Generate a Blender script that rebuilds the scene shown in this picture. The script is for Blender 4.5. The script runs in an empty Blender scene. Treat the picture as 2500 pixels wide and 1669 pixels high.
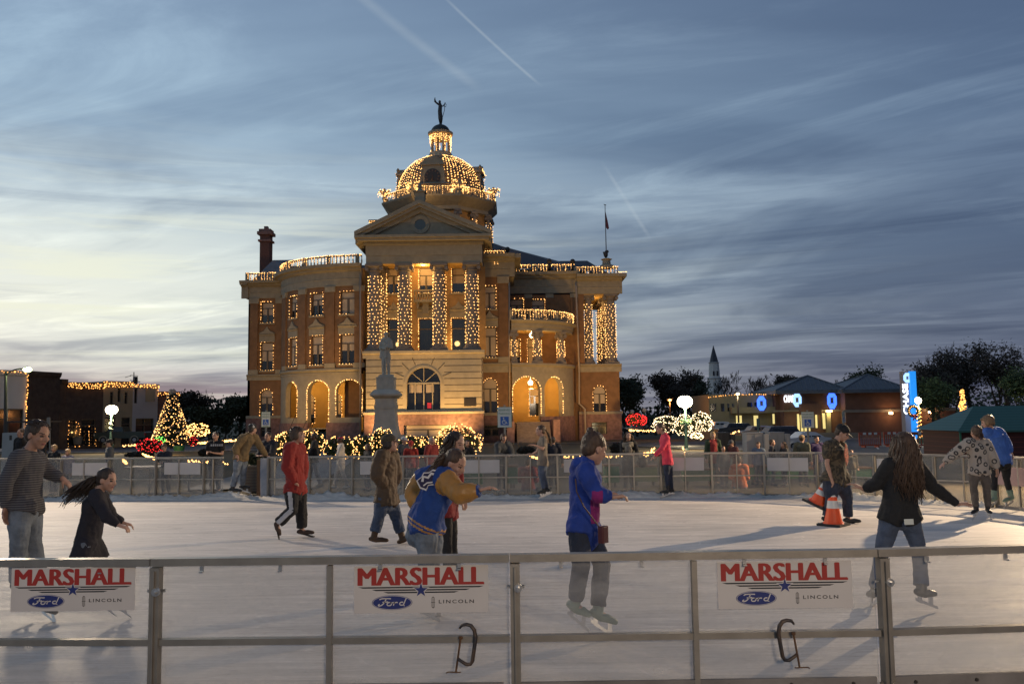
import bpy, math, random
from mathutils import Vector, Matrix, noise as mnoise
random.seed(11)
V = Vector
SC = bpy.context.scene
COL = SC.collection
# ------------------------------------------------------------------ camera
FPX, CX, CY = 2085.0, 1250.0, 834.5            # focal length and centre, in pixels of the 2500 px photograph
PITCH = math.atan(178.5 / FPX); ROLL = math.radians(.75); CAMZ = 1.9
_F = V((0, math.cos(PITCH), math.sin(PITCH))); _R0 = V((1, 0, 0)); _U0 = V((0, -math.sin(PITCH), math.cos(PITCH)))
_R = _R0 * math.cos(ROLL) - _U0 * math.sin(ROLL); _U = _R0 * math.sin(ROLL) + _U0 * math.cos(ROLL)
cd = bpy.data.cameras.new('camera'); cam = bpy.data.objects.new('camera', cd); COL.objects.link(cam)
cam.matrix_world = Matrix(((_R.x, _U.x, -_F.x, 0), (_R.y, _U.y, -_F.y, 0), (_R.z, _U.z, -_F.z, CAMZ), (0, 0, 0, 1)))
cd.sensor_width = 36; cd.lens = 36 * FPX / 2500; cd.clip_end = 3000; cd.clip_start = .1
SC.camera = cam
SC.view_settings.view_transform = 'Standard'; SC.view_settings.look = 'None'; SC.view_settings.exposure = 0.0
SC.cycles.use_denoising = True; SC.cycles.sample_clamp_indirect = 3; SC.cycles.max_bounces = 6
SC.cycles.transparent_max_bounces = 16; SC.cycles.diffuse_bounces = 3; SC.cycles.caustics_reflective = False; SC.cycles.caustics_refractive = False

def ray(px, py): return _F * FPX + _R * (px - CX) - _U * (py - CY)
def at(px, py, Y):
    d = ray(px, py); p = d * (Y / d.y); return V((p.x, p.y, p.z + CAMZ))
def onz(px, py, z=0.0):
    d = ray(px, py); p = d * ((z - CAMZ) / d.z); return V((p.x, p.y, p.z + CAMZ))
def gz(x, y): return 0.0 if y < 22 else -0.0150 * (y - 22)
def Xa(px, py, Y): return at(px, py, Y).x
def Za(px, py, Y): return at(px, py, Y).z
def ppm(Y): return FPX / Y

# ------------------------------------------------------------------ world: dusk sky with streaky cloud
w = bpy.data.worlds.new('World'); SC.world = w; w.use_nodes = True
nt = w.node_tree; N = nt.nodes; L = nt.links; N.clear()
def nd(t, **k):
    n = N.new(t)
    for a, b in k.items():
        if a == 'op': n.operation = b
        else: setattr(n, a, b)
    return n
def mth(op, a, b=None, c=None, clamp=False):
    n = N.new('ShaderNodeMath'); n.operation = op; n.use_clamp = clamp
    for i, x in enumerate((a, b, c)):
        if x is None: continue
        if isinstance(x, (int, float)): n.inputs[i].default_value = x
        else: L.new(x, n.inputs[i])
    return n.outputs[0]
def mix(fac, a, b, mode='MIX'):
    n = N.new('ShaderNodeMix'); n.data_type = 'RGBA'; n.blend_type = mode
    for s, x in ((n.inputs[0], fac), (n.inputs[6], a), (n.inputs[7], b)):
        if isinstance(x, (int, float)): s.default_value = x
        elif isinstance(x, tuple): s.default_value = (*x, 1)
        else: L.new(x, s)
    return n.outputs[2]
def sstep(v, a, b):
    n = N.new('ShaderNodeMapRange'); n.interpolation_type = 'SMOOTHSTEP'
    L.new(v, n.inputs[0]); n.inputs[1].default_value = a; n.inputs[2].default_value = b
    return n.outputs[0]
tc = nd('ShaderNodeTexCoord'); sep = nd('ShaderNodeSeparateXYZ'); L.new(tc.outputs['Generated'], sep.inputs[0])
dx, dy, dz = sep.outputs
az = mth('ARCTAN2', dx, dy)                      # 0 straight ahead, + right (radians)
el = mth('ARCSINE', dz)
zc = mth('ADD', mth('MAXIMUM', dz, 0.0), 0.055)
u = mth('DIVIDE', dx, zc); v = mth('DIVIDE', dy, zc)
def streak(ang, sx, sy, scale, detail=5, dist=.4, rough=.55, off=0, cu=None, cv=None):
    c = math.cos(ang); s = math.sin(ang); uu = cu or u; vv = cv or v
    a = mth('ADD', mth('MULTIPLY', uu, c), mth('MULTIPLY', vv, s))
    b = mth('SUBTRACT', mth('MULTIPLY', vv, c), mth('MULTIPLY', uu, s))
    cm = nd('ShaderNodeCombineXYZ'); L.new(mth('MULTIPLY', a, sx), cm.inputs[0]); L.new(mth('MULTIPLY', b, sy), cm.inputs[1]); cm.inputs[2].default_value = off
    n = nd('ShaderNodeTexNoise'); L.new(cm.outputs[0], n.inputs['Vector']); n.inputs['Scale'].default_value = scale
    n.inputs['Detail'].default_value = detail; n.inputs['Distortion'].default_value = dist; n.inputs['Roughness'].default_value = rough
    return n.outputs['Fac']
# clear-air colour by height, lighter over the set sun on the left
sky = nd('ShaderNodeTexSky', sky_type='NISHITA'); sky.sun_disc = False
sky.sun_elevation = math.radians(1.0); sky.sun_rotation = math.radians(-38)
ramp = nd('ShaderNodeValToRGB'); L.new(mth('DIVIDE', el, math.radians(40), None, True), ramp.inputs[0])
cr = ramp.color_ramp
stops = [(0.0, (.165, .165, .215)), (.10, (.19, .225, .30)), (.25, (.25, .325, .42)), (.45, (.19, .275, .39)), (.70, (.12, .18, .29)), (1.0, (.07, .11, .19))]
cr.elements[0].position = 0; cr.elements[0].color = (*stops[0][1], 1); cr.elements[1].position = 1; cr.elements[1].color = (*stops[-1][1], 1)
for p, c in stops[1:-1]:
    e = cr.elements.new(p); e.color = (*c, 1)
base = ramp.outputs[0]
side = sstep(az, -.65, .75)                     # 0 left .. 1 right
base = mix(side, mix(1.0, base, (1.80, 1.76, 1.60), 'MULTIPLY'), mix(1.0, base, (.52, .56, .66), 'MULTIPLY'))
# glow of the set sun, low on the left
g1 = mth('DIVIDE', mth('ADD', az, .50), .46); g2 = mth('DIVIDE', mth('SUBTRACT', el, .125), .105)
glow = mth('POWER', 2.718, mth('MULTIPLY', mth('ADD', mth('MULTIPLY', g1, g1), mth('MULTIPLY', g2, g2)), -1.0))
base = mix(mth('MULTIPLY', glow, .85), base, (.86, .90, .80))
pk1 = mth('DIVIDE', mth('ADD', az, .40), .26); pk2 = mth('DIVIDE', mth('SUBTRACT', el, .028), .022)
pink = mth('POWER', 2.718, mth('MULTIPLY', mth('ADD', mth('MULTIPLY', pk1, pk1), mth('MULTIPLY', pk2, pk2)), -1.0))
base = mix(mth('MULTIPLY', pink, .6), base, (.30, .19, .23))
# broad dark cloud sheets
d1 = sstep(streak(2.62, .30, .62, .9, 5, 1.2, .55, 4.4), .42, .62)
dark = mix(1.0, base, (.52, .57, .66), 'MULTIPLY')
lowmask = sstep(el, .50, .18)
base = mix(mth('MULTIPLY', d1, mth('ADD', mth('MULTIPLY', lowmask, .55), .30)), base, dark)
# fine bright wisps
w1 = sstep(streak(2.70, .55, 1.35, .9, 9, 1.5, .64, 9.1), .46, .74)
bright = mix(1.0, mix(1.0, base, (1.60, 1.55, 1.42), 'MULTIPLY'), (.035, .035, .03), 'ADD')
base = mix(mth('MULTIPLY', w1, .55), base, bright)
# streaks of lit cloud near the horizon on the left, laid out in angle
e2 = mth('MULTIPLY', el, 9.0); a2 = mth('MULTIPLY', az, 1.0)
w2 = sstep(streak(.22, 1.6, 3.2, 1.5, 7, .5, .6, 1.3, a2, e2), .46, .66)
base = mix(mth('MULTIPLY', mth('MULTIPLY', w2, glow), .95), base, (.82, .86, .72))
w3 = sstep(streak(.12, 1.2, 3.0, 1.3, 6, .6, .6, 5.3, a2, e2), .47, .70)
lowb = mth('MULTIPLY', sstep(el, .36, .20), w3)
base = mix(mth('MULTIPLY', lowb, .55), base, mix(1.0, base, (.50, .55, .65), 'MULTIPLY'))
# two vapour trails
def trail(a0, e0, a1, e1, wd, k, base):
    ax, ex = a1 - a0, e1 - e0; ln = math.hypot(ax, ex)
    pa = mth('SUBTRACT', az, a0); pe = mth('SUBTRACT', el, e0)
    t = mth('DIVIDE', mth('ADD', mth('MULTIPLY', pa, ax / ln), mth('MULTIPLY', pe, ex / ln)), ln)
    dd = mth('ABSOLUTE', mth('SUBTRACT', mth('MULTIPLY', pa, ex / ln), mth('MULTIPLY', pe, ax / ln)))
    m = mth('MULTIPLY', mth('MULTIPLY', sstep(dd, wd, 0.0), sstep(t, -.02, .15)), sstep(t, 1.05, .75))
    m = mth('MULTIPLY', m, mth('ADD', .4, streak(.3, 6, 6, 2, 4, .2, .6, 2.2)))
    return mix(mth('MULTIPLY', m, k), base, (.55, .62, .66))
base = trail(-.03, .37, -.215, .49, .0085, .16, base)
base = trail(.04, .375, -.085, .475, .0026, .26, base)
base = trail(.165, .20, .11, .29, .0036, .16, base)
base = mix(.12, base, mix(1.0, sky.outputs[0], (.06, .06, .06), 'MULTIPLY'), 'ADD')
bg = nd('ShaderNodeBackground'); L.new(base, bg.inputs[0]); bg.inputs[1].default_value = 1.0
wo = nd('ShaderNodeOutputWorld'); L.new(bg.outputs[0], wo.inputs[0])

# ------------------------------------------------------------------ lamps (dusk: faint sky sun + the lamps of the square and added rink fills)
def light(name, kind, loc, power, col, radius=.1, target=None, spot=60, blend=.6):
    d = bpy.data.lights.new(name, kind); d.energy = power; d.color = col
    if kind == 'SUN': d.angle = radius
    else: d.shadow_soft_size = radius
    if kind == 'SPOT': d.spot_size = math.radians(spot); d.spot_blend = blend
    o = bpy.data.objects.new(name, d); COL.objects.link(o); o.location = loc
    if target is not None:
        o.rotation_euler = (V(target) - V(loc)).to_track_quat('-Z', 'Y').to_euler()
    return o
WARM = (1.0, .66, .32); AMB = (1.0, .58, .19)
FLOOD = V((14.9, 21.5, 4.7))
light('rink_flood_and_fill_lamp', 'SPOT', FLOOD, 9500, (1.0, .74, .46), .09, (1.5, 9.5, 0.2), 130, .55)
light('rink_flood_and_fill_lamp', 'SPOT', (5.0, -9, 6.0), 3500, (1.0, .76, .52), 1.3, (0, 9, 0), 120, .8)  # soft front fill added behind the camera to brighten the near ice and skaters
light('rink_flood_and_fill_lamp', 'SPOT', (-15, 26, 7.5), 5600, (1.0, .80, .58), .5, (-4, 12, 0), 120, .8)  # fill added at the left rear to lift the ice
# warm uplights on the lawn against the courthouse
for (x, y, z, tx, ty, tz, pw, sp) in [(-14.5, 92.3, -.9, -13.5, 95, 5.0, 3000, 130), (-6.2, 92.3, -.9, -7, 95, 5.0, 3000, 130),
        (-10, 78, -.4, -10, 95, 20, 5200, 60), (-26, 86, -.4, -24, 104, 10, 5200, 75), (2, 84, -.4, 5, 105, 10, 6500, 75),
        (14, 92, -.4, 9, 106, 8, 3600, 80), (-18, 104, 21, -10, 118, 27, 160, 120), (-3, 105, 21, -10, 118, 27, 260, 120)]:
    light('courthouse_uplight_lamp', 'SPOT', (x, y, z), pw, AMB, .3, (tx, ty, tz), sp, .8)

# ------------------------------------------------------------------ mesh building
class MB:
    def __init__(s): s.v = []; s.f = []; s.mi = []; s.m = 0
    def add(s, vs, fs):
        o = len(s.v); s.v.extend(tuple(p) for p in vs)
        s.f.extend(tuple(o + i for i in f) for f in fs); s.mi.extend([s.m] * len(fs))
    def obox(s, c, ax, h):
        c = V(c); A = [V(a) for a in ax]
        vs = [c + A[0] * h[0] * i + A[1] * h[1] * j + A[2] * h[2] * k for i in (-1, 1) for j in (-1, 1) for k in (-1, 1)]
        s.add(vs, [(0, 1, 3, 2), (4, 6, 7, 5), (0, 4, 5, 1), (2, 3, 7, 6), (0, 2, 6, 4), (1, 5, 7, 3)])
    def box(s, x0, x1, y0, y1, z0, z1):
        s.obox(((x0 + x1) / 2, (y0 + y1) / 2, (z0 + z1) / 2), ((1, 0, 0), (0, 1, 0), (0, 0, 1)), (abs(x1 - x0) / 2, abs(y1 - y0) / 2, abs(z1 - z0) / 2))
    def tube(s, pts, rad, n=10, ref=None, ratio=1.0, dome=False):
        P = [V(p) for p in pts]
        R = list(rad) if isinstance(rad, (list, tuple)) else [rad] * len(P)
        if dome:                                    # rounded ends
            a = (P[0] - P[1]).normalized(); b = (P[-1] - P[-2]).normalized(); r0, r1 = R[0], R[-1]
            P = [P[0] + a * r0 * .92, P[0] + a * r0 * .6] + P + [P[-1] + b * r1 * .6, P[-1] + b * r1 * .92]
            R = [r0 * .35, r0 * .8] + R + [r1 * .8, r1 * .35]
        rings = []; prev = None
        for i, p in enumerate(P):
            t = (P[min(i + 1, len(P) - 1)] - P[max(i - 1, 0)])
            t = t.normalized() if t.length > 1e-9 else V((0, 0, 1))
            rf = V(ref) if ref is not None else (prev if prev is not None else (V((0, 0, 1)) if abs(t.z) < .9 else V((1, 0, 0))))
            e1 = rf - t * rf.dot(t)
            if e1.length < 1e-4: e1 = t.orthogonal()
            e1.normalize(); e2 = t.cross(e1); prev = e1
            rings.append([p + e1 * math.cos(2 * math.pi * k / n) * R[i] + e2 * math.sin(2 * math.pi * k / n) * R[i] * ratio for k in range(n)])
        vs = [q for r in rings for q in r]; fs = []
        for i in range(len(rings) - 1):
            for k in range(n):
                a = i * n + k; b = i * n + (k + 1) % n
                fs.append((a, b, b + n, a + n))
        fs.append(tuple(range(n - 1, -1, -1))); fs.append(tuple(len(vs) - n + k for k in range(n)))
        s.add(vs, fs)
    def ell(s, c, r, ax=None, n=12, m=8):
        c = V(c); A = [V(a) for a in (ax or ((1, 0, 0), (0, 1, 0), (0, 0, 1)))]
        if isinstance(r, (int, float)): r = (r, r, r)
        vs = [c + A[2] * r[2]]; fs = []
        for i in range(1, m):
            t = math.pi * i / m
            for k in range(n):
                p = 2 * math.pi * k / n
                vs.append(c + A[0] * r[0] * math.sin(t) * math.cos(p) + A[1] * r[1] * math.sin(t) * math.sin(p) + A[2] * r[2] * math.cos(t))
        vs.append(c - A[2] * r[2]); e = len(vs) - 1
        for k in range(n):
            fs.append((0, 1 + k, 1 + (k + 1) % n)); b = 1 + (m - 2) * n
            fs.append((e, b + (k + 1) % n, b + k))
        for i in range(m - 2):
            for k in range(n):
                a = 1 + i * n + k; b = 1 + i * n + (k + 1) % n
                fs.append((a, a + n, b + n, b))
        s.add(vs, fs)
    def lathe(s, c, prof, n=24, a0=0.0):
        c = V(c); vs = []; fs = []
        for (r, z) in prof:
            for k in range(n):
                a = a0 + 2 * math.pi * k / n; vs.append(c + V((r * math.cos(a), r * math.sin(a), z)))
        for i in range(len(prof) - 1):
            for k in range(n):
                a = i * n + k; b = i * n + (k + 1) % n; fs.append((a, b, b + n, a + n))
        fs.append(tuple(range(n - 1, -1, -1))); fs.append(tuple(len(vs) - n + k for k in range(n)))
        s.add(vs, fs)
    def prism(s, poly, o, ax, ay, an, h):
        """flat polygon (2-D points) in the frame o, ax, ay, thickened by h along an"""
        o, ax, ay, an = V(o), V(ax), V(ay), V(an); k = len(poly)
        a = [o + ax * p[0] + ay * p[1] for p in poly]; b = [p + an * h for p in a]
        s.add(a + b, [tuple(range(k)), tuple(range(2 * k - 1, k - 1, -1))] + [(i, i + k, (i + 1) % k + k, (i + 1) % k) for i in range(k)])
    def octa(s, c, r):
        x, y, z = c
        s.add([(x + r, y, z), (x - r, y, z), (x, y + r, z), (x, y - r, z), (x, y, z + r), (x, y, z - r)],
              [(0, 2, 4), (2, 1, 4), (1, 3, 4), (3, 0, 4), (2, 0, 5), (1, 2, 5), (3, 1, 5), (0, 3, 5)])
    def build(s, name, mats, parent=None, smooth=False, label=None, cat=None, group=None, kind=None):
        me = bpy.data.meshes.new(name); me.from_pydata(s.v, [], s.f)
        if not isinstance(mats, (list, tuple)): mats = [mats]
        for m in mats: me.materials.append(m)
        if len(mats) > 1: me.polygons.foreach_set('material_index', s.mi)
        if smooth: me.polygons.foreach_set('use_smooth', [True] * len(me.polygons))
        me.update()
        o = bpy.data.objects.new(name, me); COL.objects.link(o)
        if parent is not None: o.parent = parent; o.matrix_parent_inverse = parent.matrix_basis.inverted()
        return tag(o, label, cat, group, kind)
def tag(o, label=None, cat=None, group=None, kind=None):
    if label: o['label'] = label
    if cat: o['category'] = cat
    if group: o['group'] = group
    if kind: o['kind'] = kind
    return o
def empty(name, loc, label=None, cat=None, group=None, rz=0.0):
    o = bpy.data.objects.new(name, None); COL.objects.link(o); o.location = loc; o.rotation_euler = (0, 0, rz); o.empty_display_size = .2
    return tag(o, label, cat, group)
def copy_tree(o, parent=None):
    c = o.copy(); COL.objects.link(c)
    if parent is not None: c.parent = parent
    for ch in list(o.children): copy_tree(ch, c)
    return c

# ------------------------------------------------------------------ materials
MC = {}
def mat(name, col, rough=.65, metal=0.0, var=0.0, vs=3.0, bump=0.0, bs=30.0, col2=None, spec=None, emit=None, es=0.0, stretch=None, detail=4, trans=0.0, sheen=0.0):
    if name in MC: return MC[name]
    m = bpy.data.materials.new(name); m.use_nodes = True; t = m.node_tree; b = t.nodes['Principled BSDF']
    b.inputs['Base Color'].default_value = (*col, 1); b.inputs['Roughness'].default_value = rough; b.inputs['Metallic'].default_value = metal
    if spec is not None: b.inputs['Specular IOR Level'].default_value = spec
    if emit: b.inputs['Emission Color'].default_value = (*emit, 1); b.inputs['Emission Strength'].default_value = es
    if sheen: b.inputs['Sheen Weight'].default_value = sheen
    if var or bump or col2:
        c = t.nodes.new('ShaderNodeTexCoord'); src = c.outputs['Object']
        if stretch:
            mp = t.nodes.new('ShaderNodeMapping'); mp.inputs['Scale'].default_value = stretch; t.links.new(src, mp.inputs[0]); src = mp.outputs[0]
        if var or col2:
            n = t.nodes.new('ShaderNodeTexNoise'); n.inputs['Scale'].default_value = vs; n.inputs['Detail'].default_value = detail; t.links.new(src, n.inputs['Vector'])
            mx = t.nodes.new('ShaderNodeMix'); mx.data_type = 'RGBA'
            c2 = col2 or tuple(min(1, x * (1 + var)) for x in col); c1 = col if col2 else tuple(x * (1 - var) for x in col)
            mx.inputs[6].default_value = (*c1, 1); mx.inputs[7].default_value = (*c2, 1)
            mr = t.nodes.new('ShaderNodeMapRange'); mr.inputs[1].default_value = .32; mr.inputs[2].default_value = .68
            t.links.new(n.outputs['Fac'], mr.inputs[0]); t.links.new(mr.outputs[0], mx.inputs[0]); t.links.new(mx.outputs[2], b.inputs['Base Color'])
        if bump:
            n2 = t.nodes.new('ShaderNodeTexNoise'); n2.inputs['Scale'].default_value = bs; n2.inputs['Detail'].default_value = 6; t.links.new(src, n2.inputs['Vector'])
            bp = t.nodes.new('ShaderNodeBump'); bp.inputs['Strength'].default_value = bump; bp.inputs['Distance'].default_value = .02
            t.links.new(n2.outputs['Fac'], bp.inputs['Height']); t.links.new(bp.outputs[0], b.inputs['Normal'])
    MC[name] = m; return m
def glowmat(name, col, es, sample=False):
    if name in MC: return MC[name]
    m = mat(name, tuple(c * .5 for c in col), .4, emit=col, es=es)
    if not sample: m.cycles.emission_sampling = 'NONE'
    return m
def bands(name, c1, c2, period, frac=.5, axis=2, rough=.8, wob=.0, bump=.15):
    """cloth or wall of two colours in even bands along an axis (woven stripes, courses, siding)"""
    m = bpy.data.materials.new(name); m.use_nodes = True; t = m.node_tree; b = t.nodes['Principled BSDF']; b.inputs['Roughness'].default_value = rough
    c = t.nodes.new('ShaderNodeTexCoord'); sp = t.nodes.new('ShaderNodeSeparateXYZ'); t.links.new(c.outputs['Object'], sp.inputs[0])
    def mm(op, a, bb):
        n = t.nodes.new('ShaderNodeMath'); n.operation = op
        for i, x in enumerate((a, bb)):
            if isinstance(x, (int, float)): n.inputs[i].default_value = x
            else: t.links.new(x, n.inputs[i])
        return n.outputs[0]
    s = sp.outputs[axis]
    if wob:
        nn = t.nodes.new('ShaderNodeTexNoise'); nn.inputs['Scale'].default_value = 4; t.links.new(c.outputs['Object'], nn.inputs['Vector'])
        s = mm('ADD', s, mm('MULTIPLY', nn.outputs['Fac'], wob))
    f = mm('LESS_THAN', mm('FRACT', mm('DIVIDE', s, period), 0.0), frac)
    mx = t.nodes.new('ShaderNodeMix'); mx.data_type = 'RGBA'; mx.inputs[6].default_value = (*c1, 1); mx.inputs[7].default_value = (*c2, 1)
    t.links.new(f, mx.inputs[0]); t.links.new(mx.outputs[2], b.inputs['Base Color'])
    n2 = t.nodes.new('ShaderNodeTexNoise'); n2.inputs['Scale'].default_value = 25; t.links.new(c.outputs['Object'], n2.inputs['Vector'])
    bp = t.nodes.new('ShaderNodeBump'); bp.inputs['Strength'].default_value = bump; bp.inputs['Distance'].default_value = .01
    t.links.new(n2.outputs['Fac'], bp.inputs['Height']); t.links.new(bp.outputs[0], b.inputs['Normal'])
    return m
def spots(name, base, ink, scale=22, thr=.07, kind='ring'):
    m = bpy.data.materials.new(name); m.use_nodes = True; t = m.node_tree; b = t.nodes['Principled BSDF']; b.inputs['Roughness'].default_value = .85
    c = t.nodes.new('ShaderNodeTexCoord')
    mx = t.nodes.new('ShaderNodeMix'); mx.data_type = 'RGBA'; mx.inputs[6].default_value = (*base, 1); mx.inputs[7].default_value = (*ink, 1)
    mr = t.nodes.new('ShaderNodeMapRange')
    if kind == 'ring':
        n = t.nodes.new('ShaderNodeTexVoronoi'); n.inputs['Scale'].default_value = scale; t.links.new(c.outputs['Object'], n.inputs['Vector'])
        s1 = t.nodes.new('ShaderNodeMath'); s1.operation = 'SUBTRACT'; s1.inputs[1].default_value = .30; t.links.new(n.outputs['Distance'], s1.inputs[0])
        s2 = t.nodes.new('ShaderNodeMath'); s2.operation = 'ABSOLUTE'; t.links.new(s1.outputs[0], s2.inputs[0])
        mr.inputs[1].default_value = thr + .02; mr.inputs[2].default_value = thr; t.links.new(s2.outputs[0], mr.inputs[0])
    else:
        n = t.nodes.new('ShaderNodeTexNoise'); n.inputs['Scale'].default_value = scale; n.inputs['Detail'].default_value = 3; n.inputs['Distortion'].default_value = 1.2
        t.links.new(c.outputs['Object'], n.inputs['Vector']); mr.inputs[1].default_value = thr; mr.inputs[2].default_value = thr + .06; t.links.new(n.outputs['Fac'], mr.inputs[0])
    t.links.new(mr.outputs[0], mx.inputs[0]); t.links.new(mx.outputs[2], b.inputs['Base Color'])
    return m
def glassmat(name, tint=(.7, .7, .7), haze=.25, gloss=.08, rough=.15, scratch=True, hazecol=(.75, .75, .75)):
    """clear plastic or glass: mostly see-through, a milky part (scuffs) and a weak reflection"""
    m = bpy.data.materials.new(name); m.use_nodes = True; t = m.node_tree; n = t.nodes; n.clear()
    o = n.new('ShaderNodeOutputMaterial'); tr = n.new('ShaderNodeBsdfTransparent'); tr.inputs[0].default_value = (*tint, 1)
    df = n.new('ShaderNodeBsdfDiffuse'); df.inputs[0].default_value = (*hazecol, 1)
    gl = n.new('ShaderNodeBsdfGlossy'); gl.inputs['Roughness'].default_value = rough
    a = n.new('ShaderNodeMixShader'); a.inputs[0].default_value = haze; t.links.new(tr.outputs[0], a.inputs[1]); t.links.new(df.outputs[0], a.inputs[2])
    if scratch:
        c = n.new('ShaderNodeTexCoord'); mp = n.new('ShaderNodeMapping'); mp.inputs['Scale'].default_value = (1.2, 1.2, 3.0); t.links.new(c.outputs['Object'], mp.inputs[0])
        no = n.new('ShaderNodeTexNoise'); no.inputs['Scale'].default_value = 1.3; no.inputs['Detail'].default_value = 9; no.inputs['Roughness'].default_value = .7; t.links.new(mp.outputs[0], no.inputs[0])
        mr = n.new('ShaderNodeMapRange'); mr.inputs[1].default_value = .3; mr.inputs[2].default_value = .75; mr.inputs[3].default_value = haze * .35; mr.inputs[4].default_value = haze * 2.5
        t.links.new(no.outputs['Fac'], mr.inputs[0])
        # frost and splashed snow towards the foot of the panel
        sp = n.new('ShaderNodeSeparateXYZ'); t.links.new(c.outputs['Object'], sp.inputs[0])
        m2 = n.new('ShaderNodeMapRange'); m2.inputs[1].default_value = .55; m2.inputs[2].default_value = .05; m2.inputs[3].default_value = 0; m2.inputs[4].default_value = haze * 1.3
        t.links.new(sp.outputs[2], m2.inputs[0])
        ad = n.new('ShaderNodeMath'); ad.use_clamp = True; t.links.new(mr.outputs[0], ad.inputs[0]); t.links.new(m2.outputs[0], ad.inputs[1]); t.links.new(ad.outputs[0], a.inputs[0])
    fr = n.new('ShaderNodeFresnel'); fr.inputs[0].default_value = 1.45
    k = n.new('ShaderNodeMath'); k.operation = 'ADD'; k.inputs[1].default_value = gloss * .3; t.links.new(fr.outputs[0], k.inputs[0])
    b = n.new('ShaderNodeMixShader'); t.links.new(k.outputs[0], b.inputs[0]); t.links.new(a.outputs[0], b.inputs[1]); t.links.new(gl.outputs[0], b.inputs[2])
    t.links.new(b.outputs[0], o.inputs[0]); return m
BULB = glowmat("warm_bulb", (1.0, .50, .15), 5.2)
BULBR = glowmat('red_bulb', (1.0, .03, .03), 2.5)
BULBG = glowmat('green_bulb', (.25, 1.0, .15), 3.0)
BULBW = glowmat('white_bulb', (1.0, .74, .42), 5.0)
M_brick = mat('brick_tan', (.215, .115, .055), .85, var=.16, vs=1.4, bump=.2, bs=9)
M_trim = mat('stone_trim', (.32, .27, .19), .8, var=.10, vs=2.0, bump=.15, bs=12)
M_gran = mat('rough_granite', (.24, .135, .115), .9, var=.3, vs=2.5, bump=.8, bs=4)
M_lime = mat('limestone', (.50, .41, .27), .85, var=.10, vs=1.2, bump=.15, bs=8)
M_roof = mat('slate_roof', (.045, .045, .055), .55, var=.35, vs=6, stretch=(1, 1, 3))
M_metalroof = mat('grey_metal_roof', (.16, .18, .21), .45, var=.15, vs=1.5)
M_dark = mat('dark_bronze', (.035, .028, .024), .5)
M_pane = mat('night_window_glass', (.012, .014, .018), .08, spec=.6)
M_blind = mat('drawn_blind', (.46, .37, .28), .8)
M_frame = mat('dark_window_frame', (.10, .08, .06), .6)
M_wframe = mat('pale_window_frame', (.45, .38, .27), .6)
M_wire = mat('green_wire', (.02, .03, .015), .7)
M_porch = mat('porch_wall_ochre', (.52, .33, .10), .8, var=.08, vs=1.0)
M_alu = mat('brushed_aluminium', (.33, .30, .26), .42, metal=.7, var=.12, vs=7, bump=.06, bs=60)
M_steel = mat('bright_steel', (.6, .6, .6), .3, metal=.9)
M_black = mat('black_plastic', (.012, .012, .012), .5)
M_rubber = mat('tyre_rubber', (.02, .02, .02), .8)

# ------------------------------------------------------------------ ground, street, ice
def sheet(name, pts, m, z=None, label=None, kind='structure', up=0.0):
    b = MB(); vs = [(x, y, (gz(x, y) if z is None else z) + up) for x, y in pts]; b.add(vs, [tuple(range(len(vs)))]); return b.build(name, m, kind=kind)
M_grass = mat('winter_lawn', (.085, .058, .026), .95, col2=(.050, .040, .016), vs=.7, bump=.6, bs=14, detail=10)
M_asph = mat('asphalt', (.060, .060, .068), .8, var=.25, vs=1.0, bump=.3, bs=60, detail=10)
M_walk = mat('concrete_walk', (.17, .165, .16), .85, var=.15, vs=.8, bump=.2, bs=30, detail=8)
g = MB()                                             # one ground sheet to the horizon, following the fall of the square
ys = [-60, -5, 22, 60, 110, 170, 400, 2500]
def gzz(y): return gz(0, min(y, 170)) - .03
for i in range(len(ys) - 1):
    g.add([(-2000, ys[i], gzz(ys[i])), (2000, ys[i], gzz(ys[i])), (2000, ys[i + 1], gzz(ys[i + 1])), (-2000, ys[i + 1], gzz(ys[i + 1]))], [(0, 1, 2, 3)])
g.build('ground', M_grass, kind='structure')
sheet('street_left', [(-75, 72), (-21, 72.0), (-26, 84), (-32, 96), (-70, 96), (-75, 84)], M_asph, up=.02)
sheet('pavement_left', [(-75, 70.6), (-20.5, 70.6), (-21, 71.9), (-75, 71.9)], M_walk, up=.03)
sheet('street_right', [(12, 58), (24, 34), (70, 30), (90, 60), (90, 86), (14, 84), (9, 70)], M_asph, up=.02)
sheet('pavement_right', [(24, 86), (90, 84), (90, 92), (24, 92)], M_walk, up=.02)
sheet('pavement_courthouse', [(-34, 84.5), (12, 84.5), (12, 87.0), (-34, 87.0)], M_walk, up=.02)
sheet('path', [(-9.0, 23.5), (-5.5, 23.5), (-11.5, 69), (-15, 69)], M_walk, up=.02)
b = MB()
for i in range(5):                                   # painted bay lines of the car park
    x = 22 + i * 3; b.add([(x, 52, gz(x, 52) + .03), (x + .12, 52, gz(x, 52) + .03), (x + 2.12, 57, gz(x, 57) + .03), (x + 2, 57, gz(x, 57) + .03)], [(0, 1, 2, 3)])
b.build('parking_markings', mat('road_paint', (.55, .55, .52), .7), kind='structure')

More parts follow.
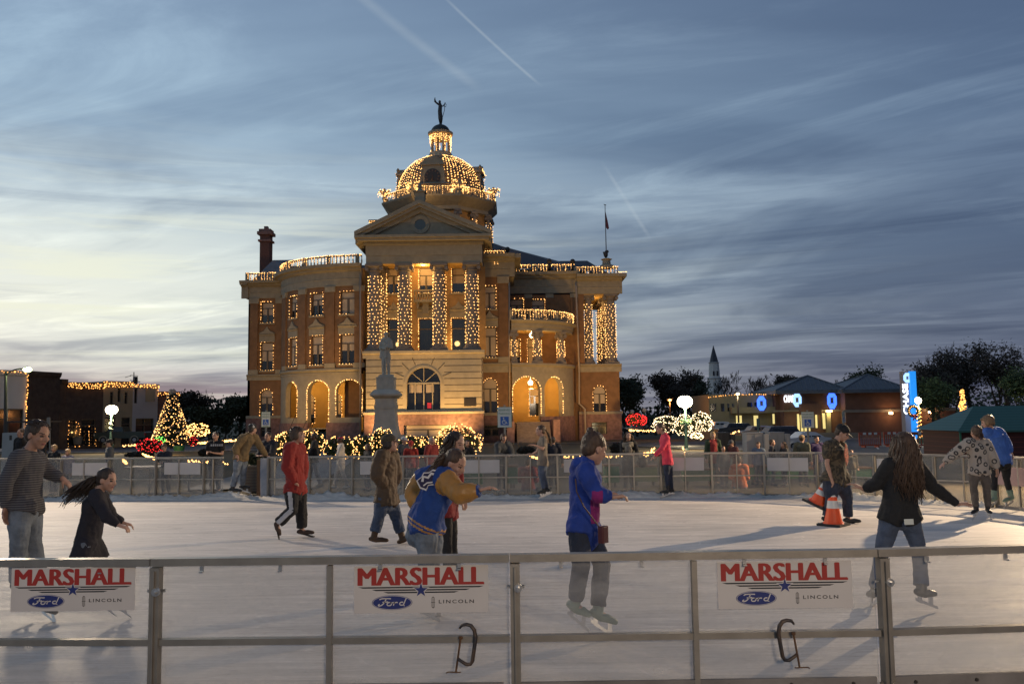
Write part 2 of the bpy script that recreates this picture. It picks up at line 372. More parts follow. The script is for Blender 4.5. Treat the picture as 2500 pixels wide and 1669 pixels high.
# the ice: worn, finely scratched
def icemat():
    m = bpy.data.materials.new('rink_ice'); m.use_nodes = True; t = m.node_tree; b = t.nodes['Principled BSDF']
    c = t.nodes.new('ShaderNodeTexCoord')
    def ns(sc, st, det, rot=0.0, dist=0.0):
        mp = t.nodes.new('ShaderNodeMapping'); mp.inputs['Scale'].default_value = st; mp.inputs['Rotation'].default_value = (0, 0, rot); t.links.new(c.outputs['Object'], mp.inputs[0])
        n = t.nodes.new('ShaderNodeTexNoise'); n.inputs['Scale'].default_value = sc; n.inputs['Detail'].default_value = det; n.inputs['Distortion'].default_value = dist; n.inputs['Roughness'].default_value = .65
        t.links.new(mp.outputs[0], n.inputs[0]); return n.outputs['Fac']
    def mp_(x, a, bb, lo, hi):
        r = t.nodes.new('ShaderNodeMapRange'); r.inputs[1].default_value = a; r.inputs[2].default_value = bb; r.inputs[3].default_value = lo; r.inputs[4].default_value = hi; t.links.new(x, r.inputs[0]); return r.outputs[0]
    def mu(a, bb):
        r = t.nodes.new('ShaderNodeMath'); r.operation = 'MULTIPLY'; t.links.new(a, r.inputs[0]); t.links.new(bb, r.inputs[1]); return r.outputs[0]
    A = ns(.45, (1, 1, 1), 6); B = ns(2.2, (.22, 2.4, 1), 8, .12, .6); Cc = ns(9, (.10, 2.6, 1), 4, -.35, .3); D = ns(7, (.12, 2.2, 1), 4, .6, .5)
    f = mu(mu(mp_(A, .3, .7, .84, 1.06), mp_(B, .3, .7, .76, 1.12)), mu(mp_(Cc, .35, .62, .84, 1.06), mp_(D, .35, .62, .90, 1.06)))
    def ridge(x, w, lo):                                 # thin blade marks where a noise crosses its middle value
        a = t.nodes.new('ShaderNodeMath'); a.operation = 'SUBTRACT'; a.inputs[1].default_value = .5; t.links.new(x, a.inputs[0]); bb = t.nodes.new('ShaderNodeMath'); bb.operation = 'ABSOLUTE'; t.links.new(a.outputs[0], bb.inputs[0])
        return mp_(bb.outputs[0], 0.0, w, lo, 1.0)
    R1 = ridge(ns(.8, (.5, 1.6, 1), 2, .3, .4), .006, 1.22); R2 = ridge(ns(1.3, (.5, 1.5, 1), 2, -.5, .5), .007, .80); R3 = ridge(ns(2.1, (.4, 1.2, 1), 1, 1.0, .3), .008, 1.16); R4 = ridge(ns(3.0, (.3, 1.6, 1), 1, .1, .3), .010, .84)
    f = mu(mu(f, mu(R1, R2)), mu(R3, R4))
    mx = t.nodes.new('ShaderNodeMix'); mx.data_type = 'RGBA'; mx.blend_type = 'MULTIPLY'; mx.inputs[0].default_value = 1; mx.inputs[6].default_value = (.76, .70, .645, 1)
    t.links.new(f, mx.inputs[7]); t.links.new(mx.outputs[2], b.inputs['Base Color'])
    t.links.new(mp_(B, .3, .7, .5, .75), b.inputs['Roughness']); b.inputs['Specular IOR Level'].default_value = .3
    bp = t.nodes.new('ShaderNodeBump'); bp.inputs['Strength'].default_value = .35; bp.inputs['Distance'].default_value = .012
    t.links.new(mu(Cc, B), bp.inputs['Height']); t.links.new(bp.outputs[0], b.inputs['Normal']); return m
M_ice = icemat()
# outline of the rink boards (plan), far side then right corner then near side
FARPX = [(-330, 22.0), (-200, 21.8), (-75, 21.5), (45, 21.25), (160, 21.05), (275, 20.9), (389, 20.75), (505, 20.6), (553, 20.55), (660, 20.4), (760, 20.3), (864, 20.15), (986, 20.0), (1109, 19.95), (1235, 19.9), (1359, 19.8), (1484, 19.75), (1609, 19.65), (1732, 19.6), (1859, 19.45), (1987, 19.1), (2126, 18.35), (2270, 17.5), (2420, 16.7), (2540, 15.7), (2680, 14.4), (2900, 12.6)]
FAR = [((px - 6 - CX) / FPX * Y, Y) for px, Y in FARPX] + [(9.9, 9.5)]
NEARY = 5.66
ice = [(x, y) for x, y in FAR] + [(9.6, NEARY + .35), (8.0, NEARY + .02), (-8.0, NEARY + .02), (-20, NEARY + .02)]
b = MB(); b.add([(x, y, .006) for x, y in ice], [tuple(range(len(ice)))]); b.build('ice', M_ice, kind='structure')
sheet('pavement_near', [(-20, -6), (12, -6), (12, NEARY - .02), (-20, NEARY - .02)], M_walk, z=0, up=.004)
M_snow = mat('scraped_snow', (.66, .62, .56), .8, var=.08, vs=6, bump=.9, bs=22)
def snowbank(pts, seed, hmax=.14, wd=.34, inward=-1):
    rnd = random.Random(seed); b = MB(); n = 9; rows = []
    P = [V((x, y, 0)) for x, y in pts]
    samp = []
    for i in range(len(P) - 1):
        k = max(2, int((P[i + 1] - P[i]).length / .06))
        for j in range(k): samp.append((P[i].lerp(P[i + 1], j / k), (P[i + 1] - P[i]).normalized()))
    for p, t in samp:
        nrm = V((t.y, -t.x, 0)) * (1 if inward < 0 else -1); row = []
        hh = hmax * (.25 + 1.1 * max(0, mnoise.noise(p * 1.1 + V((seed, 0, 0))) + .35)); ww = wd * (.6 + .9 * abs(mnoise.noise(p * .7 + V((0, seed, 0)))))
        for k in range(n):
            s = k / (n - 1); q = p + nrm * (.03 + s * ww)
            z = hh * (1 - s) ** .8 * min(1, (k + .6) / 1.0) + (.085 * abs(mnoise.noise(q * 8)) + .07 * mnoise.noise(q * 19) + .03 * mnoise.noise(q * 47)) * (1 - s * .75)
            row.append(V((q.x, q.y, max(-.01, z) if k < n - 1 else -.012)))
        rows.append(row)
    vs = [q for r in rows for q in r]; fs = []
    for i in range(len(rows) - 1):
        for k in range(n - 1):
            a = i * n + k; fs.append((a, a + 1, a + n + 1, a + n))
    b.add(vs, fs); return b.build('snow', M_snow, smooth=True, kind='stuff', label='scraped snow heaped along the foot of the far rink boards', cat='snow')
snowbank(FAR[:-4], 3)

# ------------------------------------------------------------------ rink boards
RAIL = .98
M_poly = glassmat('scuffed_clear_panel_near', (.98, .98, .98), .12, .05, .12)
M_polyf = glassmat('scuffed_clear_panel_far', (.93, .93, .92), .10, .05, .2, hazecol=(.6, .58, .54))
M_kick = mat('kick_plate', (.20, .18, .165), .6, var=.25, vs=3, bump=.3, bs=20)
def panel_section(name, a, c, label, group, far=False, big=(True, True), clips=True):
    """one section of rink boards between plan points a and c: frame, clear sheets, kick plate, bolts"""
    a = V((*a, 0)); c = V((*c, 0)); t = (c - a); Ln = t.length; t.normalize(); n = V((-t.y, t.x, 0)); up = V((0, 0, 1)); ax = (t, n, up)
    e = empty(name, tuple(a), label, 'rink barrier', group); s = .022
    f = MB(); P = lambda u, z, d=0: a + t * u + n * d + up * z
    f.obox(P(Ln / 2, RAIL), ax, (Ln / 2 - .002, .038, .019 if far else .024)); f.build('top_rail', M_alu, e)
    f = MB(); f.obox(P(Ln / 2, .475, -.012), ax, (Ln / 2 - .002, .026, .013 if far else .020)); f.build('middle_rail', M_alu, e)
    for k, (u0, bg) in enumerate(((0.0, big[0]), (Ln / 2, False), (Ln, big[1]))):
        if k == 2 and not big[1]: continue
        if k == 0 and not big[0]: continue
        f = MB(); hw = (.031 if bg else .017) * (.7 if far else 1)
        uu = min(max(u0, hw + .004), Ln - hw - .004) if k else hw + .004
        if k == 2: continue
        f.obox(P(uu, RAIL / 2 - .02, -.02), ax, (hw, .034 if bg else .024, RAIL / 2 - .012))
        if bg:
            f.obox(P(uu, RAIL / 2 - .02, -.062), ax, (.006, .010, RAIL / 2 - .03))
        f.build('post', M_alu, e)
        if bg and not far:
            for z in (.80, .16):
                g = MB(); g.tube([P(uu + hw * .6, z, -.055), P(uu + hw * .6, z, -.078)], .026, 12); g.tube([P(uu + hw * .6, z, -.078), P(uu + hw * .6, z, -.105)], .011, 6); g.tube([P(uu - hw - .022, z, -.02), P(uu + hw + .03, z, -.02)], .010, 6)
                g.build('bolt', M_steel if z > .5 else M_alu, e, smooth=False)
    f = MB(); f.obox(P(Ln / 2, .485, .022), ax, (Ln / 2 - .006, .003, .470)); f.build('clear_panel', M_polyf if far else M_poly, e)
    f = MB(); f.obox(P(Ln / 2, .11 if not far else .035, -.03), ax, (Ln / 2 - .045, .012, .095 if not far else .03)); f.build('kick_plate', M_kick, e)
    if not far:
        for u in [Ln * k / 6 + Ln / 12 for k in range(6)]:
            g = MB(); g.tube([P(u, .17, -.042), P(u, .17, -.052)], .011, 8); g.build('rivet', M_dark, e)
        for u in (Ln * .14, Ln * .36, Ln * .64, Ln * .86):
            g = MB(); g.obox(P(u, RAIL - .045, -.006), ax, (.011, .008, .014)); g.obox(P(u, RAIL - .066, -.014), ax, (.011, .016, .004)); g.build('clip', M_steel, e)
    return e
# near side: the pixel columns of the posts are 375, 1258 and 2165 (double posts), singles half way
def xn(px, py=1480): return Xa(px, py, NEARY - .04)
pn = [-4.77, xn(377) - .035, xn(1258) - .035, xn(2163) - .035, xn(2163) + 2.4]
yn = [NEARY + .12, NEARY, NEARY - .02, NEARY, NEARY + .18]
nl = ['near rink barrier section at the left edge carrying the leftmost dealership banner', 'near rink barrier section between the left and middle double posts with centre banner', 'near rink barrier section between the middle and right double posts with right banner', 'near rink barrier section at the right edge without any banner']
for i in range(4): panel_section('rink_barrier', (pn[i], yn[i]), (pn[i + 1], yn[i + 1]), nl[i], 'rink barrier sections on the near side')
desc = {3: 'at the left edge of the photo', 4: 'beside the hand of the striped sweater man', 5: 'in front of the capped man in the grey hoodie', 6: 'in front of the stooping man', 7: 'in front of the man in the black T-shirt', 9: 'right of the gate, behind the red sweatshirt man', 10: 'in front of the white outfit walker', 11: 'behind the brown jacket man', 12: 'below the man in the red shirt',
        13: 'behind the varsity jacket girl', 14: 'right below the leaning hooded woman', 15: 'right of the grey T-shirt skater', 16: 'below the scarf woman', 17: 'right of the pink jacket skater', 18: 'in front of the seated orange shirt person', 19: 'left of the man carrying cones', 20: 'behind the man carrying cones', 21: 'behind the long haired girl in black',
        22: 'behind the peace sign sweater child', 23: 'at the right edge of the photo'}
for i in range(2, 26):
    if i == 8: continue                                # the open gate
    dsc = desc.get(i, 'out of the frame beyond the ' + ('left' if i < 3 else 'right') + ' edge, section ' + str(i))
    panel_section('rink_barrier', FAR[i], FAR[i + 1], 'far rink barrier section ' + dsc, 'rink barrier sections on the far side', far=True)

# banners: lettering, wings, star, oval
M_vinyl = mat('banner_vinyl', (.60, .56, .53), .55, var=.03, vs=5)
M_red = mat('banner_red', (.36, .028, .022), .6); M_ink = mat('banner_black', (.02, .022, .028), .6); M_blue = mat('banner_blue', (.018, .03, .16), .6)
def text_mesh(name, body, size, m, parent, loc, ax, ay, bold=0.0, sx=1.0, depth=.0008, align='LEFT', spacing=1.0, fitw=None):
    cu = bpy.data.curves.new(name, 'FONT'); cu.body = body; cu.size = size; cu.offset = bold; cu.extrude = depth; cu.align_x = align; cu.space_character = spacing; cu.resolution_u = 3
    o = bpy.data.objects.new(name, cu); COL.objects.link(o); bpy.context.view_layer.update()
    me = bpy.data.meshes.new_from_object(o.evaluated_get(bpy.context.evaluated_depsgraph_get())); bpy.data.objects.remove(o)
    xs = [v.co.x for v in me.vertices]; k = sx
    if fitw: k = fitw / (max(xs) - min(xs))
    x0 = min(xs) if align == 'LEFT' else 0
    ax, ay = V(ax), V(ay); an = ax.cross(ay)
    for v in me.vertices: v.co = V(loc) + ax * ((v.co.x - x0) * k) + ay * v.co.y + an * v.co.z
    me.materials.clear(); me.materials.append(m)
    q = bpy.data.objects.new(name, me); COL.objects.link(q)
    if parent is not None: q.parent = parent; q.matrix_parent_inverse = parent.matrix_basis.inverted()
    return q
def strip(b, pts, wd, o, ax, ay, an, h=.0008):
    """a pen stroke: flat ribbon along 2-D points"""
    P = [V((p[0], p[1], 0)) for p in pts]; Lf = []; Rt = []
    for i, p in enumerate(P):
        t = (P[min(i + 1, len(P) - 1)] - P[max(i - 1, 0)]).normalized(); n = V((-t.y, t.x, 0)); k = wd * (1 if not isinstance(pts[i], tuple) or len(pts[i]) < 3 else pts[i][2])
        Lf.append(p + n * k); Rt.append(p - n * k)
    for i in range(len(P) - 1): b.prism([(q.x, q.y) for q in (Lf[i], Lf[i + 1], Rt[i + 1], Rt[i])][::-1], o, ax, ay, an, h)
def bez(p0, p1, p2, p3, n=8):
    return [tuple((1 - t) ** 3 * a + 3 * (1 - t) ** 2 * t * b_ + 3 * (1 - t) * t * t * c + t ** 3 * d for a, b_, c, d in zip(p0, p1, p2, p3)) for t in [i / n for i in range(n + 1)]]
def banner(x0px, x1px, ytop, label):
    x0, x1 = xn(x0px), xn(x1px); W = x1 - x0; S = W / .89
    zt = Za((x0px + x1px) / 2, ytop, NEARY - .03); y = NEARY - .006; H = .305 * S
    nx = 14; b = MB(); th = .0015
    for i in range(nx):                                # slightly rippled sheet
        u0, u1 = x0 + W * i / nx, x0 + W * (i + 1) / nx
        b.add([(u0, y, zt - H), (u1, y, zt - H), (u1, y, zt), (u0, y, zt), (u0, y + th, zt - H), (u1, y + th, zt - H), (u1, y + th, zt), (u0, y + th, zt)], [(0, 1, 2, 3), (7, 6, 5, 4)])
    e = b.build('banner', M_vinyl, None, label=label, cat='banner', group='dealership banners on the near rink barrier')
    ax = V((1, 0, 0)); ay = V((0, 0, 1)); an = V((0, -1, 0)); o = V((x0, y - .0004, zt))
    for k_ in (-2, -1, 0, 1, 2): text_mesh('banner_lettering', 'MARSHALL', .163 * S, M_red, e, o + ax * (.031 * S + k_ * .0043 * S) - ay * (.124 - .003 * (k_ % 2)) * S + an * (.0003 * (k_ + 2)), ax, ay, fitw=.824 * S)
    b = MB(); w = .832 * S; cx = .444 * S
    for k, (hw, zz) in enumerate(((.416, .134), (.328, .151), (.250, .167))):
        b.prism([(cx - hw * S, -zz * S), (cx - (hw - .03) * S, -(zz + .009) * S), (cx + (hw - .03) * S, -(zz + .009) * S), (cx + hw * S, -zz * S)], o, ax, ay, an, .0006)
    b.build('wing_stripes', M_ink, e)
    def star(r, z): return [(cx + r * S * (1 if i % 2 == 0 else .40) * math.sin(math.pi * i / 5), -.158 * S + r * S * (1 if i % 2 == 0 else .40) * math.cos(math.pi * i / 5)) for i in range(10)]
    b = MB(); b.prism(star(.060, 0), o + an * .0008, ax, ay, an, .0004); b.build('star_outline', M_vinyl, e)
    b = MB(); b.prism(star(.047, 0), o + an * .0014, ax, ay, an, .0004); b.build('star', M_blue, e)
    ov = lambda rx, rz: [(.252 * S + rx * S * math.cos(2 * math.pi * i / 40), -.236 * S + rz * S * math.sin(2 * math.pi * i / 40)) for i in range(40)]
    b = MB(); b.prism(ov(.134, .048), o, ax, ay, an, .0004); b.build('oval_rim', M_blue, e)
    b = MB(); b.prism(ov(.130, .0455), o + an * .0005, ax, ay, an, .0004); b.build('oval_line', M_vinyl, e)
    b = MB(); b.prism(ov(.1265, .0425), o + an * .001, ax, ay, an, .0004); b.build('oval', M_blue, e)
    # script word in the oval, drawn as pen strokes
    b = MB(); q = lambda p: (.160 * S + p[0] * .180 * S, -.262 * S + p[1] * .056 * S)
    st = [bez((.05, .80), (.10, 1.0), (.25, .95), (.47, .93)), bez((.30, .93), (.25, .6), (.20, .2), (.06, .10)), bez((.06, .10), (.0, .05), (-.02, .25), (.06, .28)), [(.16, .52), (.36, .56)],
          bez((.42, .50), (.30, .50), (.30, .10), (.40, .12)), bez((.40, .12), (.52, .14), (.52, .50), (.42, .50)), bez((.44, .48), (.50, .42), (.56, .46), (.60, .52)),
          [(.60, .52), (.56, .12)], bez((.58, .36), (.64, .52), (.68, .52), (.72, .46)), bez((.92, .50), (.76, .62), (.74, .06), (.90, .18)), [(1.04, 1.0), (.915, .12), (.98, .10)]]
    for s_ in st: strip(b, [q(p) for p in s_], .0036 * S, o + an * .0015, ax, ay, an, .0004)
    b.build('script_lettering', M_vinyl, e)
    text_mesh('maker_lettering', 'LINCOLN', .032 * S, M_ink, e, o + ax * .562 * S - ay * .244 * S, ax, ay, bold=.0003, spacing=1.35, fitw=.232 * S)
    b = MB(); cxx = .524 * S; cz = -.238 * S                 # upright rounded frame with a cross in it
    for (a_, c_) in (((-.008, -.030), (-.008, .030)), ((.008, -.030), (.008, .030)), ((0, -.036), (0, .036)), ((-.013, 0), (.013, 0)), ((-.008, -.030), (0, -.037)), ((.008, -.030), (0, -.037)), ((-.008, .030), (0, .037)), ((.008, .030), (0, .037))):
        strip(b, [(cxx + a_[0] * S, cz + a_[1] * S), (cxx + c_[0] * S, cz + c_[1] * S)], .0014 * S, o, ax, ay, an, .0005)
    b.build('emblem', M_ink, e)
banner(18, 323, 1386, 'white banner with red MARSHALL lettering, leftmost on the near barrier')
banner(862, 1192, 1382, 'white banner with red MARSHALL lettering at the centre of the near barrier')
banner(1757, 2088, 1371, 'white banner with red MARSHALL lettering, rightmost on the near barrier')

# blank backs of the banners on the far boards
M_back = mat('banner_back', (.50, .47, .45), .7, var=.04, vs=4)
def on_far(px):                                     # where the far boards cross a pixel column
    r = ray(px, 1160); k = r.x / r.y
    for (ax_, ay_), (bx, by) in zip(FAR, FAR[1:]):
        d0, d1 = ax_ - k * ay_, bx - k * by
        if d0 <= 0 <= d1 and d1 != d0:
            s = -d0 / (d1 - d0); return V((ax_ + (bx - ax_) * s, ay_ + (by - ay_) * s, 0))
    return V((k * 20, 20, 0))
for x0, x1, y0, y1, lb in [(177, 262, 1129, 1159, 'left of the ponytail girl'), (402, 490, 1128, 1157, 'in front of the stooping man'), (880, 972, 1125, 1157, 'behind the brown jacket man'), (1128, 1220, 1122, 1154, 'beside the girl in the varsity jacket'),
        (1377, 1470, 1120, 1152, 'behind the blue hoodie skater'), (1628, 1719, 1116, 1148, 'right of the pink jacket skater'), (1874, 1974, 1116, 1148, 'left of the cone carrying man'), (2143, 2252, 1118, 1153, 'behind the long haired girl in black')]:
    A = on_far(x0); B = on_far(x1); t = (B - A).normalized(); n = V((t.y, -t.x, 0)); zt = Za((x0 + x1) / 2, y0, A.y); zb = Za((x0 + x1) / 2, y1, A.y)
    b = MB(); b.obox((A + B) / 2 + n * .02 + V((0, 0, (zt + zb) / 2)), (t, n, V((0, 0, 1))), ((B - A).length / 2, .004, (zt - zb) / 2))
    b.build('banner', M_back, label='blank grey banner back on the far barrier ' + lb, cat='banner', group='banners on the far rink barrier')
# advertising panel inside the right corner and white oval sticker
b = MB(); A = on_far(2480) + V((0, -.03, .62)); t = (on_far(2500) - on_far(2440)).normalized(); b.obox(A + V((-.03, 0, 0)), (t, V((t.y, -t.x, 0)), V((0, 0, 1))), (.55, .005, .17)); e = b.build('banner', mat('pinkish_banner', (.42, .28, .26), .7), label='pink and white banner at the right edge of the far barrier', cat='banner')

# C-clamps
def clamp(name, px0, flip, label):
    X = lambda px: xn(px); y = NEARY - .075
    e = empty(name, (X(px0), y, .2), label, 'clamp', 'clamps on the near rink barrier')
    P = lambda px, py: V((X(px0 + flip * (px - 1150)), y, Za(1150, py, y)))
    b = MB(); m = mat('blackened_iron', (.025, .027, .035), .45, var=.5, vs=25, col2=(.10, .06, .035), bump=.3, bs=60)
    path = [P(1122, 1533), P(1128, 1525), P(1140, 1523), P(1150, 1526), P(1158, 1537), P(1161, 1555), P(1157, 1585), P(1153, 1612), P(1148, 1620), P(1139, 1621), P(1128, 1614), P(1117, 1606)]
    b.tube(path, [.008, .014, .016, .017, .018, .018, .017, .017, .016, .016, .014, .014], 8, ref=(0, 1, 0), ratio=.75); b.build('clamp_frame', m, e, smooth=True)
    ms = mat('rusty_screw', (.13, .065, .03), .7, metal=.3, var=.4, vs=30)
    b = MB(); b.tube([P(1125, 1555), P(1113, 1638)], .0065, 8); b.tube([P(1125, 1552), P(1124.6, 1558)], .014, 8); b.build('screw', ms, e)
    b = MB(); b.tube([P(1089, 1641), P(1094, 1638.5), P(1120, 1639.5), P(1125, 1639)], .004, 6); b.build('tommy_bar', ms, e)
clamp('c_clamp', 1150, 1, 'black C-clamp with rusty screw hanging beneath the centre banner')
clamp('c_clamp', 1905, -1, 'black C-clamp with rusty screw hanging beneath the rightmost banner')

# ------------------------------------------------------------------ courthouse
CH = empty('courthouse', (-9.9, 107, -1.3), 'large orange brick courthouse with portico and dome, outlined in warm string lights', 'courthouse')
AX = -9.9; YP, YW, YB, YD = 95.0, 107.0, 100.0, 122.0     # portico, wings, block behind portico, dome axis
GZ = -1.6
def plane(y0): return lambda u, z, d: V((u, y0 + d, z))
def arc(cx, cy, rx, ry, a0, a1, Lg):                    # u 0..Lg runs from angle a0 to a1 (degrees), d inward
    def f(u, z, d):
        a = math.radians(a0 + (a1 - a0) * u / Lg); return V((cx + (rx - d) * math.cos(a), cy + (ry - d) * math.sin(a), z))
    return f
def find_u(f, px, Lg):                                  # position on a curved wall that lies in a pixel column (at mid height)
    best = min(range(201), key=lambda i: abs(CX + (lambda p: FPX * p.x / p.y)(f(Lg * i / 200, 0, 0)) - px)); return Lg * best / 200
def facade(b, f, u0, u1, z0, z1, holes, rev=.35, du=None):
    """wall sheet with real openings; a hole is (centre, width, z bottom, z top, arched)"""
    us = {u0, u1}; zs = {z0, z1}
    for (c, wd, a, t, ar) in holes: us |= {c - wd / 2, c + wd / 2}; zs |= {a, t}
    if du:
        k = int((u1 - u0) / du); us |= {u0 + (u1 - u0) * i / k for i in range(1, k)}
    us = sorted(x for x in us if u0 - 1e-6 <= x <= u1 + 1e-6); zs = sorted(x for x in zs if z0 - 1e-6 <= x <= z1 + 1e-6)
    for i in range(len(us) - 1):
        for j in range(len(zs) - 1):
            cu, cz = (us[i] + us[i + 1]) / 2, (zs[j] + zs[j + 1]) / 2
            if us[i + 1] - us[i] < 1e-5: continue
            if any(abs(cu - c) < wd / 2 and a < cz < t for (c, wd, a, t, ar) in holes): continue
            b.add([f(us[i], zs[j], 0), f(us[i + 1], zs[j], 0), f(us[i + 1], zs[j + 1], 0), f(us[i], zs[j + 1], 0)], [(0, 1, 2, 3)])
    for (c, wd, a, t, ar) in holes:
        path = outline(c, wd, a, t, ar)
        for p, q in zip(path, path[1:] + path[:1]):
            b.add([f(p[0], p[1], 0), f(q[0], q[1], 0), f(q[0], q[1], rev), f(p[0], p[1], rev)], [(0, 3, 2, 1)])
        if ar:
            r = wd / 2; zc_ = t - r; n = 10
            for sg in (-1, 1):
                for k in range(n):
                    a0, a1 = math.pi / 2 * k / n, math.pi / 2 * (k + 1) / n
                    p0 = (c + sg * r * math.cos(a0), zc_ + r * math.sin(a0)); p1 = (c + sg * r * math.cos(a1), zc_ + r * math.sin(a1))
                    b.add([f(p0[0], p0[1], 0), f(p0[0], t, 0), f(p1[0], t, 0), f(p1[0], p1[1], 0)], [(0, 1, 2, 3) if sg < 0 else (3, 2, 1, 0)])
def outline(c, wd, a, t, ar, n=8):
    r = wd / 2
    if not ar: return [(c - r, a), (c + r, a), (c + r, t), (c - r, t)]
    return [(c - r, a), (c + r, a)] + [(c + r * math.cos(math.pi * k / (2 * n)), t - r + r * math.sin(math.pi * k / (2 * n))) for k in range(2 * n + 1)]
def bulbs(b, pts, sp=.24, r=.05, jit=.03, closed=False):
    """little lamps every sp metres along a line of points"""
    pts = [V(p) for p in pts]
    if closed: pts = pts + pts[:1]
    acc = 0
    for p, q in zip(pts, pts[1:]):
        Ls = (q - p).length
        while acc < Ls:
            c = p.lerp(q, acc / max(Ls, 1e-6)); acc += sp * random.choice((0, 0, 0, .35, -.3)) 
            if random.random() > .05: b.octa((c.x + random.uniform(-jit, jit), c.y + random.uniform(-jit, jit), c.z + random.uniform(-jit, jit)), r * random.uniform(.6, 1.25))
            acc += sp
        acc -= Ls
def band(b, f, u0, u1, prof, du=None, n=None):
    """moulding that follows a wall: prof = [(out, z), ...]"""
    n = n or (max(1, int((u1 - u0) / du)) if du else 1); k = len(prof); vs = []
    for i in range(n + 1):
        for (o, z) in prof: vs.append(f(u0 + (u1 - u0) * i / n, z, -o))
    fs = [(i * k + j, (i + 1) * k + j, (i + 1) * k + j + 1, i * k + j + 1) for i in range(n) for j in range(k - 1)]
    fs += [tuple(range(k - 1, -1, -1)), tuple(n * k + j for j in range(k))]; b.add(vs, fs)
def cornice(f, u0, u1, z, h=2.0, out=1.0, du=None, name='cornice', m=None):
    b = MB(); band(b, f, u0, u1, [(-.1, z), (.12, z), (.12, z + h * .30), (.16, z + h * .34), (.10, z + h * .36), (.10, z + h * .66), (out * .45, z + h * .74), (out * .5, z + h * .82), (out * .92, z + h * .86), (out, z + h), (-.1, z + h + .04)], du); return b.build(name, m or M_trim, CH)
def window(f, c, wd, a, t, ar=False, rev=.35, split=True, lights=True, blinds=None, dark=False, hood=False, sill=True, lsp=.38):
    e = MB(); fw = .09; d0 = rev * .72
    P = lambda u, z, d: f(u, z, d)
    def bar(ua, ub, za, zb, d=d0, dd=.08):
        e.add([P(ua, za, d), P(ub, za, d), P(ub, zb, d), P(ua, zb, d), P(ua, za, d + dd), P(ub, za, d + dd), P(ub, zb, d + dd), P(ua, zb, d + dd)], [(0, 1, 2, 3), (1, 5, 6, 2), (5, 4, 7, 6), (4, 0, 3, 7), (3, 2, 6, 7), (4, 5, 1, 0)])
    r = wd / 2; tt = t - r if ar else t
    bar(c - r, c - r + fw, a, tt); bar(c + r - fw, c + r, a, tt); bar(c - r + fw, c + r - fw, a, a + fw)
    if not ar: bar(c - r + fw, c + r - fw, tt - fw, tt)
    zt = a + (t - a) * .70; bar(c - r + fw, c + r - fw, zt - .06, zt + .06, d0 - .02)
    if split: bar(c - .11, c + .11, a + fw, zt - .06, d0 - .015)
    w_ = e.build('window', M_frame, CH)
    g = MB(); po = outline(c, wd, a, t, ar); g.add([P(u, z, rev - .03) for u, z in po], [tuple(range(len(po)))]); g.build('pane', M_pane, w_)
    bl = blinds if blinds is not None else random.choice([.0, .45, .5, .62])
    if bl >= 0:                                         # blinds hang behind the sashes
        g = MB(); zb = a + (zt - a) * bl
        for (ua, ub) in ((c - r + fw, c - .11), (c + .11, c + r - fw)) if split else ((c - r + fw, c + r - fw),):
            g.add([P(ua, zb + fw, rev - .06), P(ub, zb + fw, rev - .06), P(ub, zt, rev - .06), P(ua, zt, rev - .06)], [(0, 1, 2, 3)])
        if not dark:
            if ar:
                po2 = [(u, z) for u, z in outline(c, wd - .1, a, t - .04, True) if z > zt] ; po2 = [(c + r - .05, zt + .06)] + po2 + [(c - r + .05, zt + .06)]
                g.add([P(u, z, rev - .06) for u, z in po2], [tuple(range(len(po2)))])
            else: g.add([P(c - r + fw, zt + .06, rev - .06), P(c + r - fw, zt + .06, rev - .06), P(c + r - fw, tt - fw, rev - .06), P(c - r + fw, tt - fw, rev - .06)], [(0, 1, 2, 3)])
        g.build('blind', M_blind, w_)
    if sill:
        g = MB(); band(g, f, c - r - .2, c + r + .2, [(0, a - .22), (.16, a - .22), (.18, a - .03), (0, a - .02)]); g.build('sill', M_trim, w_)
    if hood:                                            # stone surround with a little broken gable
        g = MB(); band(g, f, c - r - .22, c + r + .22, [(0, t + .05), (.10, t + .05), (.10, t + .85), (.22, t + .92), (.25, t + 1.05), (0, t + 1.1)])
        q = [(c - r - .3, t + 1.1), (c + r + .3, t + 1.1), (c + r * .5, t + 1.45), (c + .3, t + 1.55), (c, t + 2.0), (c - .3, t + 1.55), (c - r * .5, t + 1.45)]
        g.add([P(u, z, -.2) for u, z in q] + [P(u, z, 0) for u, z in q], [tuple(range(7))] + [(i, (i + 1) % 7, 7 + (i + 1) % 7, 7 + i) for i in range(7)]); g.build('hood', M_trim, w_)
    if lights:
        g = MB(); ol = outline(c, wd + .1, a - .02, t + .06, ar); bulbs(g, [P(u, z, -.07) for u, z in ol], lsp, .048, .025, closed=True); g.build('light_string', BULB, w_)
    return w_
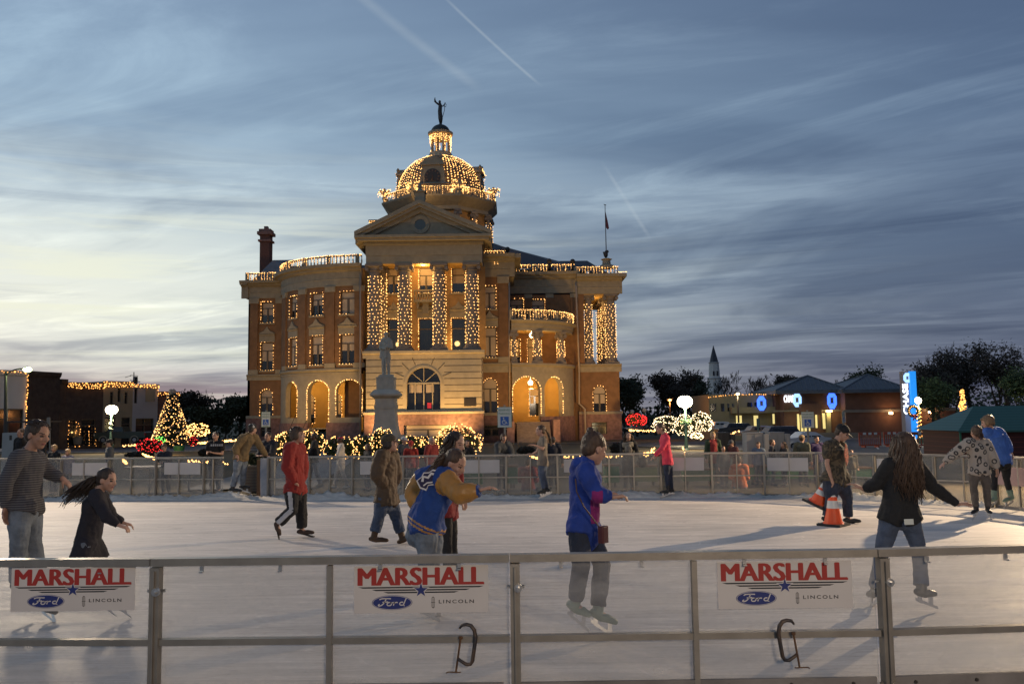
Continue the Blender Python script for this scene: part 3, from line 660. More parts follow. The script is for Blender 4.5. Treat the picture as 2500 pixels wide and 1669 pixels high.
def balustrade(f, u0, u1, z, h=.85, du=.42, lights=True, drips=True, m=None, out=0.0):
    b = MB(); n = max(2, int((u1 - u0) / du))
    band(b, f, u0, u1, [(out, z), (out + .15, z), (out + .15, z + .13), (out, z + .13)][::1] + [(out - .15, z + .13), (out - .15, z)], n=max(1, n // 2))
    band(b, f, u0, u1, [(out - .15, z + h - .14), (out + .15, z + h - .14), (out + .17, z + h), (out - .15, z + h)], n=max(1, n // 2))
    for i in range(n + 1):
        u_ = u0 + (u1 - u0) * i / n; c = f(u_, 0, -out)
        if i % 7 == 0: b.obox((c.x, c.y, z + h / 2 + .03), ((1, 0, 0), (0, 1, 0), (0, 0, 1)), (.2, .2, h / 2 + .04))
        else: b.lathe((c.x, c.y, z + .1), [(.06, 0), (.09, h * .25), (.045, h * .5), (.06, h * .8)], 6)
    o = b.build('balustrade', m or M_trim, CH)
    if lights:
        g = MB(); top = [f(u0 + (u1 - u0) * i / n, z + h + .03, -out - .18) for i in range(n + 1)]; bulbs(g, top, .19, .048, .05)
        k = int((u1 - u0) / .34)
        for i in range(k):
            uu = u0 + (u1 - u0) * (i + .5) / k; ln = h * random.choice([.35, .55, .8, .95, 1.25]) if drips else h * .5
            bulbs(g, [f(uu, z + h, -out - .2), f(uu, z + h - ln, -out - .2)], .19, .043, .04)
        g.build('icicle_lights', BULB, o)
    return o
def column(x, y, z0, z1, r, lights=True, rows=7, name='column', m=None, sp=.38):
    b = MB(); H = z1 - z0
    b.obox((x, y, z0 + .12), ((1, 0, 0), (0, 1, 0), (0, 0, 1)), (r * 1.4, r * 1.4, .12))
    b.lathe((x, y, z0 + .24), [(r * 1.32, 0), (r * 1.35, .15), (r * 1.12, .26), (r * 1.15, .36), (r, .46), (r * 1.0, H * .35), (r * .86, H - 1.15), (r * .86, H - 1.05), (r * 1.0, H - 1.0), (r * .9, H - .95), (r * 1.0, H - .62), (r * 1.25, H - .5)], 20)
    b.obox((x, y, z1 - .13), ((1, 0, 0), (0, 1, 0), (0, 0, 1)), (r * 1.35, r * 1.35, .13))
    for s_ in (-1, 1):                                  # volutes of the capital
        for t_ in (-1, 1): b.tube([(x + s_ * r * 1.15, y + t_ * r * 1.1 - .02, z1 - .52), (x + s_ * r * 1.15, y + t_ * r * .7, z1 - .52)], .22, 10)
    o = b.build(name, m or M_colstone, CH, smooth=False)
    if lights:
        g = MB(); zz = z0 + .9
        while zz < z1 - 1.1:
            k = int(2 * math.pi * r / .44); off = random.random()
            for i in range(k):
                a = 2 * math.pi * (i + off + random.uniform(-.22, .22)) / k
                if math.sin(a) > .5: continue
                g.octa((x + (r + .05) * math.cos(a), y + (r + .05) * math.sin(a), zz + random.uniform(-.09, .09)), .050 * random.uniform(.7, 1.2))
            zz += sp
        g.build('light_wrap', BULB, o)
    return o
M_colstone = mat('column_stone', (.20, .17, .15), .85, var=.12, vs=3)
M_water = mat('water_table', (.34, .26, .21), .8, var=.1, vs=2)

# ---- section builder for a storeyed wall
def wall(name, f, u0, u1, z0, z1, holes, m=None, rev=.35, du=None, parent=None):
    b = MB(); facade(b, f, u0, u1, z0, z1, holes, rev, du); return b.build(name, m or M_brick, parent or CH)
ZB, ZL = 1.9, 7.2                                        # top of the granite base, ledge below the first floor
ZC0, ZC1 = 17.0, 19.15                                   # entablature
WL, WR = AX - 23.3, AX + 23.3

def wing_front(xa, xb, xc, hole_px, mirror):
    f = plane(YW)
    hs = [(xc, 1.5, 2.2, 5.5, True), (xc, 1.5, 7.9, 11.4, False), (xc, 1.5, 13.9, 16.5, False)]
    wall('wing_wall', f, xa, xb, ZB, ZC0, hs)
    wall('wing_base', plane(YW - .15), xa - .1, xb + .1, GZ, ZB, [(xc, 1.3, -.4, .8, False)], M_gran)
    window(plane(YW - .15), xc, 1.3, -.4, .8, lights=False, blinds=-1, sill=False)
    window(f, *hs[0]); window(f, *hs[1], hood=True); window(f, *hs[2])
    b = MB(); band(b, f, xa - .1, xb + .1, [(0, ZB), (.22, ZB), (.18, ZB + .3), (0, ZB + .35)]); band(b, f, xa - .1, xb + .1, [(0, ZL - .55), (.10, ZL - .55), (.10, ZL - .1), (.26, ZL), (.24, ZL + .16), (0, ZL + .2)]); b.build('string_course', M_trim, CH)
    for x in (xa + .75, xb - .55):                       # pilasters
        b = MB(); b.box(x - .5, x + .5, YW - .22, YW + .02, ZL + .75, ZC0 - .7); b.build('pilaster', M_brick, CH)
        b = MB(); b.box(x - .6, x + .6, YW - .3, YW + .02, ZL + .2, ZL + .75); b.box(x - .62, x + .62, YW - .34, YW + .02, ZC0 - .7, ZC0); b.build('pilaster_stone', M_trim, CH)
lx = Xa(690, 850, YW)
wing_front(WL, lx + .3, Xa(652, 850, YW), None, False)
cornice(plane(YW), WL - .9, lx + .3, ZC0, ZC1 - ZC0, 1.1)
balustrade(plane(YW), WL - .2, lx + .6, ZC1, 1.05)
# left flank and roof of the wing
b = MB(); b.box(WL, WL + .3, YW, YW + 22, GZ, ZC0); b.build('side_wall', M_brick, CH)
b = MB(); b.box(WL - .9, WL + .02, YW - .9, YW + 22, ZC1 - .5, ZC1); b.box(WL - .4, WL + .02, YW - .3, YW + 22, ZC0, ZC1 - .5); b.build('side_cornice', M_trim, CH)

# ---- left quarter-round bay
BCX, BRX, BRY = Xa(880, 850, 98) + .2, 0, 0
BRX = BCX - lx; BRY = YW + .5 - 97.6
LB = 15.5; fb = arc(BCX, YW + .5, BRX, BRY, 180, 270, LB)
ub = [find_u(fb, p, LB) for p in (713, 771, 847)]
hb = []
for i, c in enumerate(ub):
    hb += [(c, 1.45, 8.0, 11.35, False), (c, 1.45, 13.75, 16.35, False)]
wall('bay_wall', fb, 0, LB, ZL, ZC0, hb, du=.5)
for i in range(3): window(fb, *hb[2 * i], hood=True, rev=.35); window(fb, *hb[2 * i + 1])
ha = [(find_u(fb, p, LB), 2.6, .7 if k == 1 else 1.9, 6.15, True) for k, p in enumerate((709, 774, 850))]
wall('arcade_wall', fb, 0, LB, GZ + 2.2, ZL, [(c, w_, a, t, ar) for c, w_, a, t, ar in ha], M_trim, rev=.55, du=.4)
wall('arcade_base', arc(BCX, YW + .5, BRX + .15, BRY + .15, 180, 270, LB), 0, LB, GZ, ZB - .6, [(ha[1][0], 2.2, GZ, ZB - .6, False)], M_gran, du=.5)
for k, (c, w_, a, t, ar) in enumerate(ha):
    g = MB(); ol = outline(c, w_ + .1, a + .2, t + .05, True)[2:] ; ol = [(c + w_ / 2, a + .2)] + ol + [(c - w_ / 2, a + .2)]
    if k == 0: ol = ol[:9]
    bulbs(g, [fb(u_, z_, -.07) for u_, z_ in ol], .24, .055, .02); g.build('arch_light_string', BULB, CH)
b = MB(); band(b, fb, 0, LB, [(0, ZL - .1), (.12, ZL), (.26, ZL + .12), (.2, ZL + .3), (0, ZL + .35)], du=.5); band(b, fb, 0, LB, [(0, 6.9), (.08, 6.9), (.08, 7.05), (0, 7.08)], du=.5); b.build('string_course', M_trim, CH)
cornice(fb, 0, LB, ZC0, ZC1 - ZC0 + .35, 1.0, du=.5)
balustrade(fb, 0, LB, ZC1 + .35, 1.1)
for c in (find_u(fb, 693, LB) + .2, find_u(fb, 738, LB), find_u(fb, 806, LB), find_u(fb, 876, LB)):
    b = MB(); band(b, fb, c - .45, c + .45, [(0, ZL + .8), (.18, ZL + .8), (.18, ZC0 - .6), (0, ZC0 - .6)]); b.build('pilaster', M_brick, CH)
    b = MB(); band(b, fb, c - .55, c + .55, [(0, ZL + .35), (.26, ZL + .35), (.24, ZL + .9), (0, ZL + .9)]); band(b, fb, c - .55, c + .55, [(0, ZC0 - .65), (.26, ZC0 - .65), (.3, ZC0 - .02), (0, ZC0 - .02)]); b.build('pilaster_stone', M_trim, CH)
# inside of the arcade porch
b = MB(); b.add([(lx + 1, YW + .3, GZ + 1.7), (BCX + .3, YW + .3, GZ + 1.7), (BCX + .3, YW + .3, ZL), (lx + 1, YW + .3, ZL), (BCX + .2, 97.6, GZ + 1.7), (BCX + .2, 97.6, ZL)], [(0, 1, 2, 3), (1, 4, 5, 2)]); b.build('porch_wall', M_porch, CH)
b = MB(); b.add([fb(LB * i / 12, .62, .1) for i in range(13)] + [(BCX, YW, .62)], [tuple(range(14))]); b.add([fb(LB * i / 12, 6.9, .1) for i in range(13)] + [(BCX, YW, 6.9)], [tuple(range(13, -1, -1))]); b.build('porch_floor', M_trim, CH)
fpb = plane(YW + .3)
for px_ in (752, 818): window(fpb, Xa(px_, 980, YW), 1.5, 1.2, 4.9, True, rev=.02, blinds=.4, sill=False)
light('porch_lamp', 'POINT', (BCX - 3.2, YW - 3.5, 6.0), 330, AMB, .15)
light('porch_lamp', 'POINT', (BCX - 7.5, YW - 2.2, 6.0), 150, AMB, .15)

# ---- portico
PL, PR = Xa(893, 900, YP), Xa(1176, 900, YP); PCX = (PL + PR) / 2
ZT = Za(1034, 862, YP)                                   # floor of the portico
ZWT = Za(1034, 1003, YP)
awx = Xa(1034, 960, YP); aww = 82 / ppm(YP); azt = Za(1034, 897, YP); azb = ZWT + .15
fp = plane(YP)
wall('portico_base_wall', fp, PL, PR, ZWT, ZT, [(awx, aww, azb, azt, True)], M_lime, rev=.55)
b = MB(); b.box(PR - .02, PR, YP, YP + 5, GZ, ZT); b.box(PL, PL + .02, YP, YP + 5, GZ, ZT); b.build('portico_side_wall', M_lime, CH)
b = MB()                                                 # rusticated joints: thin dark grooves standing as recessed strips
M_joint = mat('masonry_joint', (.13, .10, .065), .9)
for i in range(1, 9):
    z = ZWT + (ZT - ZWT) * i / 9
    for (xa, xb) in ((PL, awx - aww / 2 - .45), (awx + aww / 2 + .45, PR)) if z < azt + .6 else ((PL, PR),):
        if z > azt - aww / 2 and z < azt + .6:
            k = (z - (azt - aww / 2)) * .55; xa, xb = (xa, xb - k * 0) if xa == PL else (xa, xb)
        b.box(xa, xb, YP - .012, YP + .01, z - .035, z + .035)
for k in range(1, 8):                                    # voussoir joints round the arch
    a = math.pi * k / 8; r0, r1 = aww / 2 + .45, aww / 2 + 1.5; cz = azt - aww / 2
    p = V((awx + r0 * math.cos(a), YP - .005, cz + r0 * math.sin(a))); q = V((awx + r1 * math.cos(a), YP - .005, cz + r1 * math.sin(a)))
    if q.z < ZT - .3: b.tube([p, q], .035, 4)
b.build('masonry_joints', M_joint, CH)
b = MB(); ol = outline(awx, aww + .5, azb, azt + .25, True, 12)[2:]; il = outline(awx, aww, azb, azt, True, 12)[2:]
for i in range(len(ol) - 1):
    A = [V((p[0], YP - .06, p[1])) for p in (ol[i], ol[i + 1], il[i + 1], il[i])]; B2 = [V((p.x, YP + .01, p.z)) for p in A]; b.add(A + B2, [(0, 1, 2, 3), (0, 4, 5, 1), (2, 6, 7, 3)])
b.build('arch_ring', M_lime, CH)
# great arched window
e = MB(); d = .42
def bar(b, x0, x1, z0, z1, y0, y1): b.box(x0, x1, y0, y1, z0, z1)
zs_ = Za(1034, 935, YP)
bar(e, awx - aww / 2, awx + aww / 2, zs_ - .09, zs_ + .09, YP + .25, YP + .4); bar(e, awx - .06, awx + .06, azb, zs_ - .09, YP + .3, YP + .4)
for k in (1, 2, 3):
    a = math.pi * k / 4; R_ = aww / 2; cz = azt - R_; e.tube([(awx, YP + .35, zs_ + .05), (awx + R_ * math.cos(a), YP + .35, cz + R_ * math.sin(a))], .05, 5)
for x in (-1.0, 1.0): bar(e, awx + x * aww * .26 - .05, awx + x * aww * .26 + .05, azb, zs_ - .09, YP + .33, YP + .4)
w_ = e.build('great_window', M_wframe, CH)
g = MB(); po = outline(awx, aww, azb, azt, True, 10); g.add([(u_, YP + .5, z_) for u_, z_ in po], [tuple(range(len(po)))]); g.build('pane', M_pane, w_)
g = MB(); g.box(awx - aww * .44, awx - aww * .06, YP + .43, YP + .44, azb + 1.9, zs_ - .15); g.box(awx + aww * .06, awx + aww * .3, YP + .43, YP + .44, azb + 1.9, zs_ - .15); g.build('blind', M_blind, w_)
g = MB(); g.box(awx + aww * .1, awx + aww * .22, YP + .42, YP + .43, azb + .15, azb + .75); g.build('lit_red_sign', glowmat('red_glow', (1, .05, .05), .5), w_)
b = MB(); band(b, fp, PL - .25, PR + .25, [(-.3, ZWT - .35), (.3, ZWT - .35), (.3, ZWT - .1), (.16, ZWT), (-.1, ZWT + .02)]); band(b, fp, PL - .35, PR + .35, [(-.3, ZT - .5), (.06, ZT - .5), (.1, ZT - .08), (.38, ZT), (.40, ZT + .28), (-.2, ZT + .32)]); b.build('ledge', M_lime, CH)
wall('portico_rock_base', plane(YP - .12), PL - .15, PR + .15, GZ, ZWT - .36, [(Xa(1045, 1040, YP), 5.3, GZ + .8, GZ + 2.55, False)], M_gran)
window(plane(YP - .12), Xa(1045, 1040, YP), 5.3, GZ + .8, GZ + 2.55, lights=False, blinds=.3, sill=False)
g = MB(); g.box(Xa(1133, 980, YP), Xa(1162, 980, YP), YP - .06, YP - .012, Za(1148, 991, YP), Za(1148, 971, YP)); g.build('bronze_plaque', M_dark, CH)
# porch floor, rear wall with windows, ceiling
ZE0, ZE1 = Za(1034, 642, YP), Za(1034, 575, YP - .6)     # entablature
b = MB(); b.box(PL + .02, PR - .02, YP + .02, YP + 5, ZT - .3, ZT + .25); b.build('portico_floor', M_lime, CH)
YR = YP + 3.3; fr = plane(YR)
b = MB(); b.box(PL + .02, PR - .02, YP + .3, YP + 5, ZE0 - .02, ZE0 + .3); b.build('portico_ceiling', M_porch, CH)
hr = []
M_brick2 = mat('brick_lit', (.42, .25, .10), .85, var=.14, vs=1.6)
for px_ in (961, 1040, 1120):
    hr.append((Xa(px_, 820, YR), 34 / ppm(YR), ZT + .3, Za(1040, 778, YR), False))
for px_ in (961, 1040, 1120):
    hr.append((Xa(px_, 690, YR), 33 / ppm(YR), Za(1040, 715, YR), Za(1040, 654, YR), False))
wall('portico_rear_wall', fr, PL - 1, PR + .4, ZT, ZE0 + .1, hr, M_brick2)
for i, h_ in enumerate(hr): window(fr, *h_, blinds=(-1 if i < 3 else (.5 if i != 4 else .4)), split=(i in (3, 4)), hood=(i < 3), sill=(i > 2), lsp=.2, dark=i < 3)
bx = hr[4][0]; zb_ = hr[4][2] - .9                        # little balcony over the middle window
b = MB(); b.box(bx - 1.3, bx + 1.3, YR - 1.2, YR, zb_ - .3, zb_); b.box(bx - 1.0, bx - .75, YR - .9, YR, zb_ - 1.0, zb_ - .3); b.box(bx + .75, bx + 1.0, YR - .9, YR, zb_ - 1.0, zb_ - .3); b.box(bx - .35, bx + .35, YR - .5, YR, zb_ - 1.6, zb_ - .3)
b.box(bx - 1.3, bx + 1.3, YR - 1.2, YR - .95, zb_ + .95, zb_ + 1.12)
for k in range(9):
    x = bx - 1.2 + .3 * k; b.lathe((x, YR - 1.08, zb_), [(.07, 0), (.1, .3), (.05, .6), (.07, .95)], 8)
b.build('balcony', M_trim, CH)
g = MB(); g.ell((Xa(1033, 643, YR - 1), YR - 1.2, Za(1033, 643, YR - 1)), .33, n=14, m=10); gl_ = g.build('globe_lamp', glowmat('globe_glow', (1.0, .80, .48), 7.0), CH, smooth=True)
light('portico_lamp', 'POINT', (Xa(1033, 648, YP + 1.3), YP + 1.3, Za(1033, 650, YP + 1.5)), 520, AMB, .3)
light('portico_lamp', 'POINT', (Xa(960, 800, YP + 1.3), YP + 1.6, ZT + 1.5), 160, AMB, .3)
light('portico_lamp', 'POINT', (Xa(1110, 800, YP + 1.3), YP + 1.6, ZT + 1.5), 160, AMB, .3)
for px_ in (915, 988, 1073, 1152): column(Xa(px_, 750, YP + .9), YP + .9, ZT + .28, ZE0, .72)
column(Xa(931, 750, YR - .6), YR - .7, ZT + .25, ZE0, .62)
# entablature and pediment
EL, ER = Xa(893, 610, YP), Xa(1176, 610, YP)
b = MB(); b.box(EL, ER, YP + .12, YP + 5.5, ZE0, ZE0 + .9); b.box(EL - .03, ER + .03, YP + .05, YP + 5.5, ZE0 + .9, ZE0 + 2.1)
b.box(EL - .22, ER + .22, YP - .15, YP + 5.5, ZE0 + 2.1, ZE0 + 2.45)
for k in range(60):
    x = EL + (ER - EL) * (k + .5) / 60; b.box(x - .07, x + .07, YP - .34, YP - .15, ZE0 + 2.2, ZE0 + 2.44)
b.box(EL - .85, ER + .85, YP - .95, YP + 5.5, ZE0 + 2.45, ZE0 + 2.75); b.box(EL - 1.1, ER + 1.1, YP - 1.2, YP + 5.5, ZE0 + 2.75, ZE0 + 3.05); b.build('entablature', M_trim, CH)
ZP = ZE0 + 3.05; apx = Xa(1026, 480, YP); apz = Za(1026, 486, YP - 1.2)
b = MB(); xl, xr = EL - 1.1, ER + 1.1
b.add([(EL + .3, YP - .1, ZP), (ER - .3, YP - .1, ZP), (apx, YP - .1, apz - .9)], [(0, 1, 2)]); b.build('tympanum', M_trim, CH)
for sg, xe in ((-1, xl), (1, xr)):
    b = MB()
    for (y0, t0, t1) in ((YP - 1.2, 0.0, .42), (YP - .95, .42, .72), (YP - .45, .72, 1.15)):
        dx_ = apx - xe; dz_ = apz - ZP; ln = math.hypot(dx_, dz_); nx_, nz_ = dz_ / ln * (-sg) * sg, -abs(dx_) / ln
        off = lambda t: t * ln / abs(dx_)
        P0 = [(xe, ZP + .02 - 0), (apx, apz)]
        b.add([(xe + abs(0), y0, ZP - off(t0) + .42), (apx, y0, apz - off(t0)), (apx, y0, apz - off(t1)), (xe + (-sg) * 1e-3, y0, ZP - off(t1) + .42),
               (xe, y0 + 6.6, ZP - off(t0) + .42), (apx, y0 + 6.6, apz - off(t0)), (apx, y0 + 6.6, apz - off(t1)), (xe, y0 + 6.6, ZP - off(t1) + .42)],
              [(0, 1, 2, 3), (0, 4, 5, 1), (3, 2, 6, 7), (0, 3, 7, 4)])
    b.build('raking_cornice', M_trim, CH)
b = MB(); b.add([(xl, YP - 1.0, ZP + .43), (apx, YP - 1.0, apz + .02), (apx, YP + 14, apz + .02), (xl, YP + 14, ZP + .43)], [(0, 1, 2, 3)]); b.add([(xr, YP - 1.0, ZP + .43), (apx, YP - 1.0, apz + .02), (apx, YP + 14, apz + .02), (xr, YP + 14, ZP + .43)], [(3, 2, 1, 0)]); b.build('portico_roof', M_roof, CH)
oz = Za(1026, 549, YP)
b = MB(); n = 28
for r0, r1, dd in ((.62, 1.05, .14),):
    ra = [(r0 * math.cos(2 * math.pi * i / n), r0 * math.sin(2 * math.pi * i / n)) for i in range(n)]; rb = [(r1 * math.cos(2 * math.pi * i / n), r1 * math.sin(2 * math.pi * i / n)) for i in range(n)]
    for i in range(n):
        j = (i + 1) % n; b.prism([ra[i], ra[j], rb[j], rb[i]], (apx, YP - .1, oz), (1, 0, 0), (0, 0, 1), (0, -1, 0), dd)
b.build('oculus_ring', M_trim, CH)
b = MB(); b.prism([(.62 * math.cos(2 * math.pi * i / n), .62 * math.sin(2 * math.pi * i / n)) for i in range(n)], (apx, YP - .1, oz), (1, 0, 0), (0, 0, 1), (0, -1, 0), .03); b.build('oculus', M_pane, CH)
b = MB(); b.box(apx - .55, apx + .55, YP - .9, YP + .3, apz - .35, apz + .9); b.box(apx - .7, apx + .7, YP - 1.05, YP + .45, apz + .9, apz + 1.05); b.lathe((apx, YP - .3, apz + 1.05), [(.42, 0), (.3, .25), (.18, .4), (.26, .6), (.15, .95), (.03, 1.2)], 10); b.build('acroterion', M_trim, CH)

# ---- block behind the portico, right side (and hidden left side)
BL, BR = AX - 9.75, AX + 9.75
f0 = plane(YB); cx_ = Xa(1196, 850, YB)
hs = [(cx_, 1.6, 2.2, 6.2, True), (cx_, 1.55, 8.7, 12.2, False), (cx_, 1.5, 14.4, 17.1, False)]
wall('block_wall', f0, PR - .6, BR, ZB, ZC0 + 1.4, hs); window(f0, *hs[0]); window(f0, *hs[1], hood=True); window(f0, *hs[2])
wall('block_wall', f0, BL, PL + .5, ZB, ZC0 + 1.4, [])
wall('block_base', plane(YB - .15), PR - .6, BR + .1, GZ, ZB, [(Xa(1200, 1050, YB), 1.7, -.5, .75, False)], M_gran); window(plane(YB - .15), Xa(1200, 1050, YB), 1.7, -.5, .75, lights=False, blinds=-1, sill=False)
b = MB(); b.box(BR - .02, BR, YB, YW + 1, GZ, ZC0 + 1.4); b.build('block_side_wall', M_brick, CH)
b = MB(); band(b, f0, PR, BR + .1, [(0, ZB), (.22, ZB), (.18, ZB + .3), (0, ZB + .35)]); band(b, f0, PR, BR + .1, [(0, ZL - .3), (.10, ZL - .3), (.10, ZL + .5), (.26, ZL + .6), (.24, ZL + .8), (0, ZL + .85)]); b.build('string_course', M_trim, CH)
cornice(f0, PR + .2, BR + .6, ZC0 + 1.2, 2.6, 1.3); b = MB(); b.box(BR + .02, BR + 1.3, YB - 1.0, YW + 1, ZC0 + 3.3, ZC0 + 3.8); b.box(BR + .02, BR + .5, YB - .2, YW + 1, ZC0 + 1.2, ZC0 + 3.3); b.build('side_cornice', M_trim, CH)
bz = Za(1205, 640, YB)
balustrade(f0, Xa(1180, 640, YB), Xa(1234, 640, YB), bz, 1.3)
x = BR - .8
b = MB(); b.box(x - .55, x + .55, YB - .22, YB + .02, ZL + 1.5, ZC0 + .4); b.build('pilaster', M_brick, CH)
b = MB(); b.box(x - .68, x + .68, YB - .3, YB + .02, ZL + .85, ZL + 1.5); b.box(x - .7, x + .7, YB - .34, YB + .02, ZC0 + .4, ZC0 + 1.2); b.build('pilaster_stone', M_trim, CH)

# ---- right side: recessed wall, two-storey quarter-round porch
RX = Xa(1412, 850, YW)
fw_ = plane(YW + .2)
hr2 = [(Xa(1262, 760, YW), 1.6, 13.9, 16.5, False), (Xa(1314, 745, YW), 1.6, 13.9, 16.4, False), (Xa(1255, 850, YW), 1.5, 8.0, 11.4, False), (Xa(1302, 850, YW), 1.4, 8.0, 11.4, False)]
wall('recess_wall', fw_, BR - .2, RX, GZ, ZC0, hr2)
for h_ in hr2: window(fw_, *h_, lsp=.30)
cornice(fw_, BR, RX + .3, ZC0 + .2, ZC1 - ZC0 + .5, 1.1); balustrade(fw_, BR + .3, RX - .2, ZC1 + .7, .95)
for px_ in (1290, 1342, 1402):
    x = Xa(px_, 740, YW); b = MB(); b.box(x - .45, x + .45, YW - .0, YW + .22, 12.5, ZC0 - .4); b.build('pilaster', M_brick, CH)
    b = MB(); b.box(x - .5, x + .5, YW - .03, YW + .22, ZC0 - .4, ZC0 + .1); b.build('pilaster_stone', M_trim, CH)
PRX = Xa(1396, 850, YW) - BR; LP = 12.0; fq = arc(BR + .1, YW + .1, PRX, 8.0, 270, 360, LP)
QZ = 7.7                                                  # porch upper floor
hq = [(find_u(fq, p, LP), wd, 1.3, 6.3, True) for p, wd in ((1285, 3.3), (1352, 2.9))]
wall('porch_arcade_wall', fq, 0, LP, ZB - .2, QZ, hq, M_trim, rev=.55, du=.4)
wall('porch_base', arc(BR + .1, YW + .1, PRX + .15, 8.15, 270, 360, LP), 0, LP, GZ, ZB - .2, [(hq[0][0], 3.3, .9, ZB - .2, False)], M_gran, du=.5)
for k, (c, w_, a, t, ar) in enumerate(hq):
    g = MB(); ol = outline(c, w_ + .1, a + .8, t + .05, True); ol = ol[1:] + [ol[0]]
    if k == 1: ol = ol[:12]
    bulbs(g, [fq(u_, z_, -.07) for u_, z_ in ol], .26, .055, .02); g.build('arch_light_string', BULB, CH)
b = MB(); band(b, fq, 0, LP, [(0, QZ - .2), (.14, QZ - .1), (.3, QZ), (.26, QZ + .22), (-.3, QZ + .24)], du=.4); b.build('string_course', M_trim, CH)
def fan(f, Lg, z, name, m, flip=False):
    b = MB(); n = 14; b.add([f(Lg * i / n, z, .1) for i in range(n + 1)] + [V((BR + .1, YW + .1, z))], [tuple(range(n + 2)) if not flip else tuple(range(n + 1, -1, -1))]); b.build(name, m, CH)
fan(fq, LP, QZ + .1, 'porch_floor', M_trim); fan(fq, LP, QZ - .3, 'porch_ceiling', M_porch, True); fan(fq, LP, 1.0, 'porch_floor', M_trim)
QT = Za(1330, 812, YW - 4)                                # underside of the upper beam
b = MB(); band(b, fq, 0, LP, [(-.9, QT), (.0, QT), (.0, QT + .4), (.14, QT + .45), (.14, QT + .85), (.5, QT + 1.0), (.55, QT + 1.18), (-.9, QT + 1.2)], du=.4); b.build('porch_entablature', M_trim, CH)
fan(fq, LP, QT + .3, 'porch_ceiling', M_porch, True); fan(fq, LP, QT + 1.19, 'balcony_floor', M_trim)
balustrade(fq, 0, LP, QT + 1.2, 1.15)
for px_ in (1316, 1377):
    p = fq(find_u(fq, px_, LP), 0, .45); column(p.x, p.y, QZ + .24, QT, .46, sp=.2)
p = fq(.3, 0, .4); column(p.x, p.y, QZ + .24, QT, .3, sp=.25)
b = MB(); b.box(BR + .02, BR + .06, YB + .2, YW, 1, QT + .4); b.box(BR + .1, BR + PRX - .2, YW + .12, YW + .16, 1, QZ - .3); b.build('porch_wall', M_porch, CH)
b = MB(); b.box(BR + .1, RX - 1.2, YW + .10, YW + .14, QZ + .3, 7.95); b.build('porch_skirting', M_trim, CH)
b = MB(); dxx = Xa(1262, 960, YW - 2); b.box(BR + .08, BR + .12, YB + 1.4, YB + 3.4, 1.0, 4.4); b.build('porch_door', M_dark, CH)
window(plane(YW + .1), Xa(1305, 960, YW), 1.3, 1.8, 5.2, False, rev=.02, sill=False, blinds=.6)
for z_, px_, py_ in ((5.8, 1295, 934), (11.0, 1298, 818)):
    q = at(px_, py_, YW - 4.2); g = MB(); g.ell(q, .3, n=14, m=10); g.tube([q + V((0, 0, .3)), q + V((0, 0, .9))], .03, 6); g.build('globe_lamp', MC['globe_glow'], CH, smooth=True); light('porch_lamp', 'POINT', q + V((.3, -.2, -.45)), 420 if z_ < 8 else 380, AMB, .2)
light('porch_lamp', 'POINT', (BR + 5, YW - 2.5, 5.8), 120, AMB, .2)
# steps of the right porch
b = MB()
for k in range(10): b.box(Xa(1262, 1050, 96), Xa(1345, 1050, 96), 98.6 - .34 * (9 - k) - .34, 99.5, GZ, GZ + .27 * (k + 1))
b.build('steps', mat('granite_step', (.20, .15, .13), .85, var=.2, vs=3), CH)
b = MB(); b.box(Xa(1350, 1050, 97), Xa(1366, 1050, 97), 95.5, 99.6, GZ, 1.35); b.build('stair_cheek', M_gran, CH); b = MB(); b.box(Xa(1238, 1050, 97), Xa(1256, 1050, 97), 95.5, 99.6, GZ, 1.2); b.build('stair_cheek', M_gran, CH)
b = MB()
for k in range(8): b.box(Xa(703, 1050, 98), Xa(758, 1050, 98) + .3, 98.6 - .34 * (7 - k), 100.5, GZ, GZ + .27 * (k + 1))
b.build('steps', MC['granite_step'], CH)
b = MB()
for px_ in (690, 722, 742): b.tube([at(px_ + 4, 1078, 95.5), at(px_ + 32, 1012, 100.5)], .035, 6)
b.tube([at(690, 1082, 95.5), at(690, 1062, 95.5)], .03, 6); b.build('handrail', M_dark, CH)

# ---- right wing with the open side portico
RZ = Za(1460, 890, YW)
hs = [(Xa(1464, 970, YW), 1.55, 2.1, 5.4, True)]
wall('wing_wall', plane(YW), RX, WR, ZB, RZ, hs); window(plane(YW), *hs[0])
wall('wing_base', plane(YW - .15), RX - .1, WR + .15, GZ, ZB, [(Xa(1463, 1045, YW), 1.9, -.6, .9, False)], M_gran); window(plane(YW - .15), Xa(1463, 1045, YW), 1.9, -.6, .9, lights=False, blinds=-1, sill=False)
b = MB(); band(b, plane(YW), RX - .1, WR + .3, [(0, ZB), (.22, ZB), (.18, ZB + .3), (0, ZB + .35)]); band(b, plane(YW), RX - .1, WR + .3, [(-.3, RZ - .9), (.06, RZ - .9), (.1, RZ - .25), (.34, RZ - .05), (.32, RZ + .1), (-.3, RZ + .12)]); b.build('string_course', M_trim, CH)
b = MB(); b.box(WR - .02, WR, YW, YW + 16, GZ, RZ); b.box(RX, RX + .3, YW, YW + 16, RZ, ZC0); b.box(WR - 4, WR, YW + 16, YW + 16.3, GZ, RZ); b.build('side_wall', M_brick, CH)
b = MB(); b.box(RX + .3, WR, YW + .01, YW + 16, RZ - .3, RZ + .1); b.build('portico_floor', M_trim, CH)
b = MB(); b.box(RX + .3, WR, YW + .02, YW + 16, ZC0 - .1, ZC0 + .1); b.build('portico_ceiling', M_porch, CH)
x = Xa(1428, 780, YW); b = MB(); b.box(RX - .02, x - .1, YW - .02, YW + .6, RZ + .1, ZC0); b.build('pier', M_brick, CH)
column(Xa(1427, 780, YW) + .55, YW + .75, RZ + .12, ZC0, .52, sp=.30)
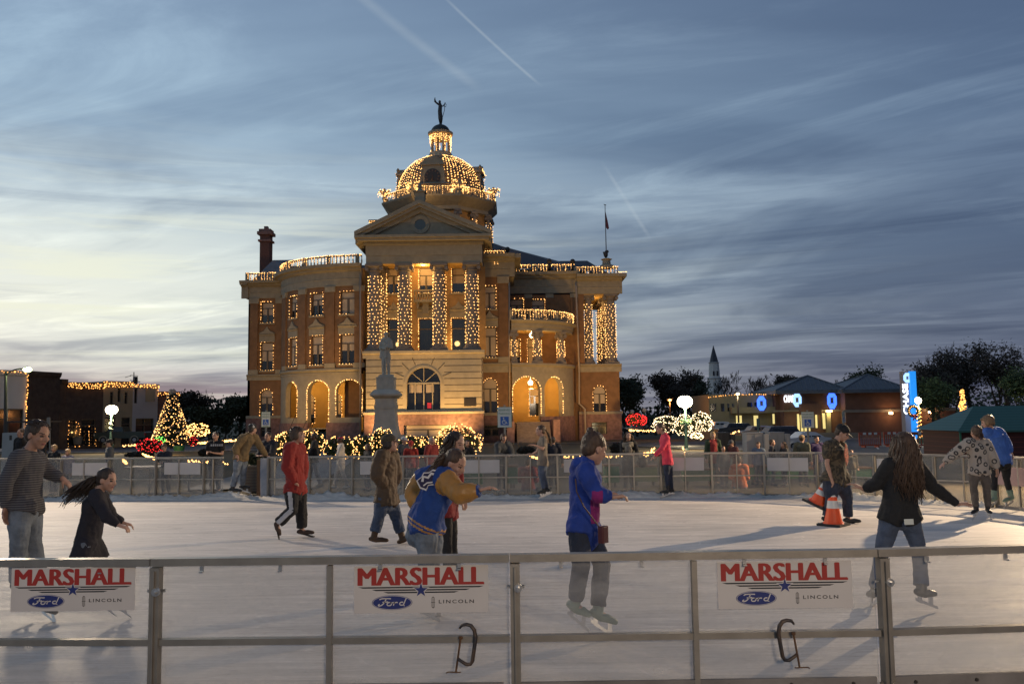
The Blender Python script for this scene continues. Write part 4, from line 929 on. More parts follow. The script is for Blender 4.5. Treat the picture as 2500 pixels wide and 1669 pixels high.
for k, yy in enumerate((.85, 3.6, 6.6, 9.6)): column(WR - .85 - (.25 if k else 0), YW + yy, RZ + .12, ZC0, .66, sp=.30)
light('portico_lamp', 'POINT', (WR - 3.0, YW + 3.0, ZC0 - 1.2), 130, AMB, .2)
cornice(plane(YW), RX - .1, WR + .6, ZC0, ZC1 - ZC0 + .3, 1.1); b = MB(); b.box(WR, WR + 1.1, YW - 1.05, YW + 16, ZC1 - .1, ZC1 + .3); b.box(WR, WR + .3, YW, YW + 16, ZC0, ZC1 - .1); b.build('side_cornice', M_trim, CH)
balustrade(plane(YW), RX - .2, WR + .1, ZC1 + .3, .95)
g = MB(); bulbs(g, [(WR + .1, YW - .1, ZC1 + .6), (WR + 1.2, YW - .9, ZC1 + .45)], .15); g.build('light_string', BULB, CH)
# ---- roofs
b = MB()
zt_ = ZC1 + 3.0
b.add([(WL + .1, YW + .5, ZC1), (lx + 6, YW + .5, ZC1), (BL + 1, YW + 1, ZC1 + .4), (BL + 1, YW + 6, zt_), (WL + 3.2, YW + 6, zt_), (WL + 3.2, YW + 14, zt_), (WL + .1, YW + 16, ZC1)], [(0, 1, 2, 3, 4), (0, 4, 5, 6)]); b.add([(BL + 1, YW + 6, zt_), (WL + 3.2, YW + 6, zt_), (WL + 3.2, YW + 14, zt_), (BL + 1, YW + 14, zt_)], [(0, 1, 2, 3)]); b.build('roof', M_roof, CH)
b = MB(); zz = ZC1 + .3; b.add([(BR - 2, YW - 1, zz + .9), (RX + 1, YW + 1.2, zz + .7), (WR - .5, YW + 1.2, zz + .1), (WR - 3.2, YW + 6, zz + 2.9), (BR + 6.5, YW + 6, zz + 2.9), (BR - 1, YW + 8, zz + 5.4), (BR - 3, YW - 1, zz + 4.4)], [(0, 1, 5), (1, 2, 3, 4), (1, 4, 5), (0, 5, 6)]); b.add([(WR - .5, YW + 1.2, zz + .1), (WR - .5, YW + 14, zz + .1), (WR - 3.2, YW + 10, zz + 2.9), (WR - 3.2, YW + 6, zz + 2.9)], [(0, 1, 2, 3)]); b.build('roof', M_roof, CH)
# main roof behind
b = MB(); b.box(AX - 20, AX + 20, YW + 8, YW + 30, ZC0, ZC1 + 2.5); b.build('rear_roof_mass', M_roof, CH)
# gable parapet by the chimney
b = MB(); b.add([(WL + .2, YW + .3, ZC1 + .1), (WL + 2.6, YW + 1.5, ZC1 + 3.0), (WL + 5.2, YW + 1.8, ZC1 + 3.05), (WL + 4.0, YW + .4, ZC1 + .1)], [(0, 3, 2, 1)]); b.build('roof_flashing', M_metalroof, CH)
q0 = at(650, 632, YW + 3); s_ = 1 / ppm(YW + 3)
b = MB(); x0, x1 = q0.x - 13 * s_, q0.x + 11 * s_; b.box(x0, x1, YW + 2.4, YW + 3.8, ZC1 + 1.5, Za(650, 575, YW + 3)); ch = b.build('chimney', mat('chimney_brick', (.14, .065, .05), .9, var=.2, vs=5), CH)
b = MB(); zc_ = Za(650, 575, YW + 3); b.box(x0 - .3, x1 + .3, YW + 2.1, YW + 4.1, zc_, zc_ + .4); b.box(x0 - .12, x1 + .12, YW + 2.28, YW + 3.92, zc_ + .4, zc_ + .75); b.box(x0 - .2, x1 + .2, YW + 2.2, YW + 4.0, zc_ - .9, zc_ - .65); b.box(x0 + .4, x1 - .4, YW + 2.8, YW + 3.4, zc_ + .75, zc_ + 1.2); b.build('chimney_cap', M_gran, ch)
# downpipes
M_pipe = mat('painted_downpipe', (.38, .31, .25), .6)
for pts in (((880, 668), (880, 1085)), ((694, 700), (694, 1030)), ((1243, 690), (1244, 1010)), ((1177, 1005), (1180, 1083))):
    yy = 97.0 if pts[0][0] == 880 else (YW - .3 if pts[0][0] == 694 else (YB - .25 if pts[0][0] > 1200 else YB - .35)); b = MB(); b.tube([at(*pts[0], yy), at(*pts[1], yy)], .10, 8); b.build('downpipe', M_pipe, CH, smooth=True)
b = MB(); yy = YW - .8; b.tube([at(1406, 690, yy + .4), at(1406, 700, yy), at(1414, 900, yy), at(1414, 985, yy), at(1428, 998, yy), at(1430, 1082, yy)], .11, 8); b.build('downpipe', M_pipe, CH, smooth=True)

# ---- dome
def Zd(py): return Za(1073, py, YD)
S = 1 / ppm(YD); DX = Xa(1076, 430, YD); O8 = math.pi / 8
zq = [Zd(p) for p in range(0, 1000)]
def zpx(py): return Zd(py)
# drum with columns (stage below the big cornice)
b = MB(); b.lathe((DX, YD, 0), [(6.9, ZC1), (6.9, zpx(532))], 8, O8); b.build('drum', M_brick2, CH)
b = MB(); b.lathe((DX, YD, 0), [(8.0, ZC1), (8.0, zpx(616)), (8.3, zpx(614)), (8.3, zpx(608)), (7.2, zpx(606))], 8, O8); b.build('drum_base', M_roof, CH)
b = MB(); b.lathe((DX, YD, 0), [(7.1, zpx(540)), (7.5, zpx(538)), (7.5, zpx(530)), (8.1, zpx(522)), (8.75, zpx(512)), (8.8, zpx(508)), (7.2, zpx(507))], 8, O8); b.build('drum_cornice', M_trim, CH)
for k in range(16):
    a = O8 + k * math.pi / 8
    if math.sin(a) < .25: column(DX + 7.55 * math.cos(a) * (1 if k % 2 == 0 else .95), YD + 7.55 * math.sin(a) * (1 if k % 2 == 0 else .95), zpx(608), zpx(539), .32, sp=.3)
light('drum_lamp', 'POINT', (DX + 7.0, YD - 8.5, zpx(560)), 150, AMB, .2); light('drum_lamp', 'POINT', (DX - 2, YD - 10.5, zpx(520)), 200, AMB, .2)
R8 = 8.35
for k in range(8):                                        # octagonal balustrade, the sides one can see
    a0, a1 = O8 + k * math.pi / 4, O8 + (k + 1) * math.pi / 4; am = (a0 + a1) / 2
    if math.sin(am) > .5: continue
    A = V((DX + R8 * math.cos(a0), YD + R8 * math.sin(a0), 0)); B2 = V((DX + R8 * math.cos(a1), YD + R8 * math.sin(a1), 0)); t_ = (B2 - A); Lk = t_.length; t_.normalize(); n_ = V((math.cos(am), math.sin(am), 0))
    balustrade(lambda u_, z_, d_, A=A, t_=t_, n_=n_: V((A.x, A.y, z_)) + t_ * u_ - n_ * d_, 0, Lk, zpx(508), 1.1, du=.4)
    if k % 1 == 0:
        for A_ in (A,):
            c = A_ + V((0, 0, zpx(486))); g = MB(); g.lathe(c - V((0, 0, .8)), [(.35, 0), (.3, .3), (.15, .5)], 8); g.ell(c + V((0, 0, .1)), (.5, .3, .4)); g.tube([c, c + V((-.6, 0, .45)), c + V((-.9, 0, .15))], [.25, .2, .08], 6); g.tube([c, c + V((.6, 0, .45)), c + V((.85, 0, .1))], [.25, .2, .08], 6); g.ell(c + V((0, 0, .6)), .2); o = g.build('eagle_finial', M_trim, CH, smooth=True)
            g = MB()
            for _ in range(70): q = c + V((random.uniform(-.95, .95), random.uniform(-.5, .3), random.uniform(-.6, .65))); g.octa(q, .055)
            g.build('light_string', BULB, o)
# attic drum and dome shell
rd = 6.2; zb0 = zpx(478)
b = MB(); b.lathe((DX, YD, 0), [(6.6, zpx(508)), (6.6, zpx(480)), (6.8, zpx(478)), (6.5, zpx(474))], 32); b.build('dome_base', M_trim, CH)
prof = []
ztop = zpx(385)
for i in range(13):
    t = i / 12; a = math.pi / 2 * t; prof.append((rd * math.cos(a) ** .9 * (1 - .0 * t) if i < 12 else 1.5, zb0 + (ztop - zb0) * math.sin(a)))
prof = [(max(1.5, r), z) for r, z in prof]
b = MB(); b.lathe((DX, YD, 0), prof, 48); b.build('dome', mat('dome_tiles', (.20, .14, .085), .8, var=.2, vs=6), CH, smooth=True)
g = MB()                                                  # strings of lamps down the dome
for k in range(76):
    a = 2 * math.pi * k / 76
    if math.sin(a) > .3: continue
    if abs(math.degrees(a) - 262) < 14: continue            # the clock gable
    pts = []
    for (r, z) in prof:
        if r < 1.6 or (k % 2 and r < 3.4) : continue
        pts.append((DX + (r + .08) * math.cos(a), YD + (r + .08) * math.sin(a), z))
    bulbs(g, pts, .40, .070, .05)
g.build('dome_lights', BULB, CH)
def clock_gable(ang, lit):
    a = math.radians(ang); n_ = V((math.cos(a), math.sin(a), 0)); t_ = V((-n_.y, n_.x, 0)); up = V((0, 0, 1)); c = V((DX, YD, 0)) + n_ * 5.9
    zc0 = Za(1073, 467, YD - 5.9); b = MB()
    b.obox(c + up * (zc0 + .25) - n_ * 1.0, (t_, n_, up), (1.95, 1.3, .3)); b.obox(c + up * (zc0 + 2.1) - n_ * 1.0, (t_, n_, up), (1.45, 1.15, 1.6))
    b.obox(c + up * (zc0 + 3.85) - n_ * .95, (t_, n_, up), (1.7, 1.35, .16))
    b.prism([(-1.65, 0), (1.65, 0), (1.2, .5), (.5, .85), (0, 1.0), (-.5, .85), (-1.2, .5)], c + up * (zc0 + 4.0) + n_ * .3, t_, up, -n_, 2.4)
    for s_ in (-1, 1): b.tube([c + up * (zc0 + .5) + t_ * s_ * 1.9 + n_ * .1, c + up * (zc0 + 1.2) + t_ * s_ * 1.65 + n_ * .1, c + up * (zc0 + 3.2) + t_ * s_ * 1.5 + n_ * .1], [.3, .2, .15], 8)
    o = b.build('clock_gable', M_trim, CH)
    f = MB(); k = 28; cc = c + up * (zc0 + 2.05) + n_ * .17
    f.prism([(1.12 * math.cos(2 * math.pi * i / k), 1.12 * math.sin(2 * math.pi * i / k)) for i in range(k)], cc, t_, up, n_, .08); cl = f.build('clock', M_dark, o)
    f = MB()
    f2 = mat('clock_numerals', (.16, .09, .05), .6)
    for i in range(12):
        q = 2 * math.pi * i / 12; f.obox(cc + n_ * .1 + t_ * .86 * math.sin(q) + up * .86 * math.cos(q), (t_ * math.cos(q) - up * math.sin(q), n_, t_ * math.sin(q) + up * math.cos(q)), (.08, .01, .13))
    f.build('numerals', f2, cl)
    f = MB(); f.tube([cc + n_ * .13, cc + n_ * .13 + up * -.55 + t_ * .06], .05, 4); f.tube([cc + n_ * .13 + up * .2, cc + n_ * .13 - up * .75 - t_ * .1], .035, 4); f.build('clock_hands', f2, cl)
    for s_ in (-1, 1) if lit else ():
        f = MB(); f.lathe(c + up * (zc0 + 4.0) + t_ * s_ * 1.45 + n_ * .1, [(.2, 0), (.12, .25), (.25, .5), (.12, .75), (.02, .85)], 8); f.build('gable_finial', M_trim, o)
    if lit:
        g = MB(); bulbs(g, [c + up * (zc0 + 4.1) + t_ * s * 1.7 + n_ * .45 for s in (-1, 1)], .2, .06, .1); bulbs(g, [c + up * (zc0 + z) + t_ * 1.5 + n_ * .3 for z in (4, 1)], .25, .06, .1); g.build('light_string', BULB, o)
clock_gable(264, False); clock_gable(354, True); clock_gable(174, True)
g = MB()
for (pxa, pxb) in ((1080 + 30, 1085 + 60), (1002, 1030)):
    for _ in range(110): g.octa(at(random.uniform(pxa - 12, pxb), 463 - 9 * random.random() ** .7 + random.uniform(-2, 10), YD - 6.8), .065)
g.build('eagle_light_cluster', BULB, CH)
# lantern
zl0, zl1 = zpx(380), zpx(333)
b = MB(); b.lathe((DX, YD, 0), [(1.9, zl0 - .6), (1.75, zl0), (1.6, zl0 + .1), (1.6, zl0 + .3)], 20); b.lathe((DX, YD, 0), [(1.5, zl1 - .5), (1.55, zl1), (1.8, zl1 + .15), (1.85, zl1 + .45), (1.3, zl1 + .5)], 24); b.build('lantern_ring', M_lime, CH)
for k in range(8):
    a = math.pi * (k + .5) / 4; b = MB(); b.tube([(DX + 1.3 * math.cos(a), YD + 1.3 * math.sin(a), zl0 + .3), (DX + 1.3 * math.cos(a), YD + 1.3 * math.sin(a), zl1 - .4)], .17, 8); b.build('lantern_column', M_lime, CH)
g = MB()
for k in range(36):
    a = 2 * math.pi * k / 36; rr = 1.58; h_ = (1.0 + .4 * math.sin(k * 1.9)) if k % 5 else 2.7; bulbs(g, [(DX + rr * math.cos(a), YD + rr * math.sin(a), zl1 - .1), (DX + rr * .95 * math.cos(a), YD + rr * .95 * math.sin(a), max(zl0 + .2, zl1 - h_))], .2, .065, .05)
g.build('lantern_lights', BULB, CH)
b = MB(); zc_ = zl1 + .48; b.lathe((DX, YD, 0), [(1.42 * math.cos(math.pi / 2 * i / 8), zc_ + 1.25 * math.sin(math.pi / 2 * i / 8)) for i in range(8)] + [(.2, zc_ + 1.27), (.16, zc_ + 1.6)], 24); b.build('lantern_cap', mat('weathered_copper', (.045, .05, .045), .6, var=.3, vs=4), CH, smooth=True)
# justice figure on top
M_br = mat('statue_bronze', (.035, .032, .030), .5)
q = lambda px, py: at(px, py, YD)
b = MB(); b.tube([q(1076, 303), q(1075.5, 290), q(1074, 272), q(1075, 258), q(1074, 252)], [.16, .30, .27, .24, .13], 10, ref=(0, 1, 0), ratio=1.15); b.ell(q(1073.5, 249), (.19, .2, .24)); b.tube([q(1072, 256), q(1065, 251), q(1060, 247)], [.15, .14, .07], 7); b.tube([q(1064, 250), q(1061.5, 244), q(1062, 238)], [.13, .11, .03], 7); b.tube([q(1076, 256), q(1081, 260), q(1086, 253)], [.13, .09, .05], 7)
b.tube([q(1086, 252), q(1085, 270), q(1079, 291)], .045, 5); b.tube([q(1083, 259), q(1089, 261)], .05, 5); b.tube([q(1086, 250), q(1090, 258)], .04, 5); b.build('justice_statue', M_br, CH, smooth=True)
# roof ornaments on the right, flag
for px_, py_ in ((1341, 640), (1398, 641), (1239, 612)):
    q0 = at(px_, py_, YW if px_ > 1300 else YB + 2); b = MB(); b.ell(q0 + V((0, 0, .15)), .33); b.tube([q0 - V((0, 0, 1.0)), q0], [.25, .12], 8); b.build('roof_finial', M_dark, CH, smooth=True)
q = lambda px, py: at(px, py, YW + .6)
b = MB(); b.lathe(q(1481, 655), [(1.1, 0), (1.0, .3), (.55, .5), (.5, 1.0), (.75, 1.15), (.3, 1.3)], 10); b.build('pedestal', M_trim, CH)
b = MB(); b.ell(q(1479, 621), (.28, .25, .45)); b.tube([q(1479, 618), q(1474, 616), q(1475, 624)], [.15, .16, .05], 6); b.tube([q(1480, 618), q(1484, 614), q(1484, 610)], [.15, .15, .04], 6); b.ell(q(1480, 613), .14); b.build('eagle_statue', M_dark, CH, smooth=True)
b = MB(); b.tube([q(1480, 612), q(1477, 500)], [.06, .04], 6); b.tube([q(1474, 499), q(1480, 501)], .05, 5); b.build('flagpole', M_dark, CH)
b = MB(); fl_ = [q(1478, 516), q(1480, 524), q(1484, 541), q(1487, 557), q(1484, 560), q(1480, 556), q(1478, 540)]; b.add(fl_ + [p + V((0, .12, 0)) for p in fl_], [tuple(range(7)), tuple(range(13, 6, -1))] + [(i, (i + 1) % 7, 7 + (i + 1) % 7, 7 + i) for i in range(7)]); b.build('flag', mat('furled_flag', (.12, .035, .045), .8, var=.3, vs=4), CH)
# corner block left of the pediment
b = MB(); q = lambda px, py: at(px, py, YP + 9); b.box(q(902, 540).x, q(945, 540).x, YP + 9, YP + 12, ZC1 + .5, q(905, 541).z); b.box(q(900, 540).x, q(945, 540).x, YP + 8.8, YP + 12, q(905, 541).z, q(905, 537).z); o = b.build('corner_block', M_trim, CH)
g = MB()
for k in range(14): x = q(903, 540).x + k * .2; bulbs(g, [(x, YP + 8.75, q(905, 541).z), (x, YP + 8.75, q(905, 541).z - random.uniform(.3, .9))], .17, .055, .04)
g.build('icicle_lights', BULB, o)

# ------------------------------------------------------------------ trees
M_bark = mat('dark_bark', (.045, .035, .028), .95, var=.3, vs=4, bump=.5, bs=12)
M_leafd = mat('evergreen_leaves', (.030, .042, .018), .8, col2=(.055, .060, .028), vs=.8)
M_leafb = mat('dry_brown_leaves', (.055, .042, .026), .85, col2=(.035, .028, .02), vs=.9)
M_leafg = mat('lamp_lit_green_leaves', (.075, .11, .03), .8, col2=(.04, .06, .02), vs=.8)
def limbs(b, p, d, ln, r, lev, rnd, tips, spread=.55, minr=.012):
    pts = [p]; rr = [r]; q = p.copy(); dd = d.copy()
    for i in range(3):
        dd = (dd + V((rnd.uniform(-.2, .2), rnd.uniform(-.2, .2), rnd.uniform(-.05, .16)))).normalized(); q = q + dd * ln / 3; pts.append(q.copy()); rr.append(r * (1 - .18 * (i + 1)))
    b.tube(pts, [max(x, minr) for x in rr], 5 if lev > 1 else 4)
    if lev == 0: tips.append(q); return
    for k in range(rnd.choice((2, 3, 3)) if lev > 1 else 3):
        nd_ = (dd + V((rnd.uniform(-1, 1), rnd.uniform(-1, 1), rnd.uniform(-.25, .7))) * spread).normalized()
        limbs(b, q if rnd.random() > .35 else pts[2], nd_, ln * rnd.uniform(.62, .85), r * .55, lev - 1, rnd, tips, spread, minr)
    tips.append(q)
def tree(name, base, h, seed, leaf=None, n=2600, lw=.22, rad=None, label='', group=None, lev=5, trunkh=.22, minr=.014, cat='tree', lights=None, sq=.8):
    rnd = random.Random(seed); e = empty(name, base, label, cat, group)
    b = MB(); tips = []; base = V(base)
    limbs(b, base - V((0, 0, .2)), V((rnd.uniform(-.08, .08), 0, 1)), h * trunkh * 1.5, h * .028, lev, rnd, tips, .62, minr)
    zm = max(t.z for t in tips) - base.z; k = h / zm
    for i, v_ in enumerate(b.v): b.v[i] = (base.x + (v_[0] - base.x) * k, base.y + (v_[1] - base.y) * k, base.z + (v_[2] - base.z) * k)
    tips = [base + (t - base) * k for t in tips]
    b.build('trunk', M_bark, e)
    if leaf:
        g = MB(); R_ = rad or h * .4
        cl = [(t, rnd.uniform(.5, 1.0) * h * .085) for t in tips if t.z > base.z + h * .28]
        for i in range(n):
            t, rr = rnd.choice(cl); q = t + V((rnd.gauss(0, rr), rnd.gauss(0, rr), rnd.gauss(0, rr * .7))); a = V((rnd.uniform(-1, 1), rnd.uniform(-1, 1), rnd.uniform(-1, 1))).normalized(); c = a.orthogonal().normalized(); s_ = lw * rnd.uniform(.5, 1.2)
            g.add([q - a * s_, q + c * s_ * .5, q + a * s_, q - c * s_ * .5], [(0, 1, 2, 3)])
        g.build('crown', leaf, e)
    return e
rt = random.Random(5)
def tr(px, py, Y, kind, seed, label, group=None, w=None, **k):
    p = at(px, 1020, Y); z = gz(0, min(Y, 170)) - .1; h = Za(px, py, Y) - z
    if kind == 'bare': return tree('bare_tree', (p.x, Y, z), h, seed, None, label=label, group=group, lev=6, minr=Y * .00018, **k)
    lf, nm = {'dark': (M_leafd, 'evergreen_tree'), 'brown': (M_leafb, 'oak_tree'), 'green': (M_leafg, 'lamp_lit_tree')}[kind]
    return tree(nm, (p.x, Y, z), h, seed, lf, n=k.pop('n', 3600), lw=Y * .0022, label=label, group=group, lev=4, **k)
bl = 'trees on the skyline'
for i, (px, py, Y, kd, lb) in enumerate([
    (446, 962, 128, 'brown', 'low brown tree just right of the lit Christmas tree, left end of the skyline trees'), (478, 958, 150, 'bare', 'bare spreading tree on the skyline left of the courthouse'), (512, 950, 140, 'bare', 'taller bare crown against the pink sky left of the courthouse'),
    (545, 985, 130, 'dark', 'dark evergreen half way between Christmas tree and courthouse'), (583, 974, 135, 'dark', 'dark evergreen touching the left corner of the courthouse'), (470, 1000, 118, 'dark', 'low dark bush behind the lit Christmas tree'), (520, 1002, 118, 'dark', 'low dark bush behind the man in the black T-shirt'),
    (1524, 928, 140, 'dark', 'dark round evergreen touching the right corner of the courthouse'), (1556, 936, 135, 'dark', 'dark evergreen second from the courthouse right corner'), (1600, 912, 150, 'bare', 'bare topped tree above the red lit shrub'), (1634, 916, 140, 'brown', 'tall brown tree above the orange street light'), (1672, 940, 138, 'brown', 'brown tree behind the right twin globe lamp'),
    (1712, 920, 150, 'dark', 'dark evergreen immediately left of the church steeple'), (1782, 904, 170, 'bare', 'wide bare tree immediately right of the church steeple'), (1826, 912, 165, 'bare', 'bare tree second right of the steeple, above the low bank wing'), (1872, 928, 160, 'bare', 'bare tree left of the first hip roof'), (1905, 926, 165, 'brown', 'brown tree peeking over the left slope of the first hip roof'),
    (2020, 925, 180, 'bare', 'small bare tree seen between the two hip roofs'), (2098, 908, 150, 'dark', 'dark evergreen top left of the second hip roof')]):
    tr(px, py, Y, kd, 20 + i, lb, bl)
for i, (px, py, Y, kd, lb) in enumerate([
    (2275, 905, 92, 'brown', 'brown oak right behind the blue pylon sign'), (2325, 828, 100, 'bare', 'tall bare tree with ragged top right of the blue pylon sign'), (2330, 872, 96, 'brown', 'broad brown oak below the tall bare tree'), (2395, 850, 98, 'brown', 'big oak above the green roofed stall'), (2450, 838, 95, 'bare', 'bare crown near the right edge of the photo'), (2480, 850, 90, 'brown', 'brown oak at the right edge of the photo'),
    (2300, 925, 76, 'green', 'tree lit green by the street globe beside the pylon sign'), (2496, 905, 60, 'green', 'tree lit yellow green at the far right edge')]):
    tr(px, py, Y, kd, 60 + i, lb, 'big trees on the right of the square')
b = MB()                                               # far-off low wood closing the horizon
rnd = random.Random(9)
for i in range(15000):
    x = rnd.uniform(-170, 190); hh = 7.2 + 3.6 * mnoise.noise(V((x * .06, 0, 0))) + 1.5 * mnoise.noise(V((x * .3, 3, 0))); z = -2.4 + rnd.uniform(0, 1) ** .8 * hh; y = 172 + rnd.uniform(-4, 4); s_ = .55
    a = V((rnd.uniform(-1, 1), rnd.uniform(-1, 1), rnd.uniform(-1, 1))).normalized(); c = a.orthogonal().normalized(); q = V((x, y, z)); b.add([q - a * s_, q + c * s_ * .6, q + a * s_, q - c * s_ * .6], [(0, 1, 2, 3)])
b.build('distant_wood', M_leafd, kind='stuff', label='dark far-off wood along the horizon behind the square', cat='woods')

# ------------------------------------------------------------------ street buildings on the left
def pxz(px, py, Y): return Za(px, py, Y)
def shop(name, x0px, x1px, tpx0, tpx1, Y0, Y1, m, label, lights=None, depth=12, openings=(), cornice_=True, lm=None, trimc=None):
    """shop front running from (x0px, Y0) to (x1px, Y1); tops given in pixel rows"""
    A = at(x0px, tpx0, Y0); B_ = at(x1px, tpx1, Y1); t = V((B_.x - A.x, B_.y - A.y, 0)); Ln = t.length; t.normalize(); n = V((t.y, -t.x, 0)); up = V((0, 0, 1)); g0 = gz(0, Y0) - .1; zt = (A.z + B_.z) / 2
    e = empty(name, (A.x, A.y, g0), label, 'building', 'shop buildings on the left side of the square')
    f = lambda u, z, d: V((A.x, A.y, z)) + t * u - n * d
    hs = [(Ln * c, Ln * w_, g0 + a, g0 + h_, False) for (c, w_, a, h_, k) in openings]
    b = MB(); facade(b, f, 0, Ln, g0, zt, hs, .3); b.add([f(0, g0, 0), f(0, zt, 0), f(0, zt, depth), f(0, g0, depth)], [(0, 1, 2, 3)]); b.add([f(Ln, g0, 0), f(Ln, g0, depth), f(Ln, zt, depth), f(Ln, zt, 0)], [(0, 1, 2, 3)]); b.add([f(0, zt - .2, 0), f(Ln, zt - .2, 0), f(Ln, zt - .2, depth), f(0, zt - .2, depth)], [(0, 1, 2, 3)]); b.build('wall', m, e)
    if cornice_: b = MB(); band(b, f, 0, Ln, [(0, zt - .5), (.12, zt - .4), (.22, zt - .15), (.24, zt + .05), (-.1, zt + .06)]); b.build('cornice', trimc or m, e)
    for (c, w_, a, h_, k), h in zip(openings, hs):
        g = MB(); cc, ww, za, zb, _ = h; dd = .22
        g.add([f(cc - ww / 2, za, dd), f(cc + ww / 2, za, dd), f(cc + ww / 2, zb, dd), f(cc - ww / 2, zb, dd)], [(0, 1, 2, 3)])
        w_o = g.build('shop_window' if k != 'w' else 'window', {'d': M_pane, 'w': M_pane, 'l': glowmat('lit_shop', (1.0, .5, .12), .22)}[k], e)
        g = MB(); nn = max(1, int(ww / 1.2))
        for i in range(nn + 1): p = f(cc - ww / 2 + ww * i / nn, (za + zb) / 2, .15); g.obox(p, (t, n, up), (.045, .05, (zb - za) / 2))
        g.obox(f(cc, zb - .05, .15), (t, n, up), (ww / 2, .045, .05)); g.obox(f(cc, za + (zb - za) * .75, .15), (t, n, up), (ww / 2, .04, .035)); g.build('frame', M_frame, w_o)
    if lights:
        g = MB()
        for row in range(lights):
            bulbs(g, [f(0, zt - .12 - row * .2, -.3), f(Ln, zt - .12 - row * .2, -.3)], .26, .075, .09)
        g.build('roof_lights', lm or BULB_O, e)
    return e, f, Ln, zt, g0
BULB_O = glowmat('orange_bulb', (1.0, .42, .10), 3.2)
M_w1 = mat('white_render', (.5, .5, .5), .8, var=.06, vs=.6); M_db = mat('dark_brick', (.055, .040, .034), .9, var=.25, vs=2); M_tan = mat('tan_plaster', (.26, .22, .15), .85, var=.1, vs=.8); M_gw = mat('grey_white_plaster', (.33, .34, .37), .85, var=.07, vs=.7)
e, f, Ln, zt, g0 = shop('shop_building', -150, 66, 893, 910, 74, 82, M_w1, 'white rendered building with lit roof edge at the left edge of the photo', 1, openings=[(.70, .55, .3, 4.0, 'd')])
g = MB(); bulbs(g, [f(Ln, zt, -.1), f(Ln, g0 + .5, -.1)], .2, .07, .07); g.build('corner_lights', BULB_O, e)
shop('shop_building', 67, 147, 906, 911, 84, 88, M_db, 'tall windowless dark brick building behind the arm street lamp', openings=[(.5, .6, .3, 3.2, 'd')])
shop('shop_building', 147, 162, 926, 927, 88, 89, M_db, 'narrow dark brick strip building left of the lit roof edge')
e_, f_, L_, z_, g_ = shop('shop_building', 162, 253, 930, 939, 89, 93, M_db, 'dark brick shop with a broad band of orange lights and lit doorway', 3, openings=[(.18, .22, .4, 3.2, 'd'), (.62, .38, .4, 3.2, 'd')])
g = MB()
for c in (.08, .28, .36, .62, .80): bulbs(g, [f_(L_ * c, g_ + .4, -.1), f_(L_ * c, g_ + 3.0 - (c > .5) * .6, -.1)], .3, .05, .08)
g.build('door_lights', BULB_O, e_)
light('shop_lamp', 'POINT', f_(L_ * .35, g_ + 1.8, .1) + V((0, -.4, 0)), 14, AMB, .1)
e, f, Ln, zt, g0 = shop('shop_building', 253, 325, 929, 934, 93, 96, M_tan, 'tan plastered shop with three small arched windows, lit roof edge', 3, openings=[(.25, .35, .4, 3.4, 'd'), (.78, .3, .4, 3.4, 'd'), (.28, .10, 4.9, 6.2, 'w'), (.53, .10, 5.1, 6.8, 'w'), (.77, .10, 4.9, 6.2, 'w')])
e, f, Ln, zt, g0 = shop('shop_building', 325, 386, 934, 942, 96, 99, M_gw, 'grey white shop with tall narrow window beneath lit roof edge', 2, openings=[(.5, .72, .4, 3.3, 'd'), (.12, .12, 5.0, 8.0, 'w')])
g = MB(); g.obox(f(Ln * .52, g0 + 5.9, -.06), ((1, 0, 0), (0, 1, 0), (0, 0, 1)), (.95, .05, .7)); g.build('wall_sign', M_tan, e)
g = MB(); bulbs(g, [f(Ln, zt, -.1), f(Ln, zt - 1.4, -.1)], .2, .07, .05); g.build('corner_lights', BULB_O, e)
shop('shop_building', 387, 437, 955, 958, 99, 101, mat('red_brown_brick', (.10, .055, .045), .9, var=.2, vs=2), 'small red brown brick shop behind the Christmas tree', 2, openings=[(.4, .3, .4, 3.0, 'd'), (.5, .3, 4.2, 5.6, 'w')])
# aerial
b = MB(); q = lambda px, py: at(px, py, 95); b.tube([q(327, 938), q(327, 908)], .05, 5); b.tube([q(318, 916), q(337, 917)], .035, 5); b.tube([q(305, 921), q(320, 917)], .03, 4); b.tube([q(318, 928), q(342, 932)], .05, 5); b.tube([q(320, 933), q(335, 929)], .04, 5); b.build('roof_aerial', M_dark, label='thin television aerial on the roof of the grey white shop', cat='aerial')
# street lamp with arm
q = lambda px, py: at(px, py, 55); e = empty('street_lamp', q(14, 1075), 'tall street lamp with curved arm and greenish head at the left edge', 'street lamp')
b = MB(); b.tube([q(13, 1085), q(14, 906)], [.12, .08], 8); b.build('pole', M_dark, e)
b = MB(); b.tube([q(15, 918), q(22, 909), q(34, 903), q(48, 900), q(60, 900.5)], .05, 6); b.tube([q(60, 899.5), q(66, 900)], [.1, .18], 8); b.build('arm', M_dark, e)
b = MB(); b.ell(q(67, 902), (.27, .22, .16), n=12, m=8); b.build('lamp_head', glowmat('greenish_lamp', (.75, 1.0, .40), 14.0), e, smooth=True)
light('street_lamp_light', 'POINT', q(67, 905.5), 500, (.8, 1.0, .45), .2)

